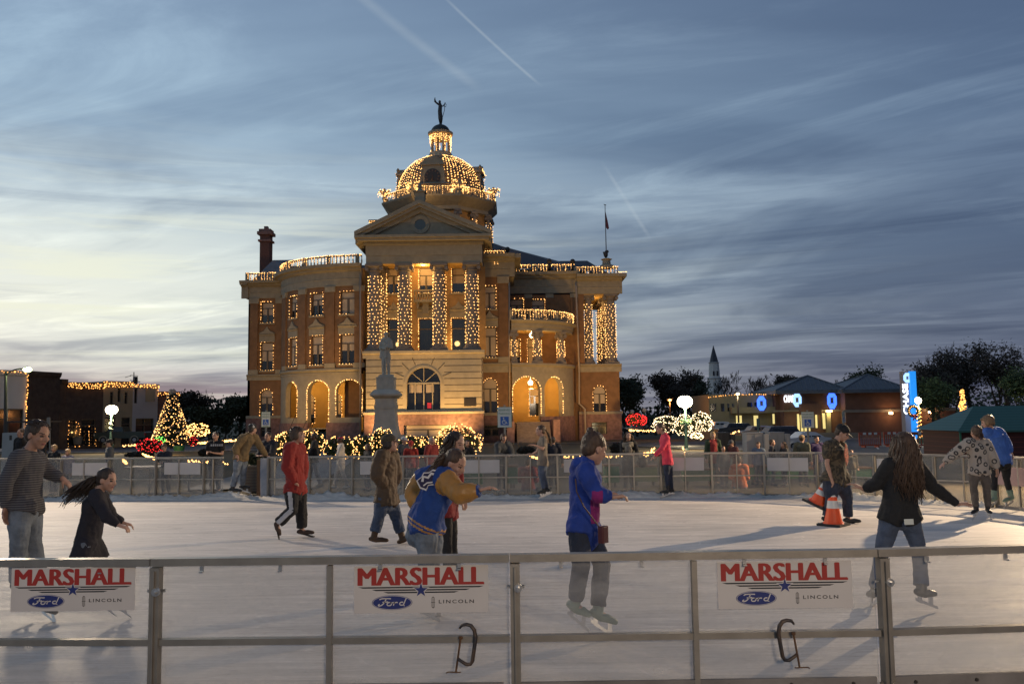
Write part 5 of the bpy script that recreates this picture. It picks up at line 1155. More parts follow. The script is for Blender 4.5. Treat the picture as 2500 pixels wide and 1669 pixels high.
# ------------------------------------------------------------------ globe lamps
M_post = mat('green_iron_post', (.02, .045, .035), .5)
GLW = glowmat('white_globe_glow', (1.0, .84, .60), 14.0)
def globe_lamp(px, ty, by, Y, label, twin=True, gr=.24, power=420, wreath=False, dx=.32, spiral=False):
    b0 = at(px, by, Y); T = Za(px, ty, Y); e = empty('globe_street_lamp', tuple(b0), label, 'street lamp', 'globe street lamps')
    H = T - b0.z; b = MB(); b.lathe(b0, [(.26, 0), (.24, .35), (.14, .5), (.10, .9), (.075, H - .6), (.09, H - .55), (.06, H - .5), (.05, H - .3)], 12)
    if twin: b.tube([b0 + V((-dx, 0, H - gr - .06)), b0 + V((-dx * .8, 0, H - .42)), b0 + V((0, 0, H - .5)), b0 + V((dx * .8, 0, H - .42)), b0 + V((dx, 0, H - gr - .06))], .035, 6)
    b.build('post', M_post, e)
    for s_ in ((-1, 1) if twin else (0,)):
        g = MB(); c = b0 + V((s_ * dx, 0, H)); g.ell(c, gr, n=18, m=12); g.build('globe', GLW, e, smooth=True)
        if not twin: g = MB(); g.lathe(c + V((0, 0, gr - .03)), [(.1, 0), (.06, .12), (.02, .22)], 8); g.build('finial', M_post, e)
    light('globe_lamp_light', 'POINT', b0 + V((0, -.5, H - gr - .1)), power, (1.0, .82, .55), .25)
    return e, b0, H
M_garl = mat('garland_green', (.02, .05, .02), .9)
e, b0, H = globe_lamp(1676, 980, 1112, 57, 'bright twin globe street lamp before the white lit trees on the right', power=1500, gr=.37, dx=.14)
g = MB(); rnd = random.Random(3)
for _ in range(260): a = rnd.uniform(0, 6.28); g.octa(b0 + V((.38 * math.cos(a), .2 * math.sin(a), H - 1.35 + .10 * math.sin(a * 2) + rnd.uniform(-.08, .08))), .05)
g.build('garland', M_garl, e)
g = MB(); [g.octa(b0 + V((rnd.uniform(-.4, .4), -.2, H - 1.35 + rnd.uniform(-.1, .1))), .025) for _ in range(14)]; g.build('garland_lights', BULB, e)
e, b0, H = globe_lamp(270, 1000, 1096, 68, 'bright twin globe street lamp before the shop fronts on the left', power=1300, gr=.34, dx=.13)
g = MB()
for _ in range(220): t_ = rnd.uniform(0, 1); a = t_ * 14; g.octa(b0 + V((.15 * math.cos(a), .15 * math.sin(a), H - .85 - .8 * t_)), .05)
g.build('garland', mat('silver_garland', (.12, .14, .11), .5), e)
for px, ty, by, Y, lb in [(1544, 1005, 1048, 110, 'small unlit globe lamp left above the red lit shrub'), (1575, 1001, 1048, 108, 'small unlit globe lamp right above the red lit shrub')]:
    b0 = at(px, by, Y); T = Za(px, ty, Y); e = empty('globe_street_lamp', tuple(b0), lb, 'street lamp', 'unlit globe lamps'); b = MB(); b.lathe(b0, [(.2, 0), (.1, .5), (.07, T - b0.z - .3)], 8); b.build('post', M_post, e); b = MB(); b.ell(b0 + V((0, 0, T - b0.z)), .3); b.build('globe', mat('opal_globe', (.5, .48, .45), .4), e, smooth=True)
# right globe with wrapped post and wreath
e, b0, H = globe_lamp(2247, 977, 1082, 64, 'single globe street lamp with lights spiralled up its post beside the pylon sign', twin=False, gr=.24, power=650)
g = MB(); zz = .3
while zz < H - .5:
    a = zz * 22; g.octa(b0 + V((.14 * math.cos(a), .14 * math.sin(a), zz)), .045); zz += .045
g.build('light_wrap', BULB_O, e)
q0 = at(2230, 1003, 63.5); b = MB(); rnd = random.Random(8)
for i in range(420):
    a = rnd.uniform(0, 6.283); rr = .36 + rnd.uniform(-.09, .09); b.octa(q0 + V((rr * math.cos(a), rnd.uniform(-.08, .08), rr * math.sin(a))), .05)
w_ = b.build('wreath', M_garl, label='lit Christmas wreath with red bow hanging on the lamp beside the pylon', cat='wreath')
b = MB(); [b.octa(q0 + V((.37 * math.cos(i * .42), -.12, .37 * math.sin(i * .42))), .045) for i in range(15)]; b.build('wreath_lights', BULB_O, w_)
b = MB(); b.ell(q0 + V((-.1, -.15, -.36)), (.14, .06, .11)); b.ell(q0 + V((.12, -.15, -.36)), (.14, .06, .11)); b.tube([q0 + V((0, -.15, -.4)), q0 + V((-.12, -.15, -.68))], .05, 5); b.tube([q0 + V((0, -.15, -.4)), q0 + V((.12, -.15, -.66))], .05, 5); b.build('bow', mat('red_ribbon', (.25, .01, .01), .5), w_, smooth=True)
# small far lamps
def polelamp(px, ty, by, Y, col, es, power, label, r=.22):
    b0 = at(px, by, Y); T = Za(px, ty, Y); e = empty('street_lamp', tuple(b0), label, 'street lamp'); b = MB(); b.tube([b0, (b0.x, b0.y, T)], .08, 6); b.obox((b0.x, b0.y, T + .1), ((1, 0, 0), (0, 1, 0), (0, 0, 1)), (.35, .2, .08)); b.build('pole', M_dark, e); b = MB(); b.ell((b0.x, b0.y - .1, T), (r, r, r * .6)); b.build('lamp_head', glowmat('lamp' + str(px), col, es), e, smooth=True)
    if power: light('street_lamp_light', 'POINT', (b0.x, b0.y - .3, T - .4), power, col, .2)
polelamp(1637, 976, 1050, 100, (1, .38, .10), 9, 250, 'thin pole lamp glowing orange left of the twin globes')
polelamp(1803, 961, 1035, 95, (1, .85, .5), 5, 150, 'tall thin pole lamp before the low bank wing')
polelamp(2250, 929, 1000, 110, (1, .45, .15), 7, 0, 'small orange lamp in the trees right of the pylon sign', .3)

# ------------------------------------------------------------------ lit tree and shrubs
def ontop(px, py, Y): return at(px, py, Y)
xg = at(418, 1094, 66); T = Za(418, 960, 66)
e = empty('christmas_tree', tuple(xg), 'tall cone shaped Christmas tree with warm lights and pale ribbon bows', 'christmas tree')
H = T - xg.z; b = MB(); rnd = random.Random(4)
R0_ = 1.32
for i in range(5200):
    t_ = rnd.random() ** .75; z = H * (1 - t_) * .97 + .25; rr = (R0_ * t_ + .2) * rnd.uniform(.75, 1.02); a = rnd.uniform(0, 6.283); q = xg + V((rr * math.cos(a), rr * math.sin(a), z)); d_ = V((math.cos(a), math.sin(a), -.35)); c = V((-math.sin(a), math.cos(a), 0)); b.add([q, q + c * .05, q + d_ * .22, q - c * .05], [(0, 1, 2, 3)])
b.build('foliage', mat('fir_green', (.012, .03, .012), .9), e)
b = MB(); b.tube([xg, xg + V((0, 0, H))], [.12, .03], 6); b.build('trunk', M_bark, e)
b = MB()
for i in range(400):
    t_ = rnd.random() ** .7; z = H * (1 - t_) * .97 + .15; rr = (R0_ * t_ + .22) * 1.06; a = rnd.uniform(2.6, 6.9); b.octa(xg + V((rr * math.cos(a), rr * math.sin(a), z)), .034)
b.build('tree_lights', BULB, e)
b = MB()
for i in range(70):
    t_ = (i + .5) / 70; z = H * (1 - t_) * .95 + .25; rr = (R0_ * t_ + .2) * 1.03; a = i * 2.4; c = xg + V((rr * math.cos(a), rr * math.sin(a), z)); tt = V((-math.sin(a), math.cos(a), .3)); b.ell(c + tt * .09, (.10, .07, .06), n=6, m=4); b.ell(c - tt * .09, (.10, .07, .06), n=6, m=4)
b.build('ribbon_bows', mat('pale_ribbon', (.42, .33, .27), .7), e)
b = MB(); c = xg + V((0, 0, H + .1))
for i in range(10): a = i * .628; b.ell(c + V((.16 * math.cos(a), .16 * math.sin(a), .08 * math.sin(i * 3))), (.14, .14, .18), n=8, m=5)
b.build('tree_topper', MC['pale_ribbon'], e, smooth=True)
b = MB(); b.lathe(at(437, 1100, 64), [(.35, 0), (.42, .35), (.40, .38)], 12); b.build('green_tub', mat('green_plastic', (.02, .12, .05), .6), label='green round tub on the lawn under the Christmas tree', cat='tub')
def shrub(px, py0, py1, wpx, Y, label, nb=180, m=None, foliage=M_leafd, bulb=BULB, r=.045, cat='shrub', group='shrubs wrapped in string lights', nf=1500, sparse=1.0, name='lit_shrub'):
    """shrub between pixel rows py0..py1; a rounded heap of leaves with lamps strewn over its skin"""
    c = at(px, (py0 + py1) / 2, Y); rx = wpx / 2 / ppm(Y); rz = (py1 - py0) / 2 / ppm(Y); e = empty(name, (c.x, Y, c.z - rz), label, cat, group); rnd = random.Random(px)
    def pt(k): 
        a = rnd.uniform(0, 6.283); s_ = rnd.uniform(-.85, 1); q = math.sqrt(max(0, 1 - s_ * s_)); nn = 1 + .25 * mnoise.noise(V((a * 1.3, s_ * 2, px)))
        return V((c.x + rx * q * math.cos(a) * k * nn, Y + rx * .7 * q * math.sin(a) * k * nn, c.z + rz * s_ * k * nn)), math.sin(a)
    b = MB()
    for i in range(nf):
        q, _ = pt(rnd.uniform(.5, .98)); a = V((rnd.uniform(-1, 1), rnd.uniform(-1, 1), rnd.uniform(-1, 1))).normalized(); cc = a.orthogonal(); s_ = Y * .0013; b.add([q - a * s_, q + cc * s_ * .6, q + a * s_, q - cc * s_ * .6], [(0, 1, 2, 3)])
    b.build('foliage', foliage, e); b = MB(); k = 0
    while k < nb:
        q, sy = pt(1.03)
        if sy > .35: continue
        b.octa(q, r * rnd.uniform(.6, 1.05)); k += 1
    b.build('string_lights', bulb, e)
    return e
M_hedge = mat('hedge_leaves', (.05, .075, .02), .8, col2=(.03, .05, .015), vs=3)
HG = 'lit hedge bushes in front of the courthouse'
for px, p0, p1, w_, Y, nb, lb in [(710, 1052, 1128, 90, 47, 190, 'round lit bush behind the red sweatshirt man'), (760, 1052, 1112, 62, 48, 110, 'small lit bush right of the red sweatshirt man head'), (830, 1066, 1124, 80, 47, 90, 'low green hedge bush with sparse lights behind the pink headband walker'), (893, 1062, 1125, 70, 47.5, 90, 'green hedge bush with sparse lights left of the statue pedestal'),
        (933, 1046, 1120, 52, 45, 150, 'bright lit bush at the left foot of the statue pedestal'), (1005, 1064, 1120, 90, 47, 110, 'green hedge bush with lights right of the statue pedestal'), (1060, 1066, 1125, 70, 46.5, 70, 'green hedge bush with lights behind the man in the red shirt'), (1120, 1036, 1128, 108, 46, 300, 'largest round lit bush, at the right end of the hedge')]:
    shrub(px, p0, p1, w_, Y, lb, nb, foliage=M_hedge, r=.031, group=HG)
shrub(368, 1072, 1110, 62, 60, 'spiky shrub wrapped in red lights at the left of the Christmas tree', 150, bulb=BULBR, r=.035)
shrub(390, 1066, 1085, 26, 61, 'small shrub with green and yellow lights beside the red shrub', 60, bulb=BULBG, r=.04)
shrub(472, 1066, 1088, 20, 62, 'small dark shrub with few red lights right of the Christmas tree', 30, bulb=BULBR, r=.04)
shrub(485, 1034, 1066, 50, 72, 'round shrub with warm white lights right of the Christmas tree', 170, r=.055)
shrub(1553, 1010, 1040, 48, 100, 'shrub covered in red lights right of the courthouse', 170, bulb=BULBR, r=.06)
shrub(1625, 1016, 1056, 62, 74, 'left lit shrub of the white cluster by the twin globe lamp', 170, bulb=BULBW, r=.042, name='lit_shrub')
shrub(1668, 1012, 1066, 40, 72, 'narrow blazing lit shrub directly behind the twin globe lamp post', 170, bulb=BULBW, r=.04)
shrub(1712, 1006, 1056, 54, 70, 'tall lit shrub right of the twin globe lamp post', 230, bulb=BULBW, r=.042)
shrub(1702, 1056, 1072, 30, 68, 'low lit basket shaped shrub below the tall lit one', 80, bulb=BULBW, r=.05)
light('shrub_glow_lamp', 'POINT', at(1670, 1060, 67), 420, (1, .8, .45), .8)
light('shrub_glow_lamp', 'POINT', at(1120, 1080, 43.5), 60, AMB, .6); light('shrub_glow_lamp', 'POINT', at(420, 1090, 62), 90, AMB, .6)
for px, p0, p1, w_, lb in [(1035, 1092, 1112, 60, 'low dark bush behind the man in the red shirt'), (1285, 1090, 1110, 46, 'low dark bush left of the grey T-shirt skater'), (1350, 1092, 1110, 30, 'low brown bush right of the grey T-shirt skater'), (1510, 1080, 1110, 44, 'low dark bush left of the scarf woman'), (340, 1102, 1118, 70, 'low brown bush behind the stooping man'), (500, 1096, 1114, 30, 'low brown bush left of the black T-shirt man')]:
    shrub(px, p0, p1, w_, 40, lb, 0, group='unlit low bushes', foliage=M_leafb, name='low_bush')
# ground string lights, one string per bed edge
def gstring(px0, px1, py0, py1, Y, label, n=40, m=None, rows=1, r=.045):
    b = MB(); rnd = random.Random(px0)
    for i in range(n): 
        t_ = rnd.random(); p = at(px0 + (px1 - px0) * t_, py0 + (py1 - py0) * t_ + rnd.uniform(-2, 2) * rows, Y); b.octa(p, r)
    b.build('ground_light_string', m or BULB, label=label, cat='string lights', group='strings of lights laid along beds and kerbs')
gstring(300, 350, 1088, 1084, 66, 'short string of lights on the ground left of the red shrub', 22)
gstring(480, 600, 1082, 1072, 78, 'long string of lights on the lawn edge left of the tan jacket man', 130, r=.06)
gstring(345, 385, 1108, 1122, 38, 'scattered lights in the bed under the red shrub', 40)
gstring(300, 312, 1122, 1132, 38, 'small clump of lights beside the capped man', 14, rows=2)
gstring(450, 560, 1124, 1130, 34, 'string of lights behind the far boards left of the gate', 50, rows=1.3, r=.035)
gstring(598, 625, 1126, 1133, 30, 'clump of lights in the planter by the gate', 44, rows=1.2, r=.03)
gstring(1290, 1330, 1112, 1122, 36, 'string of lights low behind the grey T-shirt skater', 40, rows=1.2, r=.035)
gstring(1370, 1520, 1115, 1114, 36, 'string of lights low behind the blue hoodie skater', 40, r=.03)
gstring(1534, 1600, 1050, 1052, 90, 'string of lights on the kerb under the red shrub', 60, r=.06)
gstring(1570, 1600, 1110, 1098, 44, 'lights in the bed left of the pink jacket skater', 18, rows=3)
gstring(1780, 1805, 1064, 1052, 62, 'lights on a small bush right of the dark cabinet', 24, rows=2)
gstring(1667, 1672, 1092, 1108, 40, 'short upright string of lights by the lamp foot', 8)
# bare lit trunk on the right
q = lambda px, py: at(px, py, 60); e = empty('lit_bare_tree', q(2358, 1060), 'crooked bare tree trunk wrapped in orange lights above the stall roof', 'tree'); b = MB(); pth = [q(2358, 1062), q(2358, 1018), q(2352, 1005), q(2346, 990), q(2348, 975), q(2345, 952)]; b.tube(pth, [.14, .13, .12, .10, .07, .04], 7); b.tube([q(2350, 998), q(2358, 990), q(2363, 988)], [.07, .05, .03], 6); b.tube([q(2347, 955), q(2336, 952)], [.04, .02], 5); b.tube([q(2345, 955), q(2352, 946)], [.04, .02], 5); b.build('trunk', M_bark, e)
g = MB(); rnd = random.Random(2)
for i in range(260): k = rnd.randrange(5); p = pth[k].lerp(pth[k + 1], rnd.random()); w_ = (.30, .34, .26, .2, .15)[k]; g.octa(p + V((rnd.uniform(-w_, w_), -.15, rnd.uniform(-.1, .1))), .04)
g.build('string_lights', BULB_O, e)

# ------------------------------------------------------------------ soldier monument (generic infantry figure on a tall pedestal)
M_mon = mat('weathered_marble', (.48, .43, .35), .85, var=.14, vs=2.2, bump=.35, bs=14)
YM = 50.0; q = lambda px, py: at(px, py, YM); mx = q(943, 1000).x; e = empty('soldier_monument', (mx, YM, gz(0, YM) - .1), 'pale stone soldier statue on a tall flared pedestal before the courthouse', 'monument')
zz = lambda py: Za(943, py, YM); sc = 1 / ppm(YM)
def sq(b, w0, w1, za, zb):
    b.add([(mx + sx * w0, YM + sy * w0, za) for sx, sy in ((-1, -1), (1, -1), (1, 1), (-1, 1))] + [(mx + sx * w1, YM + sy * w1, zb) for sx, sy in ((-1, -1), (1, -1), (1, 1), (-1, 1))], [(3, 2, 1, 0), (4, 5, 6, 7), (0, 1, 5, 4), (1, 2, 6, 5), (2, 3, 7, 6), (3, 0, 4, 7)])
b = MB()
for w0, w1, a, c in ((.95, .95, 1102, 1062), (.74, .74, 1062, 1057), (.72, .62, 1057, 1035), (.62, .56, 1035, 998), (.60, .60, 998, 994), (.62, .62, 994, 989), (.57, .57, 989, 972), (.62, .82, 972, 966), (.82, .84, 966, 962), (.84, .60, 962, 951), (.5, .5, 951, 924), (.53, .53, 924, 921), (.40, .40, 921, 917)): sq(b, w0, w1, zz(a), zz(c))
b.build('pedestal', M_mon, e)
b = MB(); b.prism([(.18 * math.cos(i * .524), .18 * math.sin(i * .524)) for i in range(12)], (mx, YM - .5, zz(937)), (1, 0, 0), (0, 0, 1), (0, -1, 0), .03); b.build('carved_roundel', M_mon, e)

# ------------------------------------------------------------------ bank and other things on the right
YK = 98.0
KB = 'bank'
M_bb = mat('bank_brick', (.135, .068, .045), .9, var=.14, vs=1.5); M_bs = mat('bank_stone', (.20, .17, .135), .85, var=.1, vs=1.5); M_cream = mat('cream_render', (.22, .19, .12), .85, var=.06, vs=.7)
LITW = glowmat('lit_interior', (1.0, .80, .30), .85); 
e = empty('bank_building', at(2050, 1070, YK), 'low red brick bank with two grey hip roofs and blue lit logos', 'building')
q = lambda px, py, Y=YK: at(px, py, Y); gB = gz(0, YK) - .1
def bx(b, px0, px1, py0, py1, y0, y1, zb=None):
    b.box(q(px0, py0, y0).x, q(px1, py0, y0).x, y0, y1, zb if zb is not None else q((px0 + px1) / 2, py1, y0).z, q((px0 + px1) / 2, py0, y0).z)
b = MB(); bx(b, 1912, 2062, 952, 0, YK - 2, YK + 8, gB); bx(b, 2062, 2212, 952, 0, YK - 3.5, YK + 8, gB); bx(b, 1893, 1912, 964, 0, YK - .5, YK + 8, gB); bx(b, 2212, 2332, 995, 0, YK - 2.5, YK + 8, gB); bx(b, 1956, 2005, 985, 0, YK - 3, YK - 2, q(1980, 1012).z); b.build('wall', M_bb, e)
b = MB(); bx(b, 1730, 1893, 962, 0, YK + .6, YK + 10, gB); b.build('side_wing_wall', M_cream, e)
b = MB(); bx(b, 1786, 1893, 993, 1008, YK - .5, YK + .6); b.build('canopy', M_cream, e)
b = MB(); bx(b, 1888, 2062, 1000, 1004, YK - 2.15, YK - 2.0); bx(b, 2060, 2214, 999, 1006, YK - 3.7, YK - 3.5); bx(b, 2212, 2334, 996, 1003, YK - 2.7, YK - 2.5); bx(b, 2060, 2334, 1054, 1068, YK - 3.75, YK - 3.5); b.build('stone_band', M_bs, e)
def hip(b, px0, px1, pyE, pxA, pyA, y0, y1):
    a, c = q(px0, pyE, y0), q(px1, pyE, y0); z = (a.z + c.z) / 2; ap = V((q(pxA, pyA, (y0 + y1) / 2).x, (y0 + y1) / 2, q(pxA, pyA, (y0 + y1) / 2).z))
    E_ = [V((a.x, y0, z)), V((c.x, y0, z)), V((c.x, y1, z)), V((a.x, y1, z))]
    b.add(E_ + [ap], [(0, 1, 4), (1, 2, 4), (2, 3, 4), (3, 0, 4)]); b.box(a.x, c.x, y0 - .02, y1 + .02, z - .35, z - .005)
    for i in range(4):
        for s in range(15):
            t_ = (s + .5) / 15; p = E_[i].lerp(E_[(i + 1) % 4], t_)
            if i in (0, 1): k = 1 - abs(2 * t_ - 1); b.tube([p + V((0, 0, .03)), p.lerp(E_[i].lerp(E_[(i + 1) % 4], .5) * 0 + ap + (p - E_[i].lerp(E_[(i + 1) % 4], .5)) * 0, k * .98) + V((0, 0, .03))] if False else [p + V((0, 0, .03)), p + (ap - (E_[i] + E_[(i + 1) % 4]) / 2) * k + V((0, 0, .03))], .05, 4)
        b.tube([E_[i] + V((0, 0, .02)), ap + V((0, 0, .02))], .09, 4)
b = MB(); hip(b, 1893, 2073, 952, 1972, 917, YK - 3.2, YK + 7); o = b.build('roof', mat('seam_roof', (.11, .12, .135), .5, metal=.3, var=.15, vs=2), e)
b = MB(); hip(b, 2056, 2222, 950, 2118, 914, YK - 4.6, YK + 7); b.build('roof', MC['seam_roof'], e)
for i, (px0, px1, py0, py1, y0) in enumerate([(1944, 1978, 1010, 1052, YK - 2.06), (1988, 1996, 1008, 1044, YK - 2.06), (2006, 2018, 1008, 1046, YK - 2.06), (1795, 1812, 1014, 1042, YK + .53), (1838, 1852, 1014, 1042, YK + .53), (1884, 1892, 1010, 1034, YK - .56)]):
    b = MB(); bx(b, px0, px1, py0, py1, y0, y0 + .04); w_ = b.build('lit_window', LITW, e)
    b = MB(); n_ = max(1, int((px1 - px0) / 8))
    for k in range(n_ + 1): x = q(px0 + (px1 - px0) * k / n_, py0, y0).x; b.box(x - .06, x + .06, y0 - .06, y0, q(px0, py1, y0).z, q(px0, py0, y0).z)
    b.build('frame', M_frame, w_)
b = MB(); bx(b, 1928, 1962, 994, 1003, YK - 2.08, YK - 2.04); b.build('louvre', M_frame, e)
for (px0, px1, py0, py1) in ((1735, 1748, 985, 1003), (1760, 1768, 985, 1003), (1776, 1780, 985, 1003), (1788, 1791, 985, 1003), (1824, 1836, 982, 993), (1842, 1850, 982, 993)):
    b = MB(); bx(b, px0, px1, py0, py1, YK + .53, YK + .57); b.build('window', M_pane, e)
g = MB(); a, c = q(1730, 969, YK + .4), q(1800, 963, YK + .4); d_ = q(1908, 962, YK + .4); bulbs(g, [a, c, d_], .28, .06, .03); g.build('roof_lights', BULB_O, e)
BLU = glowmat('blue_sign_glow', (.05, .16, 1.0), 2.2); SKYB = glowmat('sky_blue_panel_glow', (.02, .30, .95), .85); WHG = glowmat('white_sign_glow', (.85, .9, 1.0), 2.4); PALB = glowmat('pale_blue_glow', (.35, .60, 1.0), 1.6)
def octlogo(b, c, r, ax, ay, an, sq_=1.0, gap=.34):
    """ring of four blocks round a square hole"""
    ri = r * .34; k = r * .414
    P = [[(-k, r), (r * .72, r), (r * .72, r) , (ri, ri), (-ri, ri), (-k - (r - ri) * .05, r)]]
    base = [(-ri, ri), (-r * .48, r), (r * .44, r), (r * .98, ri * 1.25), (ri * .9, ri * 1.25), (ri * .9, ri)]
    for i in range(4):
        a_ = -math.pi / 2 * i; pl = [((x * math.cos(a_) - y * math.sin(a_)) * sq_, x * math.sin(a_) + y * math.cos(a_)) for x, y in base]
        b.prism(pl[::-1], c, ax, ay, an, .05)
for px, py, wd, hh, y0 in ((1859, 986, 9, 16, YK - .9), (2030, 977, 11, 18, YK - 2.6)):
    pass
b = MB(); octlogo(b, q(1859, 984, YK - .6), .82, (1, 0, 0), (0, 0, 1), (0, -1, 0), .62); b.build('logo_sign', BLU, e)
b = MB(); octlogo(b, q(2031, 977, YK - 2.1), .95, (1, 0, 0), (0, 0, 1), (0, -1, 0), .55); b.build('logo_sign', BLU, e)
b = MB(); c = q(1946, 976, YK - 2.1); octlogo(b, c, .78, (1, 0, 0), (0, 0, 1), (0, -1, 0), .62); b.build('logo_sign', PALB, e)
text_mesh('sign_lettering', 'CHASE', 1.05, WHG, e, q(1914, 981, YK - 2.1), (1, 0, 0), (0, 0, 1), bold=.03, fitw=26.5 / ppm(YK), depth=.04)
for px, py in ((2175, 1008), (2271, 1006)):
    c = q(px, py, YK - (4.0 if px < 2200 else 2.9)); b = MB(); b.obox(c, ((1, 0, 0), (0, 1, 0), (0, 0, 1)), (.16, .12, .12)); b.build('wall_lamp', glowmat('wall_lamp_glow', (1, .68, .35), 12), e); light('wall_lamp_light', 'POINT', c + V((0, -.35, 0)), 60, (1, .5, .2), .1)
c = q(2024, 1003, YK - 2.8); b = MB(); b.obox(c, ((1, 0, 0), (0, 1, 0), (0, 0, 1)), (.3, .15, .1)); b.build('wall_lamp', glowmat('yellow_wall_lamp_glow', (1, .75, .3), 8), e); light('wall_lamp_light', 'POINT', c + V((0, -.3, -.3)), 70, (1, .75, .3), .1)
b = MB(); bx(b, 2018, 2028, 1006, 1050, YK - 2.6, YK - 2.1, gB); b.build('column', MC['cream_render'], e)
light('bank_porch_lamp', 'POINT', q(1960, 1030, YK - 4), 60, (1, .85, .4), .3)
b = MB(); bx(b, 1912, 2062, 1056, 1068, YK - 3.4, YK - 3.2); b.build('low_garden_wall', M_bs, label='low pale stone wall in front of the bank entrance', cat='wall')
# pylon sign
YPy = 70; e = empty('pylon_sign', at(2220, 1072, YPy), 'tall bank pylon sign with glowing blue side and vertical white lettering', 'sign'); q = lambda px, py, Y=YPy: at(px, py, Y)
b = MB(); b.box(q(2209, 990).x, q(2222, 990).x, YPy, YPy + .7, gz(0, YPy), q(2215, 906).z); b.build('panel', mat('grey_panel', (.22, .22, .25), .5), e)
b = MB(); b.box(q(2222.5, 990).x, q(2236.5, 990).x, YPy - .25, YPy + .45, q(2230, 1071).z, q(2230, 906).z); b.build('blue_light_box', SKYB, e)
t_ = text_mesh('sign_lettering', 'CHASE', .62, WHG, e, q(2219.6, 1010.5, YPy - .02), (0, 0, 1), (-1, 0, 0), bold=.012, fitw=74 / ppm(YPy), depth=.02)
b = MB(); octlogo(b, q(2215, 922, YPy - .02), .40, (1, 0, 0), (0, 0, 1), (0, -1, 0), .8); b.build('logo', PALB, e)
light('pylon_glow_lamp', 'AREA' if False else 'POINT', q(2232, 1000, YPy - 1.2), 45, (.1, .4, 1), .6)
# steeple
YS = 230; e = empty('church_steeple', at(1746, 990, YS), 'white church steeple with dark pointed spire above the trees', 'steeple'); q = lambda px, py: at(px, py, YS); M_st = mat('steeple_white', (.62, .57, .52), .8)
c = q(1745, 950); z = lambda py: q(1745, py).z
b = MB(); b.lathe((c.x, YS, 0), [(2.6, z(990)), (2.6, z(952)), (2.1, z(950)), (1.8, z(925)), (2.1, z(923)), (1.5, z(920)), (1.45, z(905)), (1.3, z(886)), (1.6, z(885)), (1.3, z(884))], 8, O8); b.build('tower', M_st, e)
b = MB(); b.lathe((c.x, YS, 0), [(1.2, z(884)), (.6, z(862)), (.05, z(843))], 8, O8); b.build('spire', M_roof, e)
for s_ in (-1, 1): b = MB(); b.box(c.x + s_ * .5 - .22, c.x + s_ * .5 + .22, YS - 1.6, YS - 1.5, z(917), z(906)); b.build('belfry_opening', M_pane, e)
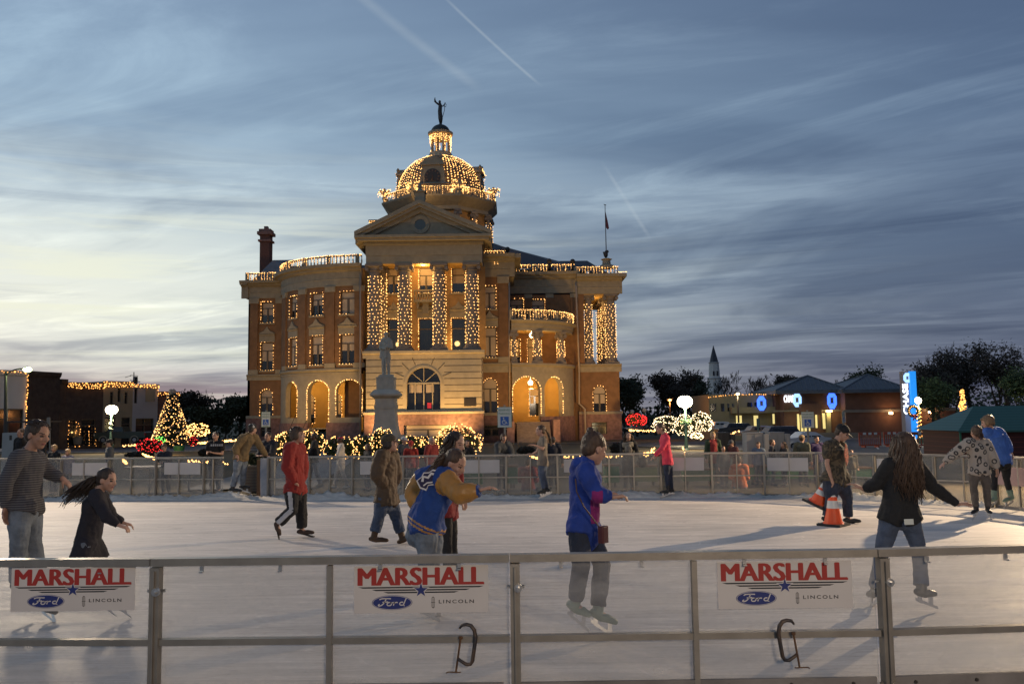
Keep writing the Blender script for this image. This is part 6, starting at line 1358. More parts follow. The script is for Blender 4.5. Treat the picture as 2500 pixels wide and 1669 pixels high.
# ------------------------------------------------------------------ vehicles
def car(px0, px1, pyt, pyb, Y, col, kind, label, facing=1, rz=0):
    """car seen side-on between pixel columns; kind suv, sedan or pickup"""
    A, B_ = at(px0, pyb, Y), at(px1, pyb, Y); Ln = B_.x - A.x; H = Za((px0 + px1) / 2, pyt, Y) - Za((px0 + px1) / 2, pyb, Y); z0 = A.z
    e = empty({'pickup': 'pickup_truck', 'suv': 'parked_suv', 'sedan': 'parked_car'}[kind], ((A.x + B_.x) / 2, Y, z0), label, {'pickup': 'pickup truck', 'suv': 'suv', 'sedan': 'car'}[kind], 'vehicles parked around the square')
    m = mat('car_paint_%d' % px0, col, .28, metal=.3); W = .9
    prof = {'suv': [(0, .25), (0, .52), (.03, .60), (.24, .66), (.33, .98), (.40, 1.0), (.90, 1.0), (.97, .66), (1, .60), (1, .25)],
            'sedan': [(0, .28), (0, .52), (.05, .62), (.28, .68), (.40, .98), (.48, 1.0), (.68, .98), (.84, .70), (.97, .66), (1, .55), (1, .28)],
            'pickup': [(0, .28), (0, .60), (.03, .66), (.24, .70), (.31, .98), (.36, 1.0), (.54, 1.0), (.58, .70), (.60, .68), (.98, .68), (1, .62), (1, .30)]}[kind]
    fx = (lambda t: A.x + t * Ln) if facing > 0 else (lambda t: B_.x - t * Ln)
    def slab(b, pr, y0, y1, taper=.0):
        k = len(pr); vs = [(fx(t), Y + y0 + (taper if h > .7 else 0), z0 + h * H) for t, h in pr] + [(fx(t), Y + y1 - (taper if h > .7 else 0), z0 + h * H) for t, h in pr]; b.add(vs, [tuple(range(k)), tuple(range(2 * k - 1, k - 1, -1))] + [(i, i + k, (i + 1) % k + k, (i + 1) % k) for i in range(k)])
    b = MB(); slab(b, prof, -W, W, .16); b.build('body', m, e)
    gp = {'suv': [(.345, .70), (.37, .95), (.88, .95), (.93, .70)], 'sedan': [(.36, .70), (.45, .94), (.66, .94), (.78, .72)], 'pickup': [(.29, .72), (.34, .95), (.53, .95), (.55, .72)]}[kind]
    b = MB()
    a0, a1, b1, b0 = gp; n_ = {'suv': 3, 'sedan': 2, 'pickup': 2}[kind]
    for i in range(n_):
        l = lambda p, r, t: (p[0] + (r[0] - p[0]) * t, p[1] + (r[1] - p[1]) * t); t0, t1 = i / n_ + .02, (i + 1) / n_ - .02
        P = [l(a0, b0, t0), l(a1, b1, t0), l(a1, b1, t1), l(a0, b0, t1)]; b.add([(fx(t), Y - W + .145 - (.16 if h < .8 else 0) * .9, z0 + h * H) for t, h in P], [(0, 1, 2, 3)])
    b.build('side_windows', M_pane, e)
    for t in (.19, .80):
        b = MB(); c = V((fx(t), Y - W - .02, z0 + .19 * H)); b.tube([c + V((0, .25, 0)), c + V((0, -.03, 0))], .19 * H, 16); wh = b.build('wheel', M_rubber, e); b = MB(); b.tube([c + V((0, -.03, 0)), c + V((0, -.05, 0))], .12 * H, 12); b.build('rim', mat('wheel_rim', (.3, .3, .32), .35, metal=.8), wh)
        b = MB(); [b.obox(c + V((.235 * H * math.cos(a_ * math.pi / 8), -.02, .235 * H * math.sin(a_ * math.pi / 8))), ((-math.sin(a_ * math.pi / 8), 0, math.cos(a_ * math.pi / 8)), (0, 1, 0), (math.cos(a_ * math.pi / 8), 0, math.sin(a_ * math.pi / 8))), (.05 * H, .05, .03 * H)) for a_ in range(0, 9)]; b.build('wheel_arch', mat('arch_trim_%d' % px0, (.22, .2, .16) if kind == 'pickup' else col, .5), e)
    b = MB(); b.box(fx(.005), fx(.02), Y - W - .01, Y - W + .3, z0 + .46 * H, z0 + .56 * H); b.build('headlight', mat('headlight_lens', (.6, .6, .6), .1), e)
    b = MB(); b.box(fx(.985), fx(1.004), Y - W - .01, Y - W + .25, z0 + .46 * H, z0 + .6 * H); b.build('tail_light', mat('tail_lens', (.3, .01, .01), .3), e)
    return e
car(238, 362, 1042, 1081, 92, (.05, .065, .055), 'pickup', 'dark green pickup truck parked before the grey white shop')
car(1738, 1793, 1029, 1054, 82, (.45, .45, .45), 'suv', 'white boxy vehicle just right of the white lit shrubs', -1)
car(1748, 1832, 1033, 1062, 76, (.03, .035, .045), 'suv', 'dark suv parked second from the white lit shrubs')
car(1803, 1893, 1040, 1070, 72, (.20, .15, .12), 'suv', 'tan suv parked behind the dark one with a roof rack')
car(1842, 1948, 1041, 1078, 66, (.028, .032, .05), 'suv', 'dark blue grey suv with roof rails behind the pale cabinets')
car(1905, 2022, 1054, 1096, 58, (.42, .43, .46), 'sedan', 'white car parked behind the right disabled parking sign')
car(1527, 1568, 1038, 1052, 108, (.1, .11, .14), 'sedan', 'far car below the red lit shrub')
# ------------------------------------------------------------------ signs
M_sb = mat('sign_white', (.55, .57, .52), .5); M_sg = mat('sign_green', (.03, .16, .08), .5); M_sblue = mat('sign_blue', (.02, .10, .38), .5)
M_galv = mat('galvanised_post', (.22, .21, .19), .5, metal=.5)
def pictogram(b, o, s, ax, ay, an):
    """wheelchair user: head, back, seat, leg, wheel"""
    st = lambda pts, w: strip(b, [(x * s, y * s) for x, y in pts], w * s, o, ax, ay, an, .001)
    b.prism([(s * (-.12 + .09 * math.cos(i * .785)), s * (.36 + .09 * math.sin(i * .785))) for i in range(8)], o, ax, ay, an, .001)
    st([(-.12, .24), (-.08, -.06), (.16, -.06), (.26, -.30), (.36, -.26)], .045); st([(-.10, .12), (.10, .12)], .035)
    st([(-.20 + .0, .06), (-.29, -.06), (-.30, -.20), (-.20, -.34), (-.04, -.38), (.10, -.32), (.17, -.20)], .035)
def psign(px, py0, py1, wpx, Y, yaw, label, words_=('RESERVED', 'PARKING'), extra=None):
    c = at(px, (py0 + py1) / 2, Y); H = (py1 - py0) / ppm(Y); W = wpx / ppm(Y) / max(.3, math.cos(yaw)); ax = V((math.cos(yaw), math.sin(yaw), 0)); ay = V((0, 0, 1)); an = ax.cross(ay)
    e = empty('parking_sign', (c.x, c.y, 0), label, 'sign', 'reserved parking signs beyond the rink')
    b = MB(); b.obox(c, (ax, an, ay), (W / 2, .002, H / 2)); b.build('plate', M_sg, e)
    b = MB(); b.obox(c + an * .003, (ax, an, ay), (W / 2 - .008, .0015, H / 2 - .008)); b.build('face', M_sb, e)
    o = c + an * .006 - ax * (W / 2)
    for i, w_ in enumerate(words_): text_mesh('sign_lettering', w_, H * .13, M_sg, e, o + ax * W * .10 + ay * (H * (.34 - .17 * i) - H * .04), ax, ay, fitw=W * .8)
    s = min(W * .62, H * .42); cc = c + an * .006 - ay * H * .18; b = MB(); b.obox(cc, (ax, an, ay), (s / 2, .001, s / 2)); b.build('blue_square', M_sblue, e)
    b = MB(); pictogram(b, cc + an * .003, s * .95, ax, ay, an); b.build('wheelchair_symbol', M_sb, e)
    if extra: text_mesh('sign_lettering', extra, H * .07, M_sg, e, o + ax * W * .2 - ay * H * .46, ax, ay, fitw=W * .6)
    b = MB(); b.box(c.x - .025, c.x + .025, c.y + .006, c.y + .03, gz(0, Y) - .05, c.z + H / 2 + .05); b.build('post', M_galv, e)
psign(1232, 993, 1043, 35, 21.8, -.25, 'reserved parking sign with wheelchair symbol in front of the courthouse porch steps')
psign(649, 1005, 1042, 19, 25.5, .5, 'narrow reserved parking sign in front of the courthouse left wing', extra='VAN ACCESSIBLE')
psign(1972, 1005, 1044, 31, 24.5, 0, 'reserved parking sign above the cap man in front of the bank')
psign(2060, 1005, 1032, 16, 25.5, .9, 'turned reserved parking sign just right of the cone carrying man head')
b = MB(); q = lambda px, py: at(px, py, 30); b.tube([q(122, 1125), q(121, 1018)], .03, 6); b.obox(q(118, 1028), ((1, .3, 0), (-.3, 1, 0), (0, 0, 1)), (.05, .01, .14)); b.build('sign_post', M_galv, label='thin metal sign post right of the striped sweater man head', cat='sign post')
b = MB(); q = lambda px, py: at(px, py, 26); b.tube([q(1851, 1110), q(1851, 1022)], .02, 6); b.obox(q(1851, 1032), ((1, .5, 0), (-.5, 1, 0), (0, 0, 1)), (.05, .01, .14)); b.build('sign_post', mat('green_sign_post', (.10, .16, .13), .5), label='thin post with narrow edge-on sign above the pale cabinets', cat='sign post')
# ------------------------------------------------------------------ crowd-side furniture
def cabinet(px0, px1, py0, Y, m, label, name='storage_cabinet', dpt=.5):
    a, c = at(px0, py0, Y), at(px1, py0, Y); b = MB(); g_ = gz(0, Y); H = a.z - g_; e = empty(name, ((a.x + c.x) / 2, Y, g_), label, 'cabinet', 'cabinets behind the far boards')
    b.box(a.x, c.x, Y, Y + dpt, g_, g_ + H); b.build('carcass', m, e); b = MB(); w_ = c.x - a.x; b.box(a.x + w_ * .48, a.x + w_ * .52, Y - .03, Y - .002, g_ + .05, g_ + H - .03); b.box(a.x - .01, c.x + .01, Y - .02, Y + dpt + .01, g_ + H + .002, g_ + H + .03); b.build('door_edges', m, e)
    b = MB(); b.box(c.x + .004, c.x + .12, Y - .18, Y + .2, g_ + H * .55, g_ + H - .02); b.build('open_door', m, e)
M_pg = mat('pale_grey_paint', (.33, .31, .29), .7, var=.06, vs=2)
cabinet(1823, 1862, 1058, 24.5, M_pg, 'pale grey cabinet left of the boy in the dark jacket'); cabinet(1880, 1914, 1057, 24.9, M_pg, 'pale grey cabinet behind the boy in the dark jacket'); cabinet(1752, 1781, 1058, 25.5, M_dark, 'black upright cabinet right of the green cardigan woman')
M_green = mat('green_vinyl', (.02, .13, .055), .6, var=.1, vs=2); M_bench = mat('brown_bench_wood', (.14, .075, .035), .7, var=.2, vs=8, stretch=(1, 6, 6))
for i, (px0, px1, py0, py1, Y, c, lb) in enumerate([(1002, 1042, 1148, 1175, 22.6, M_green, 'behind the red shirt man'), (1132, 1178, 1142, 1168, 22.6, M_green, 'left of the hooded woman'), (1238, 1264, 1140, 1170, 22.6, M_green, 'right of the hooded woman'), (1476, 1512, 1138, 1166, 22.6, M_green, 'left of the scarf woman'), (1545, 1606, 1140, 1190, 22.8, mat('pale_green_vinyl', (.13, .17, .08), .7), 'right of the scarf woman'),
        (1670, 1745, 1148, 1178, 22.8, M_green, 'left of the orange shirt person'), (1830, 1875, 1140, 1186, 23, M_green, 'below the boy in the dark jacket'), (1880, 1990, 1160, 1195, 23.2, M_green, 'below the right blank banner'), (2060, 2130, 1155, 1195, 23, M_green, 'right of the cone carrying man')]):
    a, c_ = at(px0, py0, Y), at(px1, py1, Y); e = empty('padded_bench', ((a.x + c_.x) / 2, Y, gz(0, Y)), 'green covered bench beyond the boards ' + lb, 'bench', 'green covered benches behind the boards'); b = MB(); zt_ = max(a.z, .35); b.box(a.x, c_.x, Y, Y + .4, gz(0, Y) + .12, zt_); b.build('skirt', c, e); b = MB(); b.box(a.x - .02, c_.x + .02, Y - .02, Y + .42, zt_ + .002, zt_ + .05); b.build('seat', M_bench, e)
    b = MB(); [b.box(x - .03, x + .03, Y + .1, Y + .16, gz(0, Y), gz(0, Y) + .12) for x in (a.x + .1, c_.x - .1)]; b.build('feet', M_dark, e)
# rental-skate table rails on the left
e = empty('folding_table', at(375, 1190, 23), 'pale folding table behind the far boards left of the stooping man', 'table'); q = lambda px, py: at(px, py, 23); b = MB(); b.box(q(312, 1130).x, q(470, 1130).x, 22.8, 23.5, q(380, 1142).z, q(380, 1138).z); b.build('table_top', M_pg, e)
for px in (320, 366, 462): b = MB(); b.tube([q(px, 1142), (q(px, 1142).x, 23, gz(0, 23))], .025, 6); b.build('leg', M_galv, e)
# planter and gate at the opening
e = empty('brick_planter', at(612, 1200, 22.5), 'low brick planter with greenery and lights right behind the open gate', 'planter'); q = lambda px, py: at(px, py, 22.5); b = MB(); b.box(q(598, 1140).x, q(628, 1140).x, 22.5, 23.2, 0, q(610, 1140).z); b.build('brick_box', bands('course_brick', (.12, .05, .035), (.2, .16, .12), .075, .88, 2, .9), e)
b = MB(); b.box(q(596, 1137).x, q(630, 1137).x, 22.45, 23.25, q(610, 1140).z + .002, q(610, 1136).z); b.build('coping', M_bs, e)
b = MB(); rnd = random.Random(6)
for _ in range(500): c = q(613 + rnd.uniform(-15, 14), 1122 + rnd.uniform(-13, 12)) + V((0, rnd.uniform(.1, .5), 0)); a = V((rnd.uniform(-1, 1), rnd.uniform(-1, 1), rnd.uniform(-1, 1))).normalized() * .05; d_ = a.orthogonal() * .5; b.add([c - a, c + d_, c + a, c - d_], [(0, 1, 2, 3)])
b.build('foliage', M_leafd, e)
e = empty('rink_gate', at(640, 1214, 20.5), 'open gate in the far boards with wooden post and white draped panel', 'gate'); q = lambda px, py: at(px, py, 20.5)
b = MB(); b.box(q(627, 1150).x, q(634, 1150).x, 20.5, 20.58, 0, q(630, 1122).z); b.build('wooden_post', M_bench, e)
b = MB(); pl = [q(636, 1118), q(652, 1118), q(661, 1206), q(660, 1212), q(636, 1212), q(635, 1150)]; b.add(pl + [p + V((0, .03, 0)) for p in pl], [tuple(range(5, -1, -1)), tuple(range(6, 12))] + [(i, (i + 1) % 6, 6 + (i + 1) % 6, 6 + i) for i in range(6)]); b.build('draped_panel', mat('white_blue_sheet', (.5, .52, .56), .7, col2=(.22, .27, .36), vs=3.0), e)
b = MB(); b.box(q(660, 1150).x, q(671, 1150).x, 20.45, 20.55, 0, RAIL); b.build('gate_post', M_alu, e)
# red plastic barricades
for px, Y, m_, lb in [(2126, 56, 'o', 'left of the long haired girl head'), (2186, 57, 'o', 'hidden partly by the long haired girl head'), (2267, 54, 'o', 'right of the long haired girl, the widest one'), (2338, 56, 'y', 'left of the peace sign sweater child, yellow and orange')]:
    c = at(px, 1100, Y); g_ = gz(0, Y); m = mat('barricade_' + m_, (.30, .055, .025) if m_ == 'o' else (.42, .20, .02), .6, var=.15, vs=3); e = empty('plastic_barricade', (c.x, Y, g_), ('yellow and orange' if m_ == 'y' else 'orange red') + ' plastic barricade ' + lb, 'barricade', 'plastic barricades on the street'); w_ = .72 if px != 2267 else 1.0
    b = MB(); b.box(c.x - w_, c.x + w_, Y, Y + .08, g_ + .82, g_ + 1.0); b.box(c.x - w_, c.x + w_, Y, Y + .08, g_ + .12, g_ + .22); b.box(c.x - w_, c.x - w_ + .08, Y, Y + .08, g_ + .22, g_ + .82); b.box(c.x + w_ - .08, c.x + w_, Y, Y + .08, g_ + .22, g_ + .82)
    for k in range(9): x = c.x - w_ + .2 + (2 * w_ - .4) * k / 8; b.box(x - .025, x + .025, Y + .02, Y + .06, g_ + .22, g_ + .82)
    b.build('barrier_frame', m, e); b = MB(); [b.box(c.x + s_ * w_ * .6 - .05, c.x + s_ * w_ * .6 + .05, Y - .25, Y + .33, g_, g_ + .12) for s_ in (-1, 1)]; b.build('feet', m, e)
    b = MB(); [b.box(c.x + k * w_ * .5 - .1, c.x + k * w_ * .5 + .1, Y - .006, Y - .001, g_ + .84, g_ + .98) for k in (-1, 0, 1)]; b.build('reflective_band', M_sb, e)
# green-roofed stall
YG = 38; q = lambda px, py, Y=YG: at(px, py, Y); e = empty('market_stall', q(2420, 1110), 'red sided market stall with green metal roof at the right edge', 'stall'); g_ = gz(0, YG); x0 = q(2345, 1050).x; x1 = q(2700, 1050).x
b = MB(); b.box(x0, x1, YG, YG + 3.5, g_, q(2400, 1052).z); b.build('wall', bands('red_boards', (.16, .035, .025), (.07, .018, .015), .22, .88, 2, .8), e)
b = MB(); zE = q(2400, 1050).z; zR = q(2430, 990).z; a, c, d_, f_ = V((x0 - .25, YG - .3, zE)), V((x1, YG - .3, zE)), V((x1, YG + 1.8, zR)), V((x0 + 1.6, YG + 1.8, zR)); b.add([a, c, d_, f_, V((x0 - .25, YG + 3.9, zE)), a - V((0, 0, .08)), c - V((0, 0, .08))], [(0, 1, 2, 3), (0, 3, 4), (5, 6, 1, 0)]); b.build('roof', bands('green_roof_sheet', (.035, .10, .075), (.05, .13, .10), .12, .6, 2, .45), e)
b = MB(); b.tube([V((x0 - .1, YG - .15, g_)), V((x0 - .1, YG - .15, zE))], .05, 6); b.build('corner_post', M_sg, e)
# small things at left edge
b = MB(); q = lambda px, py: at(px, py, 34); b.box(q(6, 1050).x, q(62, 1050).x, 34, 34.6, gz(0, 34), q(30, 1056).z); b.build('white_container', mat('container_white', (.35, .36, .35), .6, var=.08, vs=1.5), label='white box container behind the man holding up a phone', cat='container')
b = MB(); q = lambda px, py: at(px, py, 36); b.box(q(14, 1030).x, q(120, 1030).x, 36, 37, q(60, 1031).z, q(60, 1027).z); [b.box(q(p, 1030).x - .05, q(p, 1030).x + .05, 36, 36.1, gz(0, 36), q(60, 1031).z) for p in (16, 110)]; b.build('shelter_canopy', M_dark, label='flat dark canopy on posts behind the striped sweater man', cat='canopy')
b = MB(); q = lambda px, py: at(px, py, 90); b.lathe(q(189, 1084), [(.35, 0), (.5, .75), (.55, .8)], 12); b.build('street_planter', M_bs, label='pale round planter beside the lit shop doorway', cat='planter')
# cones
M_or = mat('cone_orange', (.80, .09, .015), .5, var=.06, vs=4); M_refl = mat('reflective_white', (.62, .60, .56), .4)
def cone(base, ax_up, H, label, fade='o'):
    up = V(ax_up).normalized(); xx = up.orthogonal().normalized(); yy = up.cross(xx); e = empty('traffic_cone', tuple(base), label, 'traffic cone', 'traffic cones'); base = V(base)
    R_ = lambda t: .155 * (1 - t) + .032 * t
    for (t0, t1, m, nm) in ((.05, .42, M_or, 'cone_body'), (.42, .60, M_refl, 'reflective_band'), (.60, .69, M_or, 'cone_middle'), (.69, .88, M_refl, 'reflective_band'), (.88, 1.0, M_or, 'cone_tip')):
        b = MB(); b.tube([base + up * H * t0, base + up * H * t1], [R_(t0), R_(t1)], 20); b.build(nm, m, e, smooth=False)
    b = MB(); b.obox(base + up * .02, (xx, yy, up), (.20, .20, .02)); b.build('base', M_black, e); b = MB(); b.tube([base + up * .04, base + up * .06], [.17, .16], 20); b.build('collar', M_or, e)
c0 = onz(2035, 1283); cone((c0.x, c0.y, 0.004), (0, 0, 1), (1283 - 1183) / ppm(c0.y), 'orange traffic cone with two white bands standing on the ice')
p0 = at(1996, 1232, 14.7); p1 = at(2018, 1172, 14.6); cone(p0, p1 - p0, (p1 - p0).length, 'tilted red orange traffic cone carried behind the standing cone')

# ------------------------------------------------------------------ people
def remesh(b, vox, smooth=2, fold=0.0, fs=14.0, seed=0, keep=None):
    """fuse the overlapping closed shapes of b into one continuous skin; returns a mesh"""
    me = bpy.data.meshes.new('tmp'); me.from_pydata(b.v, [], b.f); me.update()
    o = bpy.data.objects.new('tmp', me); TMP.objects.link(o)
    r = o.modifiers.new('r', 'REMESH'); r.mode = 'VOXEL'; r.voxel_size = vox; r.use_smooth_shade = True
    if smooth: s = o.modifiers.new('s', 'SMOOTH'); s.factor = .5; s.iterations = smooth
    TMPL.update(); out = bpy.data.meshes.new_from_object(o.evaluated_get(TMPL.depsgraph)); bpy.data.objects.remove(o); bpy.data.meshes.remove(me)
    out.materials.clear()
    if fold:
        sd = V((seed * 1.7, seed * .9, seed * 2.3))
        for v in out.vertices:
            p = v.co; n_ = mnoise.noise(V((p.x * fs, p.y * fs, p.z * fs * .55)) + sd) + .6 * mnoise.noise(V((p.x * fs * 2.3, p.y * fs * 2.3, p.z * fs * 1.1)) + sd * 2) + .9 * (.22 - abs(mnoise.noise(V((p.x * fs * 1.5, p.y * fs * 1.5, p.z * fs * 1.8)) + sd * 3)))
            v.co = p + v.normal * (n_ * fold)
    return out
class _T: pass
TMPS = bpy.data.scenes.new('building_scene'); TMP = TMPS.collection
class TMPL_:
    def update(self): TMPS.view_layers[0].update(); self.depsgraph = TMPS.view_layers[0].depsgraph
TMPL = TMPL_()
def link(name, me, mats, parent, smooth=True):
    for m in (mats if isinstance(mats, (list, tuple)) else [mats]): me.materials.append(m)
    if smooth: me.polygons.foreach_set('use_smooth', [True] * len(me.polygons))
    o = bpy.data.objects.new(name, me); COL.objects.link(o)
    if parent is not None: o.parent = parent; o.matrix_parent_inverse = parent.matrix_basis.inverted()
    return o
SKIN = {'fair': mat('skin_fair', (.42, .24, .17), .55, var=.05, vs=20), 'mid': mat('skin_mid', (.34, .19, .13), .55, var=.05, vs=20), 'dark': mat('skin_dark', (.09, .045, .03), .5, var=.05, vs=20)}
M_lip = mat('lips', (.24, .08, .07), .5); M_eye = mat('eyes_dark', (.02, .015, .012), .3)
HAIR = {k: mat('hair_' + k, c, .5, col2=tuple(x * 2.2 for x in c), vs=40, stretch=(1, 1, .15), bump=.6, bs=120) for k, c in {'black': (.008, .006, .005), 'dark': (.018, .011, .007), 'brown': (.04, .022, .012), 'light': (.10, .06, .03), 'blond': (.26, .17, .08), 'grey': (.18, .17, .16)}.items()}
def cloth(name, c, var=.16, rough=.85, col2=None, bump=.9): return mat('cloth_' + name, c, rough, var=var, vs=9, bump=bump, bs=15, col2=col2)
DENIM = cloth('denim', (.055, .075, .12), .3); DENIML = cloth('denim_light', (.13, .155, .19), .3); DENIMD = cloth('denim_dark', (.022, .03, .055), .3); BLK = cloth('black', (.010, .010, .012), .2)
M_skate = mat('skate_leather_black', (.015, .014, .014), .45); M_skateg = mat('skate_boot_green', (.15, .22, .17), .5, var=.15, vs=9); M_skatew = mat('skate_boot_white', (.45, .46, .45), .5)
def frame(f, u=(0, 0, 1)):
    f = V(f).normalized(); u = V(u); r = f.cross(u).normalized(); return r, f, r.cross(f).normalized()
def head_shapes(b, C, f, s=1.0, near=True):
    """skull, jaw, nose, brow, lips, ears round the head centre C, looking along f"""
    r, f, u = frame(f, UPH[0]); P = lambda x, y, z: C + (r * x + f * y + u * z) * s; A = (r, f, u)
    e = lambda c, rr, n=12, m=8: b.ell(c, tuple(k * s for k in rr), A, n, m)
    e(P(0, -.012, .030), (.076, .096, .088), 16, 12); e(P(0, .018, -.022), (.064, .072, .080), 14, 10); e(P(0, .045, -.078), (.036, .038, .032)); e(P(0, -.01, -.05), (.056, .06, .055))
    e(P(0, .094, -.020), (.013, .020, .016), 8, 6); b.tube([P(0, .078, .022), P(0, .100, -.014)], [.009 * s, .013 * s], 6)
    e(P(0, .072, .030), (.050, .018, .012), 10, 6); e(P(0, .080, -.054), (.024, .012, .010), 8, 6)
    for q in (-1, 1): e(P(q * .078, -.010, -.006), (.010, .022, .032), 8, 6); e(P(q * .038, .062, -.018), (.024, .022, .020), 8, 6)
    return P
UPH = [V((0, 0, 1))]
def hand_shapes(b, W, tip, palm_n, s=1.0, curl=.35, side=1):
    """palm from the wrist W towards tip, four unequal fingers and a thumb, slightly curled towards palm_n"""
    d = (tip - W).normalized(); pn = (V(palm_n) - d * V(palm_n).dot(d)); pn = pn.normalized() if pn.length > .01 else d.orthogonal(); sd = d.cross(pn) * side
    b.obox(W + d * .045 * s, (d, sd, pn), (.048 * s, .038 * s, .014 * s)); b.ell(W + d * .02 * s, (.035 * s, .03 * s, .019 * s), (d, sd, pn), 8, 6)
    for k, (o_, l_) in enumerate(((-.030, .062), (-.010, .076), (.011, .070), (.030, .054))):
        a0 = W + d * .088 * s + sd * o_ * s; c1 = curl * (1 + .15 * k); p1 = a0 + (d * math.cos(c1 * .5) + pn * math.sin(c1 * .5)) * l_ * .5 * s; p2 = p1 + (d * math.cos(c1 * 1.5) + pn * math.sin(c1 * 1.5)) * l_ * .5 * s
        b.tube([a0 - d * .015 * s, a0, p1, p2], [.0095 * s, .0095 * s, .0088 * s, .0075 * s], 6, dome=True)
    t0 = W + d * .03 * s - sd * .032 * s; b.tube([t0, t0 + (d * .6 - sd * .7 + pn * .25) * .035 * s, t0 + (d * 1.0 - sd * .6 + pn * .5) * .062 * s], [.012 * s, .011 * s, .009 * s], 6, dome=True)
def lerp(a, b, t): return a + (b - a) * t
def person(label, J, o):
    """J: joints in metres {head, neck, pelvis, shA elA wrA haA shB.. hipA knA anA toA ..}; o: look"""
    vox = o.get('vox', .012); s = o.get('s', 1.0); sk = SKIN[o.get('skin', 'fair')]; fat = o.get('fat', 1.0)
    base = lerp(J['anA'], J['anB'], .5); base.z = min(J['anA'].z, J['anB'].z) - .08
    e = empty('person', tuple(base), label, 'person', o.get('group'))
    up = (J['neck'] - J['pelvis']).normalized(); fwd = V(o['body']) if 'body' in o else V(o['face']); rt_ = (J['shB'] - J['shA']); rt_ = (rt_ - up * rt_.dot(up))
    bf = (fwd - up * fwd.dot(up)).normalized(); rt_ = bf.cross(up)
    mid = lerp(J['pelvis'], J['neck'], .45) + V(o.get('belly', (0, 0, 0))); chest = lerp(J['pelvis'], J['neck'], .76) + V(o.get('hunch', (0, 0, 0)))
    hw = o.get('sw', .17) * s
    UPH[0] = V(o.get('hup', (0, 0, 1)))
    b = MB(); P = head_shapes(b, J['head'], o['face'], s * o.get('hs', 1.0))
    b.tube([lerp(J['neck'], J['head'], -.15), lerp(J['neck'], J['head'], .35), J['head'] - V(o['face']).normalized() * .015 * s], [.060 * s, .052 * s, .05 * s], 12)
    dn_ = (lerp(J['knA'], J['knB'], .5) - lerp(J['hipA'], J['hipB'], .5)).normalized(); dn_ = (dn_ - up * .6).normalized()
    def torso(b, k, ext=0.0, hem=None, w=1.0):
        pts = [lerp(J['pelvis'], lerp(J['hipA'], J['hipB'], .5), .5 if k else 0) + dn_ * ((.035 + ext) if k else .02) * s, J['pelvis'] + up * (0 if k else .04), mid, chest, lerp(chest, J['neck'], .72)]
        b.tube(pts, [(.145 + k if k else .11) * fat * s * w, (.150 + k if k else .13) * fat * s, (.135 + k) * fat * s, (.155 + k) * fat * s * (1 + (hw / s - .17)), (.085 + k * .7) * s], 18, ref=rt_, ratio=o.get('depthr', .74), dome=(ext == 0))
        for q in 'AB': b.ell(lerp(J['sh' + q], J['neck'], .15) , ((.072 + k) * s, (.066 + k) * s, (.062 + k) * s), (rt_, bf, up))
    torso(b, 0)
    for q in 'AB':
        sh, el_, wr, ha = (J[n_ + q] for n_ in ('sh', 'el', 'wr', 'ha'))
        b.tube([lerp(sh, J['neck'], .2), sh, lerp(sh, el_, .45), el_], [.05 * s, .052 * s, .046 * s, .036 * s], 10, dome=True); b.tube([el_, lerp(el_, wr, .35), wr], [.037 * s, .036 * s, .024 * s], 10, dome=True)
        hand_shapes(b, wr, ha, o.get('palm' + q, (0, 0, -1)), s, o.get('curl', .45), -1 if q == 'A' else 1)
        hp, kn, an, to = (J[n_ + q] for n_ in ('hip', 'kn', 'an', 'to'))
        b.tube([lerp(hp, J['pelvis'], .3), hp, lerp(hp, kn, .5), kn], [.085 * fat * s, .088 * fat * s, .072 * fat * s, .052 * s], 12, dome=True); b.tube([kn, lerp(kn, an, .35), an], [.052 * s, .052 * s, .034 * s], 12, dome=True)
        b.tube([an - V((0, 0, .02)), lerp(an, to, .5) - V((0, 0, .02)), to], [.032 * s, .034 * s, .026 * s], 8, dome=True)
    me = remesh(b, max(vox * .8, .0085), 1)
    # skin, lips, eyes by place on the face
    r, f, u = frame(o['face'], UPH[0]); hs_ = s * o.get('hs', 1.0)
    mi = []
    for p in me.polygons:
        d = p.center - J['head']; x, y, z = d.dot(r) / hs_, d.dot(f) / hs_, d.dot(u) / hs_
        k = 0
        if y > .05:
            if abs(abs(x) - .034) < .012 and .005 < z < .017: k = 2
            elif abs(abs(x) - .036) < .017 and .031 < z < .038: k = 3
            elif abs(x) < .024 and -.061 < z < -.048: k = 1
        mi.append(k)
    for m in (sk, M_lip, M_eye): me.materials.append(m)
    body = link('body', me, HAIR[o.get('hair', 'brown')], e); me.polygons.foreach_set('material_index', mi)
    # top garment
    k = o.get('puff', .022); b = MB(); ext = o.get('ext', .04); torso(b, k, ext, w=o.get('hemw', 1.0)); kl = o.get('legpuff', .016)
    for q in 'AB': b.tube([J['pelvis'] + up * .02 * s, lerp(J['hip' + q], J['pelvis'], .25) + up * .015 * s, lerp(J['hip' + q], J['kn' + q], (ext + .055) / .42)], [.12 * fat * s, (.116 + kl) * fat * s, (.113 + kl) * fat * s], 12, dome=False)
    b.tube([lerp(J['neck'], J['head'], -.35), lerp(J['neck'], J['head'], .12)], [(.085 + k * .5) * s, (.062 + k * .3) * s], 12)
    if o.get('sleeve', 1.0) > 0:
        for q in 'AB':
            sh, el_, wr = (J[n_ + q] for n_ in ('sh', 'el', 'wr')); b.tube([lerp(sh, J['neck'], .35), sh, lerp(sh, el_, .5)], [(.06 + k) * s, (.058 + k) * s, (.050 + k) * s], 12, dome=True)
            if o.get('sleeve', 1.0) > .5: b.tube([lerp(sh, el_, .4), el_, lerp(el_, wr, .5), lerp(el_, wr, .97)], [(.050 + k) * s, (.045 + k) * s, (.040 + k * .9) * s, (.031 + k * .5) * s], 12, dome=False); b.ell(el_, (.044 + k) * s)
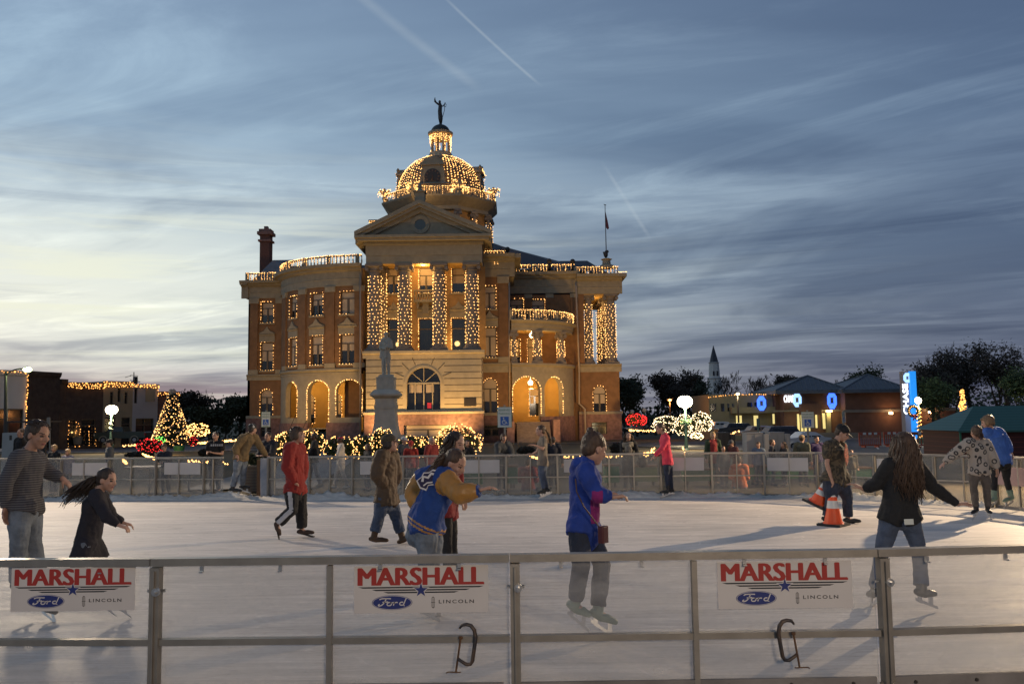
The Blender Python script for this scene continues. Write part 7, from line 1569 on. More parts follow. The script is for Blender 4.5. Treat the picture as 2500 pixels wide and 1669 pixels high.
    for c_, r_ in o.get('lumps', []): b.ell(c_, r_)
    me = remesh(b, max(vox, .0125), 1, o.get('fold', .007) * 1.25, o.get('foldscale', 11), len(label))
    tops = [o['top']] if not isinstance(o['top'], (list, tuple)) else list(o['top'])
    top = link(o.get('topname', 'jacket'), me, tops, e)
    if o.get('topmi'): me.polygons.foreach_set('material_index', [o['topmi'](p.center, J) for p in me.polygons])
    # trousers
    kl = o.get('legpuff', .016); b = MB(); b.tube([J['pelvis'] + up * .06 * s, J['pelvis'], J['pelvis'] - up * .10 * s], [.138 * fat * s, (.142 + kl) * fat * s, (.13 + kl) * fat * s], 16, ref=rt_, ratio=.76, dome=True)
    for q in 'AB':
        hp, kn, an = (J[n_ + q] for n_ in ('hip', 'kn', 'an')); fl = o.get('flare', .0)
        b.tube([lerp(hp, J['pelvis'], .35), hp, lerp(hp, kn, .5), kn, lerp(kn, an, .45), lerp(kn, an, o.get('cuff', .92))], [(.085 + kl) * fat * s, (.092 + kl) * fat * s, (.078 + kl) * fat * s, (.056 + kl * 1.1) * s, (.053 + kl * 1.2) * s, (.042 + kl * 1.4 + fl) * s], 14, dome=False); b.ell(kn, (.056 + kl) * s); b.ell(hp, (.088 + kl) * fat * s)
    me = remesh(b, max(vox, .0125), 1, o.get('fold', .007), 13, len(label) + 3); trs = o['legs'] if isinstance(o['legs'], (list, tuple)) else [o['legs']]
    tr_ = link('trousers', me, trs, e)
    if o.get('legmi'): me.polygons.foreach_set('material_index', [o['legmi'](p.center, J) for p in me.polygons])
    # shoes, boots or skates
    for q in 'AB':
        an, to = J['an' + q], J['to' + q]; d = to - an; kind = o.get('shoe', 'shoe'); sm = o.get('shoem', M_black); sh_ = V(o.get('shin' + q, (J['kn' + q] - an).normalized())).normalized(); dn = -(d.normalized().cross(sh_.cross(d.normalized()))).normalized(); fd = d.normalized()
        if fd.z < -.5 or fd.length == 0: dn = -sh_ + fd * .1; 
        dn = V((0, 0, -1)) if abs(fd.z) < .45 else dn
        b = MB(); hgt = {'shoe': .0, 'boot': .17, 'skate': .12}[kind]
        heel = an + dn * .045 * s - fd * .045 * s
        b.tube([heel, an + dn * .04 * s + fd * .03 * s, lerp(an, to, .6) + dn * .012 * s, to + dn * .0 * s], [.042 * s, .045 * s, .045 * s, .034 * s], 10, dome=True, ref=dn.cross(fd), ratio=.85)
        if hgt: b.tube([heel + fd * .035 * s, an, an + sh_ * hgt * s], [.048 * s, .048 * s, .058 * s], 12, dome=False)
        else: b.ell(an + dn * .02 * s - fd * .01 * s, (.042 * s))
        me = remesh(b, vox, 2); so = link({'shoe': 'shoe', 'boot': 'boot', 'skate': 'skate'}[kind], me, sm, e)
        if kind == 'skate':
            g = MB(); side = fd.cross(dn).normalized(); zb = .085
            g.obox(lerp(heel, to, .5) + dn * (zb + .012) * s, (fd, side, dn), ((heel - to).length / 2 + .04 * s, .004, .014 * s)); g.build('blade', M_steel, so)
            g = MB()
            for t_ in (.1, .78): g.obox(lerp(heel, to, t_) + dn * .062 * s, (fd, side, dn), (.022 * s, .007, .035 * s))
            g.build('blade_holder', o.get('holder', M_steel), so)
        elif kind == 'shoe':
            g = MB(); side = fd.cross(dn).normalized(); g.obox(lerp(heel, to, .5) + dn * .040 * s, (fd, side, dn), ((heel - to).length / 2 + .035 * s, .036 * s, .008 * s)); g.build('sole', mat('shoe_sole', (.02, .017, .015) if not o.get('sole') else o['sole'], .7), so)
    # hair
    hm = HAIR[o.get('hair', 'brown')]; hk = o.get('hairkind', 'short'); C = J['head']; A = (r, f, u); rnd = random.Random(len(label) * 7 + int(abs(C.x) * 100)); PP = lambda x, y, z: C + (r * x + f * y + u * z) * hs_
    g = MB(); g.ell(PP(0, -.026, .040), (.085 * hs_, .098 * hs_, .090 * hs_), A, 18, 12); g.ell(PP(0, -.055, -.010), (.075 * hs_, .060 * hs_, .070 * hs_), A, 12, 8)
    if hk in ('mop', 'bob'):
        for q in (-1, 1): g.ell(PP(q * .070, -.012, -.010), (.022 * hs_, .050 * hs_, .060 * hs_), A)
        g.ell(PP(0, .052, .072), (.062 * hs_, .038 * hs_, .030 * hs_), A)
    if hk == 'bun': g.ell(PP(*o.get('bun', (0, -.06, .125))), (.036 * hs_, .036 * hs_, .032 * hs_), A)
    me = remesh(g, max(.009, vox * .8), 1, .004, 40, 3); ho = link('hair', me, hm, e)
    def lock(p0, pts, r0, r1, n=5): gl.tube([p0] + pts, [r0 * (1 - i / (len(pts) + .5)) + r1 * i / (len(pts) + .5) for i in range(len(pts) + 1)], n)
    gl = MB()
    if hk in ('long', 'curly', 'longback'):
        fall = V(o.get('fall', (0, 0, -1))); Lh = o.get('hairlen', .5); nl = int(o.get('locks', 90) * 1.7)
        for i in range(nl):
            a = rnd.uniform(-1.95, 1.95); back = -math.cos(a); sd = math.sin(a); z0 = rnd.uniform(-.01, .09)
            p = PP(sd * .080, back * .085 - .015, z0); L_ = Lh * rnd.uniform(.6, 1.08); out_ = (r * sd * .55 + f * back * .75).normalized()
            pts = []; c = p.copy(); k_ = 5; wv = rnd.uniform(0, 6.3)
            for j in range(1, k_ + 1):
                t_ = j / k_; c = c + (fall * (L_ / k_) + out_ * (.020 * (1 - t_) + .002)) * 1.0
                cl = o.get('curlamp', .012); pts.append(c + r * math.sin(wv + j * 1.7) * cl * (1 + 2 * t_) + f * math.cos(wv + j * 1.9) * cl)
            lock(p, pts, .010 * hs_, .0016, 4)
    if hk == 'pony':
        c = PP(*o.get('tie', (0, -.115, .03))); fall = V(o.get('fall', (0, 0, -1))); Lh = o.get('hairlen', .28)
        for i in range(int(o.get('locks', 34) * 1.8)):
            L_ = Lh * rnd.uniform(.65, 1.05); k_ = 5; pts = []; q = c.copy(); sp = V((rnd.uniform(-1, 1), rnd.uniform(-1, 1), rnd.uniform(-.4, .4))) * o.get('spread', .03); wv = rnd.uniform(0, 6.3); cl = o.get('curlamp', .008)
            for j in range(1, k_ + 1): t_ = j / k_; q = q + fall * (L_ / k_) + (-f) * (.020 * (1 - t_)) + sp / k_ * (1.8 - t_); pts.append(q + r * math.sin(wv + j * 1.9) * cl * (1 + 2 * t_) + u * math.cos(wv + j * 2.1) * cl)
            lock(c, pts, .009 * hs_, .0015, 4)
    if gl.v: gl.build('hair_lengths', hm, e, smooth=True)
    if hk == 'short' or hk == 'mop':
        gl = MB()
        for i in range(60 if vox < .012 else 0):
            a = rnd.uniform(0, 6.28); q = rnd.uniform(.2, 1.0); p = PP(.082 * math.cos(a) * q, .092 * math.sin(a) * q - .022, .04 + .085 * math.sqrt(max(0, 1 - q * q))); d_ = (r * math.cos(a) + f * math.sin(a) * .8 - u * .6 * q + u * .1); gl.tube([p, p + d_ * .03 * hs_], [.008 * hs_, .002], 4)
        if gl.v: gl.build('hair_tufts', hm, e)
    # cap
    if 'cap' in o:
        cm = o['cap']; g = MB(); g.ell(PP(0, -.022, .062), (.090 * hs_, .106 * hs_, .080 * hs_), A, 18, 10); me = remesh(g, .010, 1); co = link('cap', me, cm, e)
        bd = o.get('bill', 1)
        if bd: g = MB(); g.prism([(.075 * math.cos(i * math.pi / 8) * hs_, (.07 + .085 * math.sin(i * math.pi / 8)) * hs_ * 1.0) for i in range(9)], PP(0, 0, .050) - f * (0 if bd > 0 else 0), r * (1 if bd > 0 else 1), (f * bd + u * .02 - u * .25).normalized(), u, .008); g.build('bill', o.get('billm', cm), co)
    if 'band' in o: g = MB(); g.tube([PP(0, -.02, .055), PP(0, -.02, .085)], [.098 * hs_, .094 * hs_], 20); g.build('headband', o['band'], e)
    return e, P
KEYS = ['head', 'neck', 'pelvis', 'shA', 'elA', 'wrA', 'haA', 'shB', 'elB', 'wrB', 'haB', 'hipA', 'knA', 'anA', 'toA', 'hipB', 'knB', 'anB', 'toB']
def pose(Y, lst):
    return {k: at(p[0], p[1], Y + (p[2] if len(p) > 2 else 0)) for k, p in zip(KEYS, lst)}
SKT = 'skaters on the ice'
# 1 striped sweater
J = pose(8.35, [(93, 1062), (72, 1100), (62, 1228), (40, 1122, -.19), (14, 1180, -.24), (14, 1240, -.2), (12, 1275, -.2), (93, 1122, .19), (124, 1157, .22), (152, 1167, .2), (168, 1182, .2), (50, 1238, -.1), (46, 1325, -.12), (42, 1425, .1), (72, 1452, .05), (74, 1238, .1), (80, 1325, .12), (106, 1468, 0), (134, 1492, -.02)])
M_str = bands('striped_knit', (.10, .097, .105), (.035, .035, .042), .022, .5, 2, .9, .015)
person('tall young man in striped sweater and grey jeans skating at the left edge', J, dict(face=(1, -.25, -.30), vox=.009, top=M_str, topname='sweater', puff=.020, legs=DENIML, legpuff=.022, hair='dark', shoe='skate', shoem=M_skate, group=SKT, ext=.02, palmA=(1, 0, 0), sw=.15, s=1.02, skin='mid', hs=1.12))
# 2 girl in dark coat with curly ponytail
J = pose(8.3, [(262, 1172), (240, 1200), (214, 1318), (233, 1212, -.13), (260, 1262, -.2), (290, 1281, -.18), (316, 1290, -.18), (250, 1215, .13), (275, 1262, .25), (300, 1275, .28), (318, 1280, .3), (209, 1330, -.09), (186, 1395, -.1), (238, 1462, -.05), (262, 1478, -.05), (222, 1330, .09), (256, 1392, .1), (282, 1462, .1), (306, 1478, .1)])
person('girl in black coat with flying curly ponytail, crouching as she skates left', J, dict(face=(1, -.2, -.22), vox=.009, top=cloth('coat_black', (.012, .011, .018)), puff=.022, ext=.20, hemw=1.3, legs=DENIML, hair='dark', hairkind='pony', tie=(0, -.12, .02), fall=(-.60, .05, -.75), hairlen=.34, locks=70, spread=.10, curlamp=.022, shoe='skate', shoem=M_skate, group=SKT, s=.82, hs=1.12, sw=.15, palmA=(0, 0, -1), curl=.6))
# 3 red sweatshirt
Jr = J3 = pose(13.75, [(727, 1062), (720, 1085), (721, 1186), (706, 1096, -.17), (702, 1140, -.25), (722, 1180, -.17), (727, 1192, -.08), (733, 1096, .17), (742, 1140, .22), (736, 1180, .15), (732, 1192, .08), (712, 1196, -.09), (714, 1244, -.12), (677, 1278, -.12), (683, 1302, -.12), (730, 1196, .09), (736, 1243, .1), (737, 1292, .1), (763, 1299, .1)])
J['x'] = 0
M_white_stripe = cloth('white_stripe', (.42, .42, .44))
def stripe(p, J):
    for q in 'A':
        for a, c in ((J['hipA'], J['knA']), (J['knA'], J['anA'])):
            d = c - a; t_ = (p - a).dot(d) / d.length_squared
            if -.05 < t_ < 1.0 and p.y < lerp(a, c, t_).y - .055 and abs((p - lerp(a, c, t_)).dot(V((d.z, 0, -d.x)).normalized())) < .035: return 1
    return 0
person('young man in red sweatshirt and black track trousers walking on the ice, hands in pockets', J3, dict(face=(1, -.05, 0), vox=.010, top=cloth('red', (.23, .016, .012)), topname='sweatshirt', puff=.048, ext=.03, legs=[BLK, M_white_stripe], legmi=stripe, legpuff=.03, hair='brown', hairkind='mop', shoem=mat('brown_suede', (.05, .03, .022), .8), group=SKT, fold=.012, foldscale=8, hs=1.12, shinA=(.2, 0, 1)))
# 4 brown jacket
J = pose(12.9, [(953, 1083), (944, 1106), (944, 1212), (929, 1118, -.18), (921, 1160, -.27), (940, 1186, -.18), (946, 1194, -.10), (956, 1116, .18), (966, 1160, .25), (958, 1188, .17), (952, 1196, .10), (934, 1222, -.09), (925, 1262, -.1), (913, 1309, -.1), (944, 1318, -.1), (954, 1222, .09), (968, 1264, .12), (982, 1312, .12), (1006, 1306, .12)])
person('man in brown canvas jacket, camo cap and brown boots walking with hands in pockets', J, dict(face=(1, -.1, .12), vox=.010, top=[cloth('brown_canvas', (.075, .043, .020), rough=.7), cloth('red_hem', (.3, .02, .015))], puff=.062, ext=.05, hemw=1.05, topmi=lambda p, J: 1 if p.z < J['pelvis'].z - .165 else 0, legs=DENIM, legpuff=.024, cuff=.72, hair='dark', hairkind='mop', cap=spots('camo_cap', (.07, .055, .03), (.03, .03, .02), 30, .5, 'noise'), billm=BLK, shoe='boot', shoem=mat('brown_leather', (.085, .042, .018), .55, var=.2, vs=8), group=SKT, fold=.014, foldscale=8, hs=1.1))
# 5 varsity jacket
J = pose(8.2, [(1112, 1132), (1090, 1152), (1036, 1270), (1084, 1172, -.20), (1123, 1203, -.34), (1172, 1195, -.38), (1192, 1190, -.38), (1034, 1168, .14), (1010, 1205, .14), (1022, 1240, .05), (1030, 1260, 0), (1038, 1284, -.1), (1044, 1360, -.1), (1032, 1462, -.1), (1066, 1478, -.1), (1050, 1284, .1), (1058, 1360, .12), (1050, 1464, .12), (1080, 1478, .12)])
M_vblue = cloth('varsity_blue', (.010, .045, .20)); M_vgold = mat('gold_leather_sleeve', (.36, .17, .03), .42, var=.1, vs=9, bump=.3, bs=25)
def varsity(p, J):
    up = (J['neck'] - J['pelvis']).normalized(); t_ = (p - J['pelvis']).dot(up)
    for q in 'AB':
        sh, el_, wr = J['sh' + q], J['el' + q], J['wr' + q]; L_ = (sh - J['neck'])
        for a, c, k in ((lerp(sh, el_, .0), el_, 0), (el_, wr, 1)):
            d = c - a; tt = (p - a).dot(d) / d.length_squared; dist = (p - lerp(a, c, max(0, min(1, tt)))).length
            if dist < (.125 if q == 'A' else .11) and tt > .02: return 2 if (k and tt > .9) else 1
    if -.028 < t_ < -.010 or -.064 < t_ < -.046: return 1
    return 0
e5, _ = person('girl in blue varsity jacket with gold sleeves leaning forward as she skates', J, dict(face=(.85, -.45, -.55), body=(.8, .25, -.5), vox=.009, top=[M_vblue, M_vgold, M_vblue], topmi=varsity, puff=.052, ext=.04, hemw=1.0, legs=DENIML, legpuff=.022, hair='brown', hairkind='pony', tie=(0, -.09, .07), fall=(-.5, 0, -.85), hairlen=.26, locks=40, spread=.08, curlamp=.014, shoe='skate', shoem=M_skate, group=SKT, fat=1.12, fold=.011, foldscale=8, hs=1.08, palmA=(0, 0, -1)))
b = MB(); c = at(1049, 1172, 7.985); d_ = V((.62, -.28, .40)).normalized(); ax_ = V((.9, 0, .28)).normalized(); n_ = V((-.28, -.93, .3)).normalized(); ay_ = n_.cross(ax_).normalized()
blob = [(-.10, -.05), (-.115, .03), (-.06, .05), (-.03, .085), (.02, .07), (.06, .085), (.105, .06), (.10, 0), (.08, -.04), (.03, -.06), (-.02, -.05), (-.05, -.09)]
b.prism(blob, c + n_ * .010, ax_, ay_, n_, .012); b.build('jacket_patch', M_vinyl, e5)
b = MB(); b.prism([(x * .88, y * .84) for x, y in blob], c + n_ * .023, ax_, ay_, n_, .003); b.build('jacket_patch_field', mat('navy_felt', (.02, .015, .05), .8), e5)
b = MB(); strip(b, [(-.06, 0), (-.04, .045), (0, .02), (.04, .05), (.075, .02)], .012, c + n_ * .027, ax_, ay_, n_, .002); strip(b, [(-.06, -.04), (-.02, -.025), (.03, -.035)], .006, c + n_ * .027, ax_, ay_, n_, .002); b.build('jacket_patch_emblem', M_vinyl, e5)
# 6 long dark hair girl behind
J = pose(9.5, [(1113, 1083), (1096, 1112), (1088, 1235), (1076, 1130, -.1), (1080, 1180, -.15), (1112, 1215, -.25), (1128, 1228, -.25), (1112, 1128, .14), (1122, 1175, .15), (1128, 1215, .1), (1134, 1232, .05), (1084, 1250, -.08), (1092, 1320, -.08), (1092, 1395, -.08), (1120, 1410, -.08), (1096, 1250, .1), (1104, 1322, .1), (1106, 1395, .1), (1134, 1410, .1)])
person('woman with very long dark curls and red top, half hidden behind the varsity jacket girl', J, dict(face=(.85, -.45, -.3), vox=.010, top=cloth('deep_red', (.20, .02, .02)), topname='top', puff=.018, legs=BLK, legpuff=.004, hair='dark', hairkind='curly', hairlen=.42, locks=110, curlamp=.022, shoe='boot', shoem=mat('grey_boot', (.05, .055, .065), .6), group=SKT, s=.95, hs=1.1, fall=(-.18, 0, -1)))
# 7 blue hoodie
J = pose(7.45, [(1452, 1096), (1432, 1130), (1424, 1275), (1432, 1160, -.19), (1459, 1206, -.26), (1494, 1213, -.24), (1516, 1210, -.24), (1416, 1150, .17), (1440, 1195, .3), (1478, 1205, .34), (1502, 1204, .36), (1415, 1296, -.08), (1419, 1378, -.12), (1404, 1470, -.08), (1436, 1498, -.08), (1436, 1296, .1), (1470, 1378, .08), (1460, 1488, .0), (1500, 1516, .0)])
M_hood = cloth('royal_blue', (.012, .04, .24)); M_mag = cloth('magenta', (.20, .012, .12))
def hoodie(p, J):
    q = p - lerp(J['pelvis'], J['neck'], .5)
    if p.y < J['pelvis'].y + .02 and -.24 < q.z < .04 and .03 < q.x < .12: return 1
    return 0
hd = at(1416, 1136, 7.48)
e7, _ = person('young woman in royal blue hoodie with hair bun and small shoulder bag, skating right', J, dict(face=(.85, .42, -.38), body=(.9, .35, 0), vox=.009, top=[M_hood, M_mag], topmi=hoodie, topname='hoodie', puff=.030, legs=DENIMD, legpuff=.018, hair='brown', hairkind='bun', bun=(-.01, -.075, .115), shoe='skate', shoem=M_skateg, group=SKT, fold=.010, foldscale=9, hs=1.14, fat=.97, ext=.0, hemw=1.08, lumps=[(hd, (.085, .09, .075)), (at(1428, 1124, 7.42), (.06, .07, .045))], palmA=(0, 0, -1), curl=.8))
b = MB(); b.tube([at(1405, 1168, 7.22), at(1408, 1200, 7.20), at(1425, 1235, 7.20), at(1448, 1266, 7.19), at(1462, 1284, 7.18)], .006, 6); b.build('bag_strap', mat('strap_brown', (.05, .02, .015), .6), e7)
b = MB(); b.obox(at(1473, 1304, 7.17), (V((.25, .3, 0)).normalized(), V((-.3, .25, 0)).normalized(), V((0, 0, 1))), (.045, .025, .07)); me = remesh(b, .008, 3); bg_ = link('shoulder_bag', me, mat('maroon_leather', (.07, .012, .015), .4), None); tag(bg_, 'small maroon shoulder bag hanging at the hip of the blue hoodie skater', 'bag')
# 8 grey T-shirt skater
J = pose(19.1, [(1319, 1051), (1324, 1066), (1325, 1126), (1329, 1078, -.13), (1325, 1095, -.2), (1304, 1086, -.25), (1290, 1084, -.25), (1322, 1077, .13), (1312, 1102, .2), (1300, 1108, .25), (1290, 1107, .25), (1322, 1131, -.07), (1322, 1160, -.08), (1328, 1194, -.06), (1313, 1203, -.08), (1328, 1131, .07), (1327, 1160, .08), (1334, 1194, .1), (1319, 1202, .1)])
person('slim girl in grey T-shirt with glasses and ponytail, gliding before the far boards', J, dict(face=(-1, -.1, 0), vox=.013, top=cloth('grey_tee', (.17, .14, .11)), topname='t_shirt', sleeve=.4, puff=.012, legs=DENIM, legpuff=.006, hair='brown', hairkind='pony', hairlen=.36, fall=(.25, 0, -1), shoe='skate', shoem=M_skate, group=SKT, s=.93, hs=1.1))
# 9 pink jacket
J = pose(19.4, [(1611, 1046), (1620, 1059), (1630, 1122), (1628, 1071, -.13), (1616, 1094, -.2), (1598, 1112, -.22), (1588, 1121, -.22), (1625, 1070, .13), (1622, 1097, .25), (1606, 1112, .3), (1598, 1120, .3), (1628, 1128, -.07), (1628, 1160, -.08), (1632, 1194, -.08), (1613, 1201, -.1), (1632, 1128, .07), (1636, 1160, .08), (1639, 1194, .1), (1620, 1201, .1)])
person('girl in bright pink jacket and dark jeans skating towards the left', J, dict(face=(-1, -.1, -.3), vox=.013, top=cloth('pink', (.60, .045, .085)), puff=.026, legs=DENIMD, legpuff=.008, hair='brown', hairkind='pony', hairlen=.2, fall=(.5, 0, -.7), shoe='skate', shoem=M_skate, group=SKT, s=.9, hs=1.12))
# 10 tan jacket leaning at the gate
J = pose(20.15, [(617, 1048), (611, 1058), (588, 1108), (590, 1072, -.16), (576, 1094, -.2), (578, 1110, -.22), (580, 1116, -.2), (622, 1068, .12), (636, 1090, .15), (650, 1112, .3), (662, 1115, .35), (582, 1118, -.08), (577, 1152, -.08), (568, 1190, -.1), (588, 1197, -.12), (594, 1118, .09), (594, 1152, .1), (592, 1184, .3), (608, 1189, .3)])
person('man in tan jacket with black and white cap gripping the rail at the gate', J, dict(face=(.6, .75, -.1), body=(.55, .8, 0), vox=.013, top=cloth('tan', (.15, .10, .045)), puff=.04, ext=.02, legs=DENIML, legpuff=.018, hair='dark', cap=spots('black_white_cap', (.02, .02, .02), (.4, .4, .4), 9, .56, 'noise'), bill=0, shoe='skate', shoem=M_skate, holder=M_skatew, group=SKT, fold=.010))
# 11 camo man with cones
J = pose(14.55, [(2057, 1058), (2040, 1078), (2040, 1160), (2020, 1090, -.2), (2019, 1132, -.25), (2029, 1166, -.26), (2034, 1182, -.26), (2056, 1090, .19), (2066, 1125, .26), (2058, 1150, .22), (2056, 1164, .2), (2030, 1172, -.1), (2028, 1220, -.1), (2018, 1262, -.05), (2034, 1272, -.1), (2052, 1172, .1), (2069, 1216, .1), (2070, 1264, .1), (2098, 1271, .08)])
M_camo = spots('camouflage_cloth', (.10, .075, .045), (.03, .026, .018), 11, .48, 'noise')
e11, _ = person('stout man in camouflage T-shirt and backward black cap, carrying traffic cones', J, dict(face=(.8, -.45, -.5), body=(.85, -.5, 0), vox=.010, top=M_camo, topname='t_shirt', sleeve=.4, puff=.03, ext=.02, legs=DENIMD, legpuff=.026, hair='dark', cap=BLK, bill=1, group=SKT, fat=1.28, sw=.20, s=1.02, hs=1.1, fold=.009))
b = MB(); rnd = random.Random(12); c = at(2055, 1108, 14.27); n_ = V((.75, -.66, 0)).normalized(); ax_ = V((.66, .75, 0)).normalized()
pl = [(.07 * (1 + .3 * math.sin(i * 2.1)) * math.cos(i * .45) , .16 * (1 + .15 * math.sin(i * 3.3)) * math.sin(i * .45)) for i in range(14)]
b.prism(pl, c + n_ * .07, ax_, (0, 0, 1), n_, .012); b.build('shirt_print', spots('orange_print', (.55, .13, .07), (.10, .04, .03), 30, .52, 'noise'), e11)
# 12 long hair girl in black
J = pose(8.3, [(2205, 1090), (2205, 1120), (2196, 1232), (2167, 1140, -.02), (2138, 1182, .05), (2108, 1193, .12), (2090, 1184, .15), (2240, 1140, .02), (2277, 1188, .1), (2338, 1230, .15), (2364, 1226, .18), (2177, 1256, .0), (2155, 1340, .05), (2137, 1438, .15), (2122, 1450, .30), (2217, 1256, .0), (2242, 1336, .05), (2250, 1436, -.08), (2280, 1448, -.05)])
e12, _ = person('young woman in black top seen from behind, very long brown hair, arms spread wide', J, dict(face=(.05, 1, 0), body=(0, 1, 0), vox=.009, top=cloth('black_knit', (.009, .009, .010)), topname='top', puff=.020, ext=.04, legs=DENIM, legpuff=.012, flare=.012, hair='brown', hairkind='longback', hairlen=.50, locks=190, curlamp=.009, fall=(0, -.04, -1), shoe='skate', shoem=M_skate, group=SKT, s=1.0, hs=1.15, palmA=(0, 0, -1)))
b = MB(); b.obox(at(2219, 1273, 8.10), ((1, .12, 0), (.12, -1, .1), (0, .1, 1)), (.045, .003, .026)); b.build('back_pocket_patch', M_sb, e12)
# 13 peace sign sweater child
J = pose(14.9, [(2383, 1056), (2384, 1076), (2391, 1142), (2362, 1084, -.02), (2332, 1106, .05), (2305, 1130, .1), (2296, 1138, .1), (2408, 1086, 0), (2422, 1112, -.03), (2434, 1145, -.05), (2435, 1156, -.05), (2378, 1152, 0), (2377, 1190, 0), (2383, 1240, 0), (2374, 1251, -.12), (2403, 1152, 0), (2409, 1190, 0), (2412, 1240, 0), (2419, 1250, -.1)])
person('child in oversized white sweater with dark ring pattern, skating away at the right', J, dict(face=(0, 1, -.1), body=(0, 1, 0), vox=.011, top=spots('ring_pattern_knit', (.33, .29, .25), (.03, .028, .03), 9, .07), topname='sweater', puff=.055, ext=.03, hemw=1.05, legs=cloth('taupe', (.09, .075, .065)), legpuff=.014, hair='brown', hairkind='pony', hairlen=.14, shoe='skate', shoem=M_skate, group=SKT, s=.88, hs=1.15, fold=.010))
# 14 blue shirt woman
J = pose(16.0, [(2411, 1031), (2420, 1048), (2446, 1116), (2408, 1058, -.05), (2404, 1086, .15), (2400, 1106, .2), (2398, 1116, .2), (2440, 1056, .05), (2458, 1082, .08), (2468, 1104, .1), (2471, 1114, .1), (2434, 1124, -.05), (2428, 1165, -.05), (2427, 1212, -.05), (2413, 1222, -.1), (2455, 1124, .08), (2457, 1168, .1), (2468, 1210, .1), (2452, 1222, 0)])
person('blond woman in bright blue shirt leaning left at the right edge, white green skates', J, dict(face=(-.75, .6, -.3), body=(-.6, .8, 0), vox=.011, top=cloth('sky_blue', (.05, .13, .42)), topname='shirt', puff=.042, ext=.03, legs=BLK, legpuff=.002, hair='light', hairkind='bob', shoe='skate', shoem=M_skateg, group=SKT, s=1.0, hs=1.1, fat=1.12))

# ------------------------------------------------------------------ onlookers beyond the boards
CR = 'onlookers beyond the far boards'
def stand(label, px, ptop, Y, face, o, arms='down', lean=0.0, h=None, sit=False, wide=1.0):
    """a standing onlooker: the crown of the head in a pixel row, feet on the ground"""
    g_ = gz(0, Y); p = at(px, ptop, Y); x = p.x; H = h or (p.z - g_); off = p.z - g_ - H
    f = V((face[0], face[1], 0)).normalized(); r = V((f.y, -f.x, 0)); s = max(.55, min(1.08, H / 1.74)); G = V((x, Y, g_ + (off if sit else 0)))
    K = lambda a, c, z: G + r * a * s + f * c * s + V((0, 0, z * H)); bf = f * lean
    J = {'head': K(0, .02, .925) + bf, 'neck': K(0, -.01, .845) + bf * .85, 'pelvis': K(0, 0, .54)}
    for q, sg in (('A', -1), ('B', 1)):
        J['sh' + q] = K(sg * .185 * wide, 0, .805) + bf * .75; J['hip' + q] = K(sg * .09, 0, .50)
        if arms == 'down': J['el' + q] = K(sg * .24 * wide, -.02, .63) + bf * .5; J['wr' + q] = K(sg * .25 * wide, .06, .48) + bf * .3; J['ha' + q] = K(sg * .25 * wide, .10, .43) + bf * .3
        elif arms == 'rail': J['el' + q] = K(sg * .23, .16, .64) + bf * .6; J['wr' + q] = K(sg * .10, .36, .635) + bf * .6; J['ha' + q] = K(sg * .02, .42, .635) + bf * .6
        elif arms == 'hold': J['el' + q] = K(sg * .23, .04, .64) + bf * .5; J['wr' + q] = K(sg * .07, .27, .66) + bf * .6; J['ha' + q] = K(sg * .01, .31, .68) + bf * .6
        elif arms == 'phone':
            if q == 'A': J['elA'] = K(-.30, .10, .72); J['wrA'] = K(-.36, .22, .86); J['haA'] = K(-.36, .24, .91)
            else: J['elB'] = K(.24, .0, .63); J['wrB'] = K(.22, .12, .52); J['haB'] = K(.2, .16, .49)
        elif arms == 'walk': J['el' + q] = K(sg * .22, -sg * .12, .64); J['wr' + q] = K(sg * .22, sg * .0 + .12, .56); J['ha' + q] = K(sg * .2, .2, .55)
        st = .0 if arms != 'walk' else sg * .20
        J['kn' + q] = K(sg * .095, .03 + st * .5, .275); J['an' + q] = K(sg * .10, -.02 + st, .045); J['to' + q] = K(sg * .12, .13 + st, .022)
        if sit: J['kn' + q] = K(sg * .12, .40, .50); J['an' + q] = K(sg * .12, .42, .26); J['to' + q] = K(sg * .12, .55, .235)
    d = dict(face=(face[0], face[1], face[2] if len(face) > 2 else -.08), body=(f.x, f.y, 0), vox=.017, s=s, hs=1.06, group=CR, legs=DENIMD, fold=.007); d.update(o)
    return person(label, J, d)
S_ = stand
e_, _ = S_('man in black jacket holding up a phone at the left edge', 52, 1046, 25, (-.5, -1, 0), dict(top=BLK, hair='brown'), 'phone')
b = MB(); hp = at(26, 1068, 24.6); b.obox(hp, ((1, 0, 0), (0, 1, 0), (0, 0, 1)), (.035, .006, .07)); b.build('phone', M_black, label='dark phone held up by the man at the left edge', cat='phone')
S_('blonde woman in black turtleneck between the striped sweater man and a small child', 133, 1085, 22.3, (-.35, -1), dict(top=BLK, hair='blond', hairkind='bob', skin='fair', topname='sweater'))
S_('small blond child in pale top at the boards near the left edge', 166, 1095, 22.2, (-.2, -1), dict(top=cloth('lilac_grey', (.22, .20, .24)), hair='blond', hairkind='bob'))
S_('man in grey zip hoodie and dark cap looking left behind the far boards', 268, 1072, 22.3, (-.9, -.6), dict(top=cloth('grey_hoodie', (.075, .08, .085)), topname='hoodie', hair='dark', cap=BLK, puff=.035, sleeve=1))
S_('man with brown hair in dark jacket stooping over the far boards', 407, 1083, 22.0, (-.1, -1, -.9), dict(top=cloth('navy', (.015, .017, .028)), hair='brown', puff=.035, body=(0, -1, 0)), 'rail', lean=.12)
eb, _ = S_('dark haired man in black printed T-shirt facing the rink, left of the gate', 527, 1054, 22.4, (-.15, -1, -.1), dict(top=BLK, topname='t_shirt', sleeve=.4, hair='dark', fat=1.1, puff=.03), 'hold', wide=1.08)
q = at(530, 1086, 22.10); text_mesh('shirt_lettering', 'JAWSBORNE', .09, M_back, eb, q + V((-.17, -.03, 0)), (1, 0, 0), (0, 0, 1), fitw=.36) if False else None
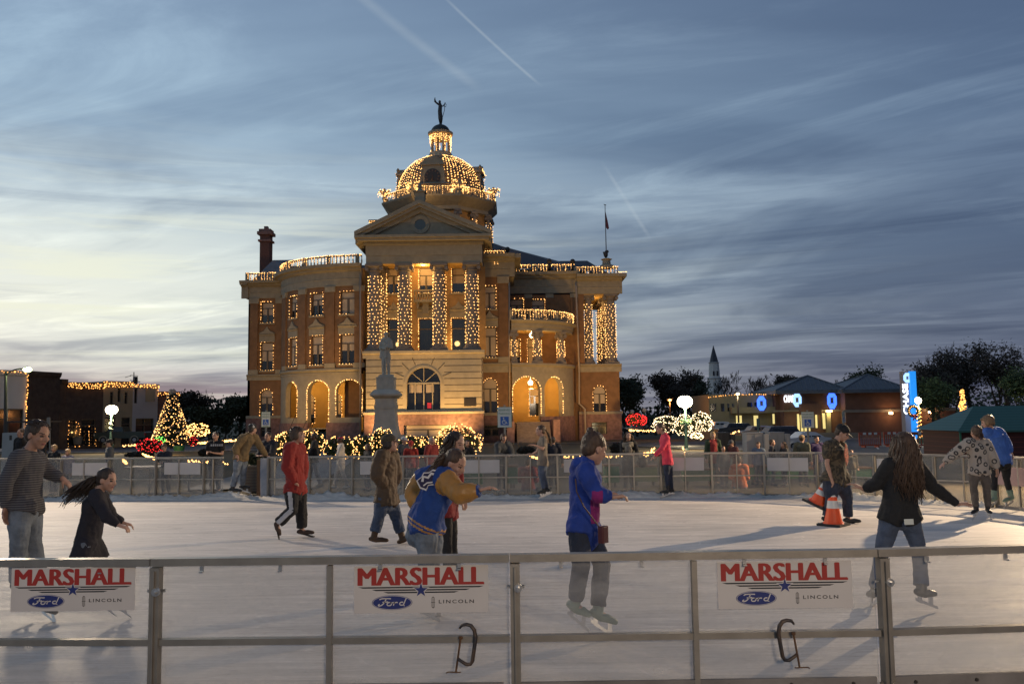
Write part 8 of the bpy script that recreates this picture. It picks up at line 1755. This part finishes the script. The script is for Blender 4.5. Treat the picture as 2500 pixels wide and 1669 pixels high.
b = MB(); [b.box(q.x - .16 + i * .055, q.x - .125 + i * .055, q.y - .02, q.y - .012, q.z - .025, q.z + .025) for i in range(6)]; b.build('shirt_print', M_back, eb)
S_('young man in dark navy coat leaning towards the gate, looking down at the rail', 662, 1054, 21.6, (-.45, -1, -.1), dict(top=cloth('navy_coat', (.012, .013, .022)), hair='dark', puff=.045, skin='fair'), 'rail', lean=.1)
S_('boy in black track jacket with white stripe walking right behind the red sweatshirt man', 768, 1056, 24.0, (-.9, -.2), dict(top=BLK, hair='black', skin='dark', puff=.03, legs=DENIM), 'walk')
ew, _ = S_('person in all white tracksuit and pink headband walking left beyond the boards', 832, 1064, 23.6, (-.9, -.3), dict(top=cloth('white', (.46, .42, .38)), legs=cloth('white', (.46, .42, .38)), hair='black', skin='dark', band=cloth('hot_pink', (.45, .02, .08)), puff=.03, shoem=M_skatew), 'walk')
S_('girl with long light brown hair in dark jacket looking left', 898, 1083, 22.4, (-.8, -.6), dict(top=cloth('charcoal', (.03, .03, .032)), hair='brown', hairkind='long', hairlen=.30, locks=40))
S_('bearded man in white checked cap and navy vest behind the brown jacket man', 986, 1066, 22.9, (.85, -.5), dict(top=cloth('navy_vest', (.02, .03, .05)), hair='dark', cap=mat('checked_cap', (.38, .40, .44), .8, col2=(.22, .24, .28), vs=30), bill=1))
S_('child in red cap and blue dungarees over red shirt', 1003, 1076, 22.3, (.1, -1, -.5), dict(top=cloth('red', (.3, .022, .016)), hair='brown', cap=cloth('red_cap', (.28, .02, .02)), bill=1))
S_('grey haired man in dark red shirt looking right beyond the boards', 1054, 1066, 22.5, (.7, -.6, .1), dict(top=cloth('dark_red', (.17, .016, .016)), topname='shirt', hair='grey', fat=1.15, puff=.03), wide=1.1)
S_('woman with dark long hair and black coat before the largest lit bush', 1142, 1074, 23.2, (-.3, -1), dict(top=BLK, hair='dark', hairkind='long', hairlen=.26, locks=40))
S_('middle aged woman in dark hooded jacket leaning arms on the rail with a phone', 1224, 1058, 21.3, (.45, -1, -.05), dict(top=cloth('slate', (.045, .048, .052)), topname='hoodie', hair='brown', hairkind='bob', puff=.045), 'rail', lean=.12)
S_('person in navy jacket mostly hidden behind the grey T-shirt skater', 1350, 1066, 22.3, (0, 1, 0), dict(top=cloth('navy', (.015, .017, .028)), hair='dark'), wide=1.2)
eq, _ = S_('smiling woman in black coat and thick grey scarf with hands clasped on the rail', 1532, 1054, 21.1, (.1, -1, .02), dict(top=BLK, hair='brown', hairkind='long', hairlen=.24, locks=46, legs=cloth('charcoal', (.03, .03, .032)), ext=.3, hemw=1.1), 'rail', lean=.06)
c_ = at(1532, 1082, 21.0); b = MB()
for k in range(3): b.tube([c_ + V((.11 * math.cos(a * math.pi / 6), -.10 * math.sin(a * math.pi / 6) * 1.0 - .02, -.03 * k + .015 * math.sin(a))) for a in range(13)], .038, 8)
b.ell(c_ + V((0, -.16, -.16)), (.10, .05, .13)); link('scarf', remesh(b, .014, 1, .006, 25), cloth('grey_scarf', (.16, .145, .12)), eq)
b = MB(); c_ = at(1568, 1128, 21.2); b.ell(c_, (.15, .08, .13)); b.tube([c_ + V((-.1, 0, .1)), c_ + V((-.05, 0, .35)), c_ + V((.05, 0, .1))], .012, 6); link('handbag', remesh(b, .014, 1), M_black, None); tag(bpy.data.objects['handbag'], 'large black handbag on the arm of the scarf woman', 'bag')
S_('blond woman in green cardigan over red lace top standing by the boards', 1740, 1053, 23.0, (.0, -1, 0), dict(top=[cloth('green_cardigan', (.03, .05, .025)), cloth('red_lace', (.26, .03, .03))], topmi=lambda p, J: 1 if abs(p.x - J['neck'].x) < .095 and p.y < J['neck'].y else 0, topname='cardigan', hair='blond', hairkind='bob', ext=.12), 'down')
S_('small child with brown hair barely above the rail beside the maroon hooded man', 1765, 1088, 22.0, (.2, -1), dict(top=cloth('navy', (.015, .017, .028)), hair='brown'))
S_('man in maroon hoodie and grey cap bending down to the left', 1797, 1074, 22.8, (-.9, -.4, -.5), dict(top=cloth('maroon', (.07, .018, .02)), topname='hoodie', hair='dark', cap=cloth('grey_cap', (.06, .06, .065)), puff=.04), 'hold', lean=.15)
S_('girl with dark hair and pale blue jacket beside the pale cabinet', 1851, 1078, 22.6, (-.5, -1), dict(top=cloth('pale_blue', (.12, .16, .22)), hair='brown', hairkind='bob'))
S_('smiling young man in dark jacket facing right before the pale cabinets', 1884, 1072, 22.3, (.95, -.35), dict(top=cloth('navy', (.015, .017, .028)), hair='brown', skin='fair'))
S_('woman with long brown hair facing left towards the smiling young man', 1913, 1078, 22.2, (-.95, -.2), dict(top=cloth('charcoal', (.03, .03, .032)), hair='brown', hairkind='long', hairlen=.28, locks=46))
S_('man in tan cap and olive sweater seen from behind, under the parking sign', 1957, 1062, 22.2, (.6, .6), dict(top=cloth('olive', (.075, .075, .05)), hair='dark', cap=cloth('tan_cap', (.22, .15, .08)), bill=1, puff=.035, topname='sweater'), wide=1.12)
S_('bearded man in purple top right of the olive sweater man', 1993, 1064, 22.8, (.1, -1), dict(top=cloth('purple', (.035, .02, .08)), hair='dark', puff=.03), wide=1.1)
S_('child in dark camouflage jacket right of the cone carrying man', 2078, 1098, 22.0, (.1, -1), dict(top=M_camo, hair='light', puff=.035, legs=cloth('olive', (.075, .075, .05))))
S_('person in bright orange shirt sitting low behind the boards', 1803, 1112, 22.0, (.3, 1), dict(top=cloth('orange', (.55, .12, .035), col2=(.6, .2, .1)), topname='shirt', hair='brown', legs=DENIML, puff=.035, fat=1.1), 'hold', sit=True, h=1.55)
S_('person in red jacket sitting behind the boards left of the grey T-shirt skater', 1288, 1118, 22.0, (.2, 1), dict(top=cloth('dark_red', (.17, .016, .016)), hair='dark', legs=DENIM, puff=.04), 'hold', sit=True, h=1.55)
for i, (px, pt_, lb, c) in enumerate([(2275, 1046, 'left of three distant people on the far right street', (.02, .02, .025)), (2300, 1036, 'middle and tallest of three distant people on the far right street, tan trousers', (.012, .012, .015)), (2322, 1040, 'right of three distant people on the far right street', (.03, .04, .04))]):
    S_(lb, px, pt_, 66, (-.2, -1), dict(top=cloth('far%d' % i, c), hair='dark', vox=.035, group='distant people on the street', legs=cloth('tanfar', (.12, .08, .045)) if i == 1 else DENIMD))
# ---- stone soldier on the monument (generic infantryman, rifle held across the body)
zf = Za(943, 917, YM); Hs = Za(943, 810, YM) - zf; k_ = Hs / 1.86; G = V((mx, YM, zf)); K = lambda a, c, z: G + V((a * k_, -c * k_, z * Hs))
b = MB(); UPH[0] = V((0, 0, 1)); head_shapes(b, K(0, .02, .905), (-.15, -1, 0), k_); b.lathe(K(0, .02, .935), [(.13 * k_, 0), (.135 * k_, .012 * k_), (.09 * k_, .02 * k_), (.085 * k_, .09 * k_), (.06 * k_, .11 * k_)], 16)
b.tube([K(0, 0, .80), K(0, 0, .88)], [.07 * k_, .055 * k_], 10); b.tube([K(0, 0, .40), K(0, 0, .50), K(0, 0, .58), K(0, .02, .72), K(0, 0, .83)], [.20 * k_, .175 * k_, .145 * k_, .175 * k_, .09 * k_], 16, ref=(1, 0, 0), ratio=.72)
for s_ in (-1, 1):
    b.tube([K(s_ * .08, 0, .84), K(s_ * .19, 0, .79), K(s_ * .25, .02, .64)], [.08 * k_, .075 * k_, .06 * k_], 10, dome=True); b.tube([K(s_ * .25, .02, .64), K(s_ * .04, .2, .60 if s_ < 0 else .64)], [.06 * k_, .04 * k_], 10, dome=True); b.ell(K(s_ * .04, .22, .61 if s_ < 0 else .65), .05 * k_)
    b.tube([K(s_ * .09, 0, .46), K(s_ * .10, .03 + (.06 if s_ < 0 else 0), .27), K(s_ * .11, 0, .04)], [.11 * k_, .085 * k_, .065 * k_], 12, dome=True); b.tube([K(s_ * .11, -.03, .025), K(s_ * .13, .14, .02)], [.05 * k_, .045 * k_], 8, dome=True)
b.tube([K(-.14, .17, .84), K(.14, .17, .62)], .03 * k_, 6); b.tube([K(.02, .24, .02), K(.0, .23, .68)], [.03 * k_, .018 * k_], 6); b.tube([K(-.17, -.02, .58), K(-.20, .05, .42)], [.09 * k_, .08 * k_], 8, dome=True)
me = remesh(b, .028, 2, .008, 7, 5); link('soldier_figure', me, M_mon, bpy.data.objects['soldier_monument'])
b = MB(); b.box(mx - .34, mx + .40, YM - .36, YM + .36, zf + .002, zf + .07); b.build('figure_plinth', M_mon, bpy.data.objects['soldier_monument'])
bpy.data.scenes.remove(TMPS)
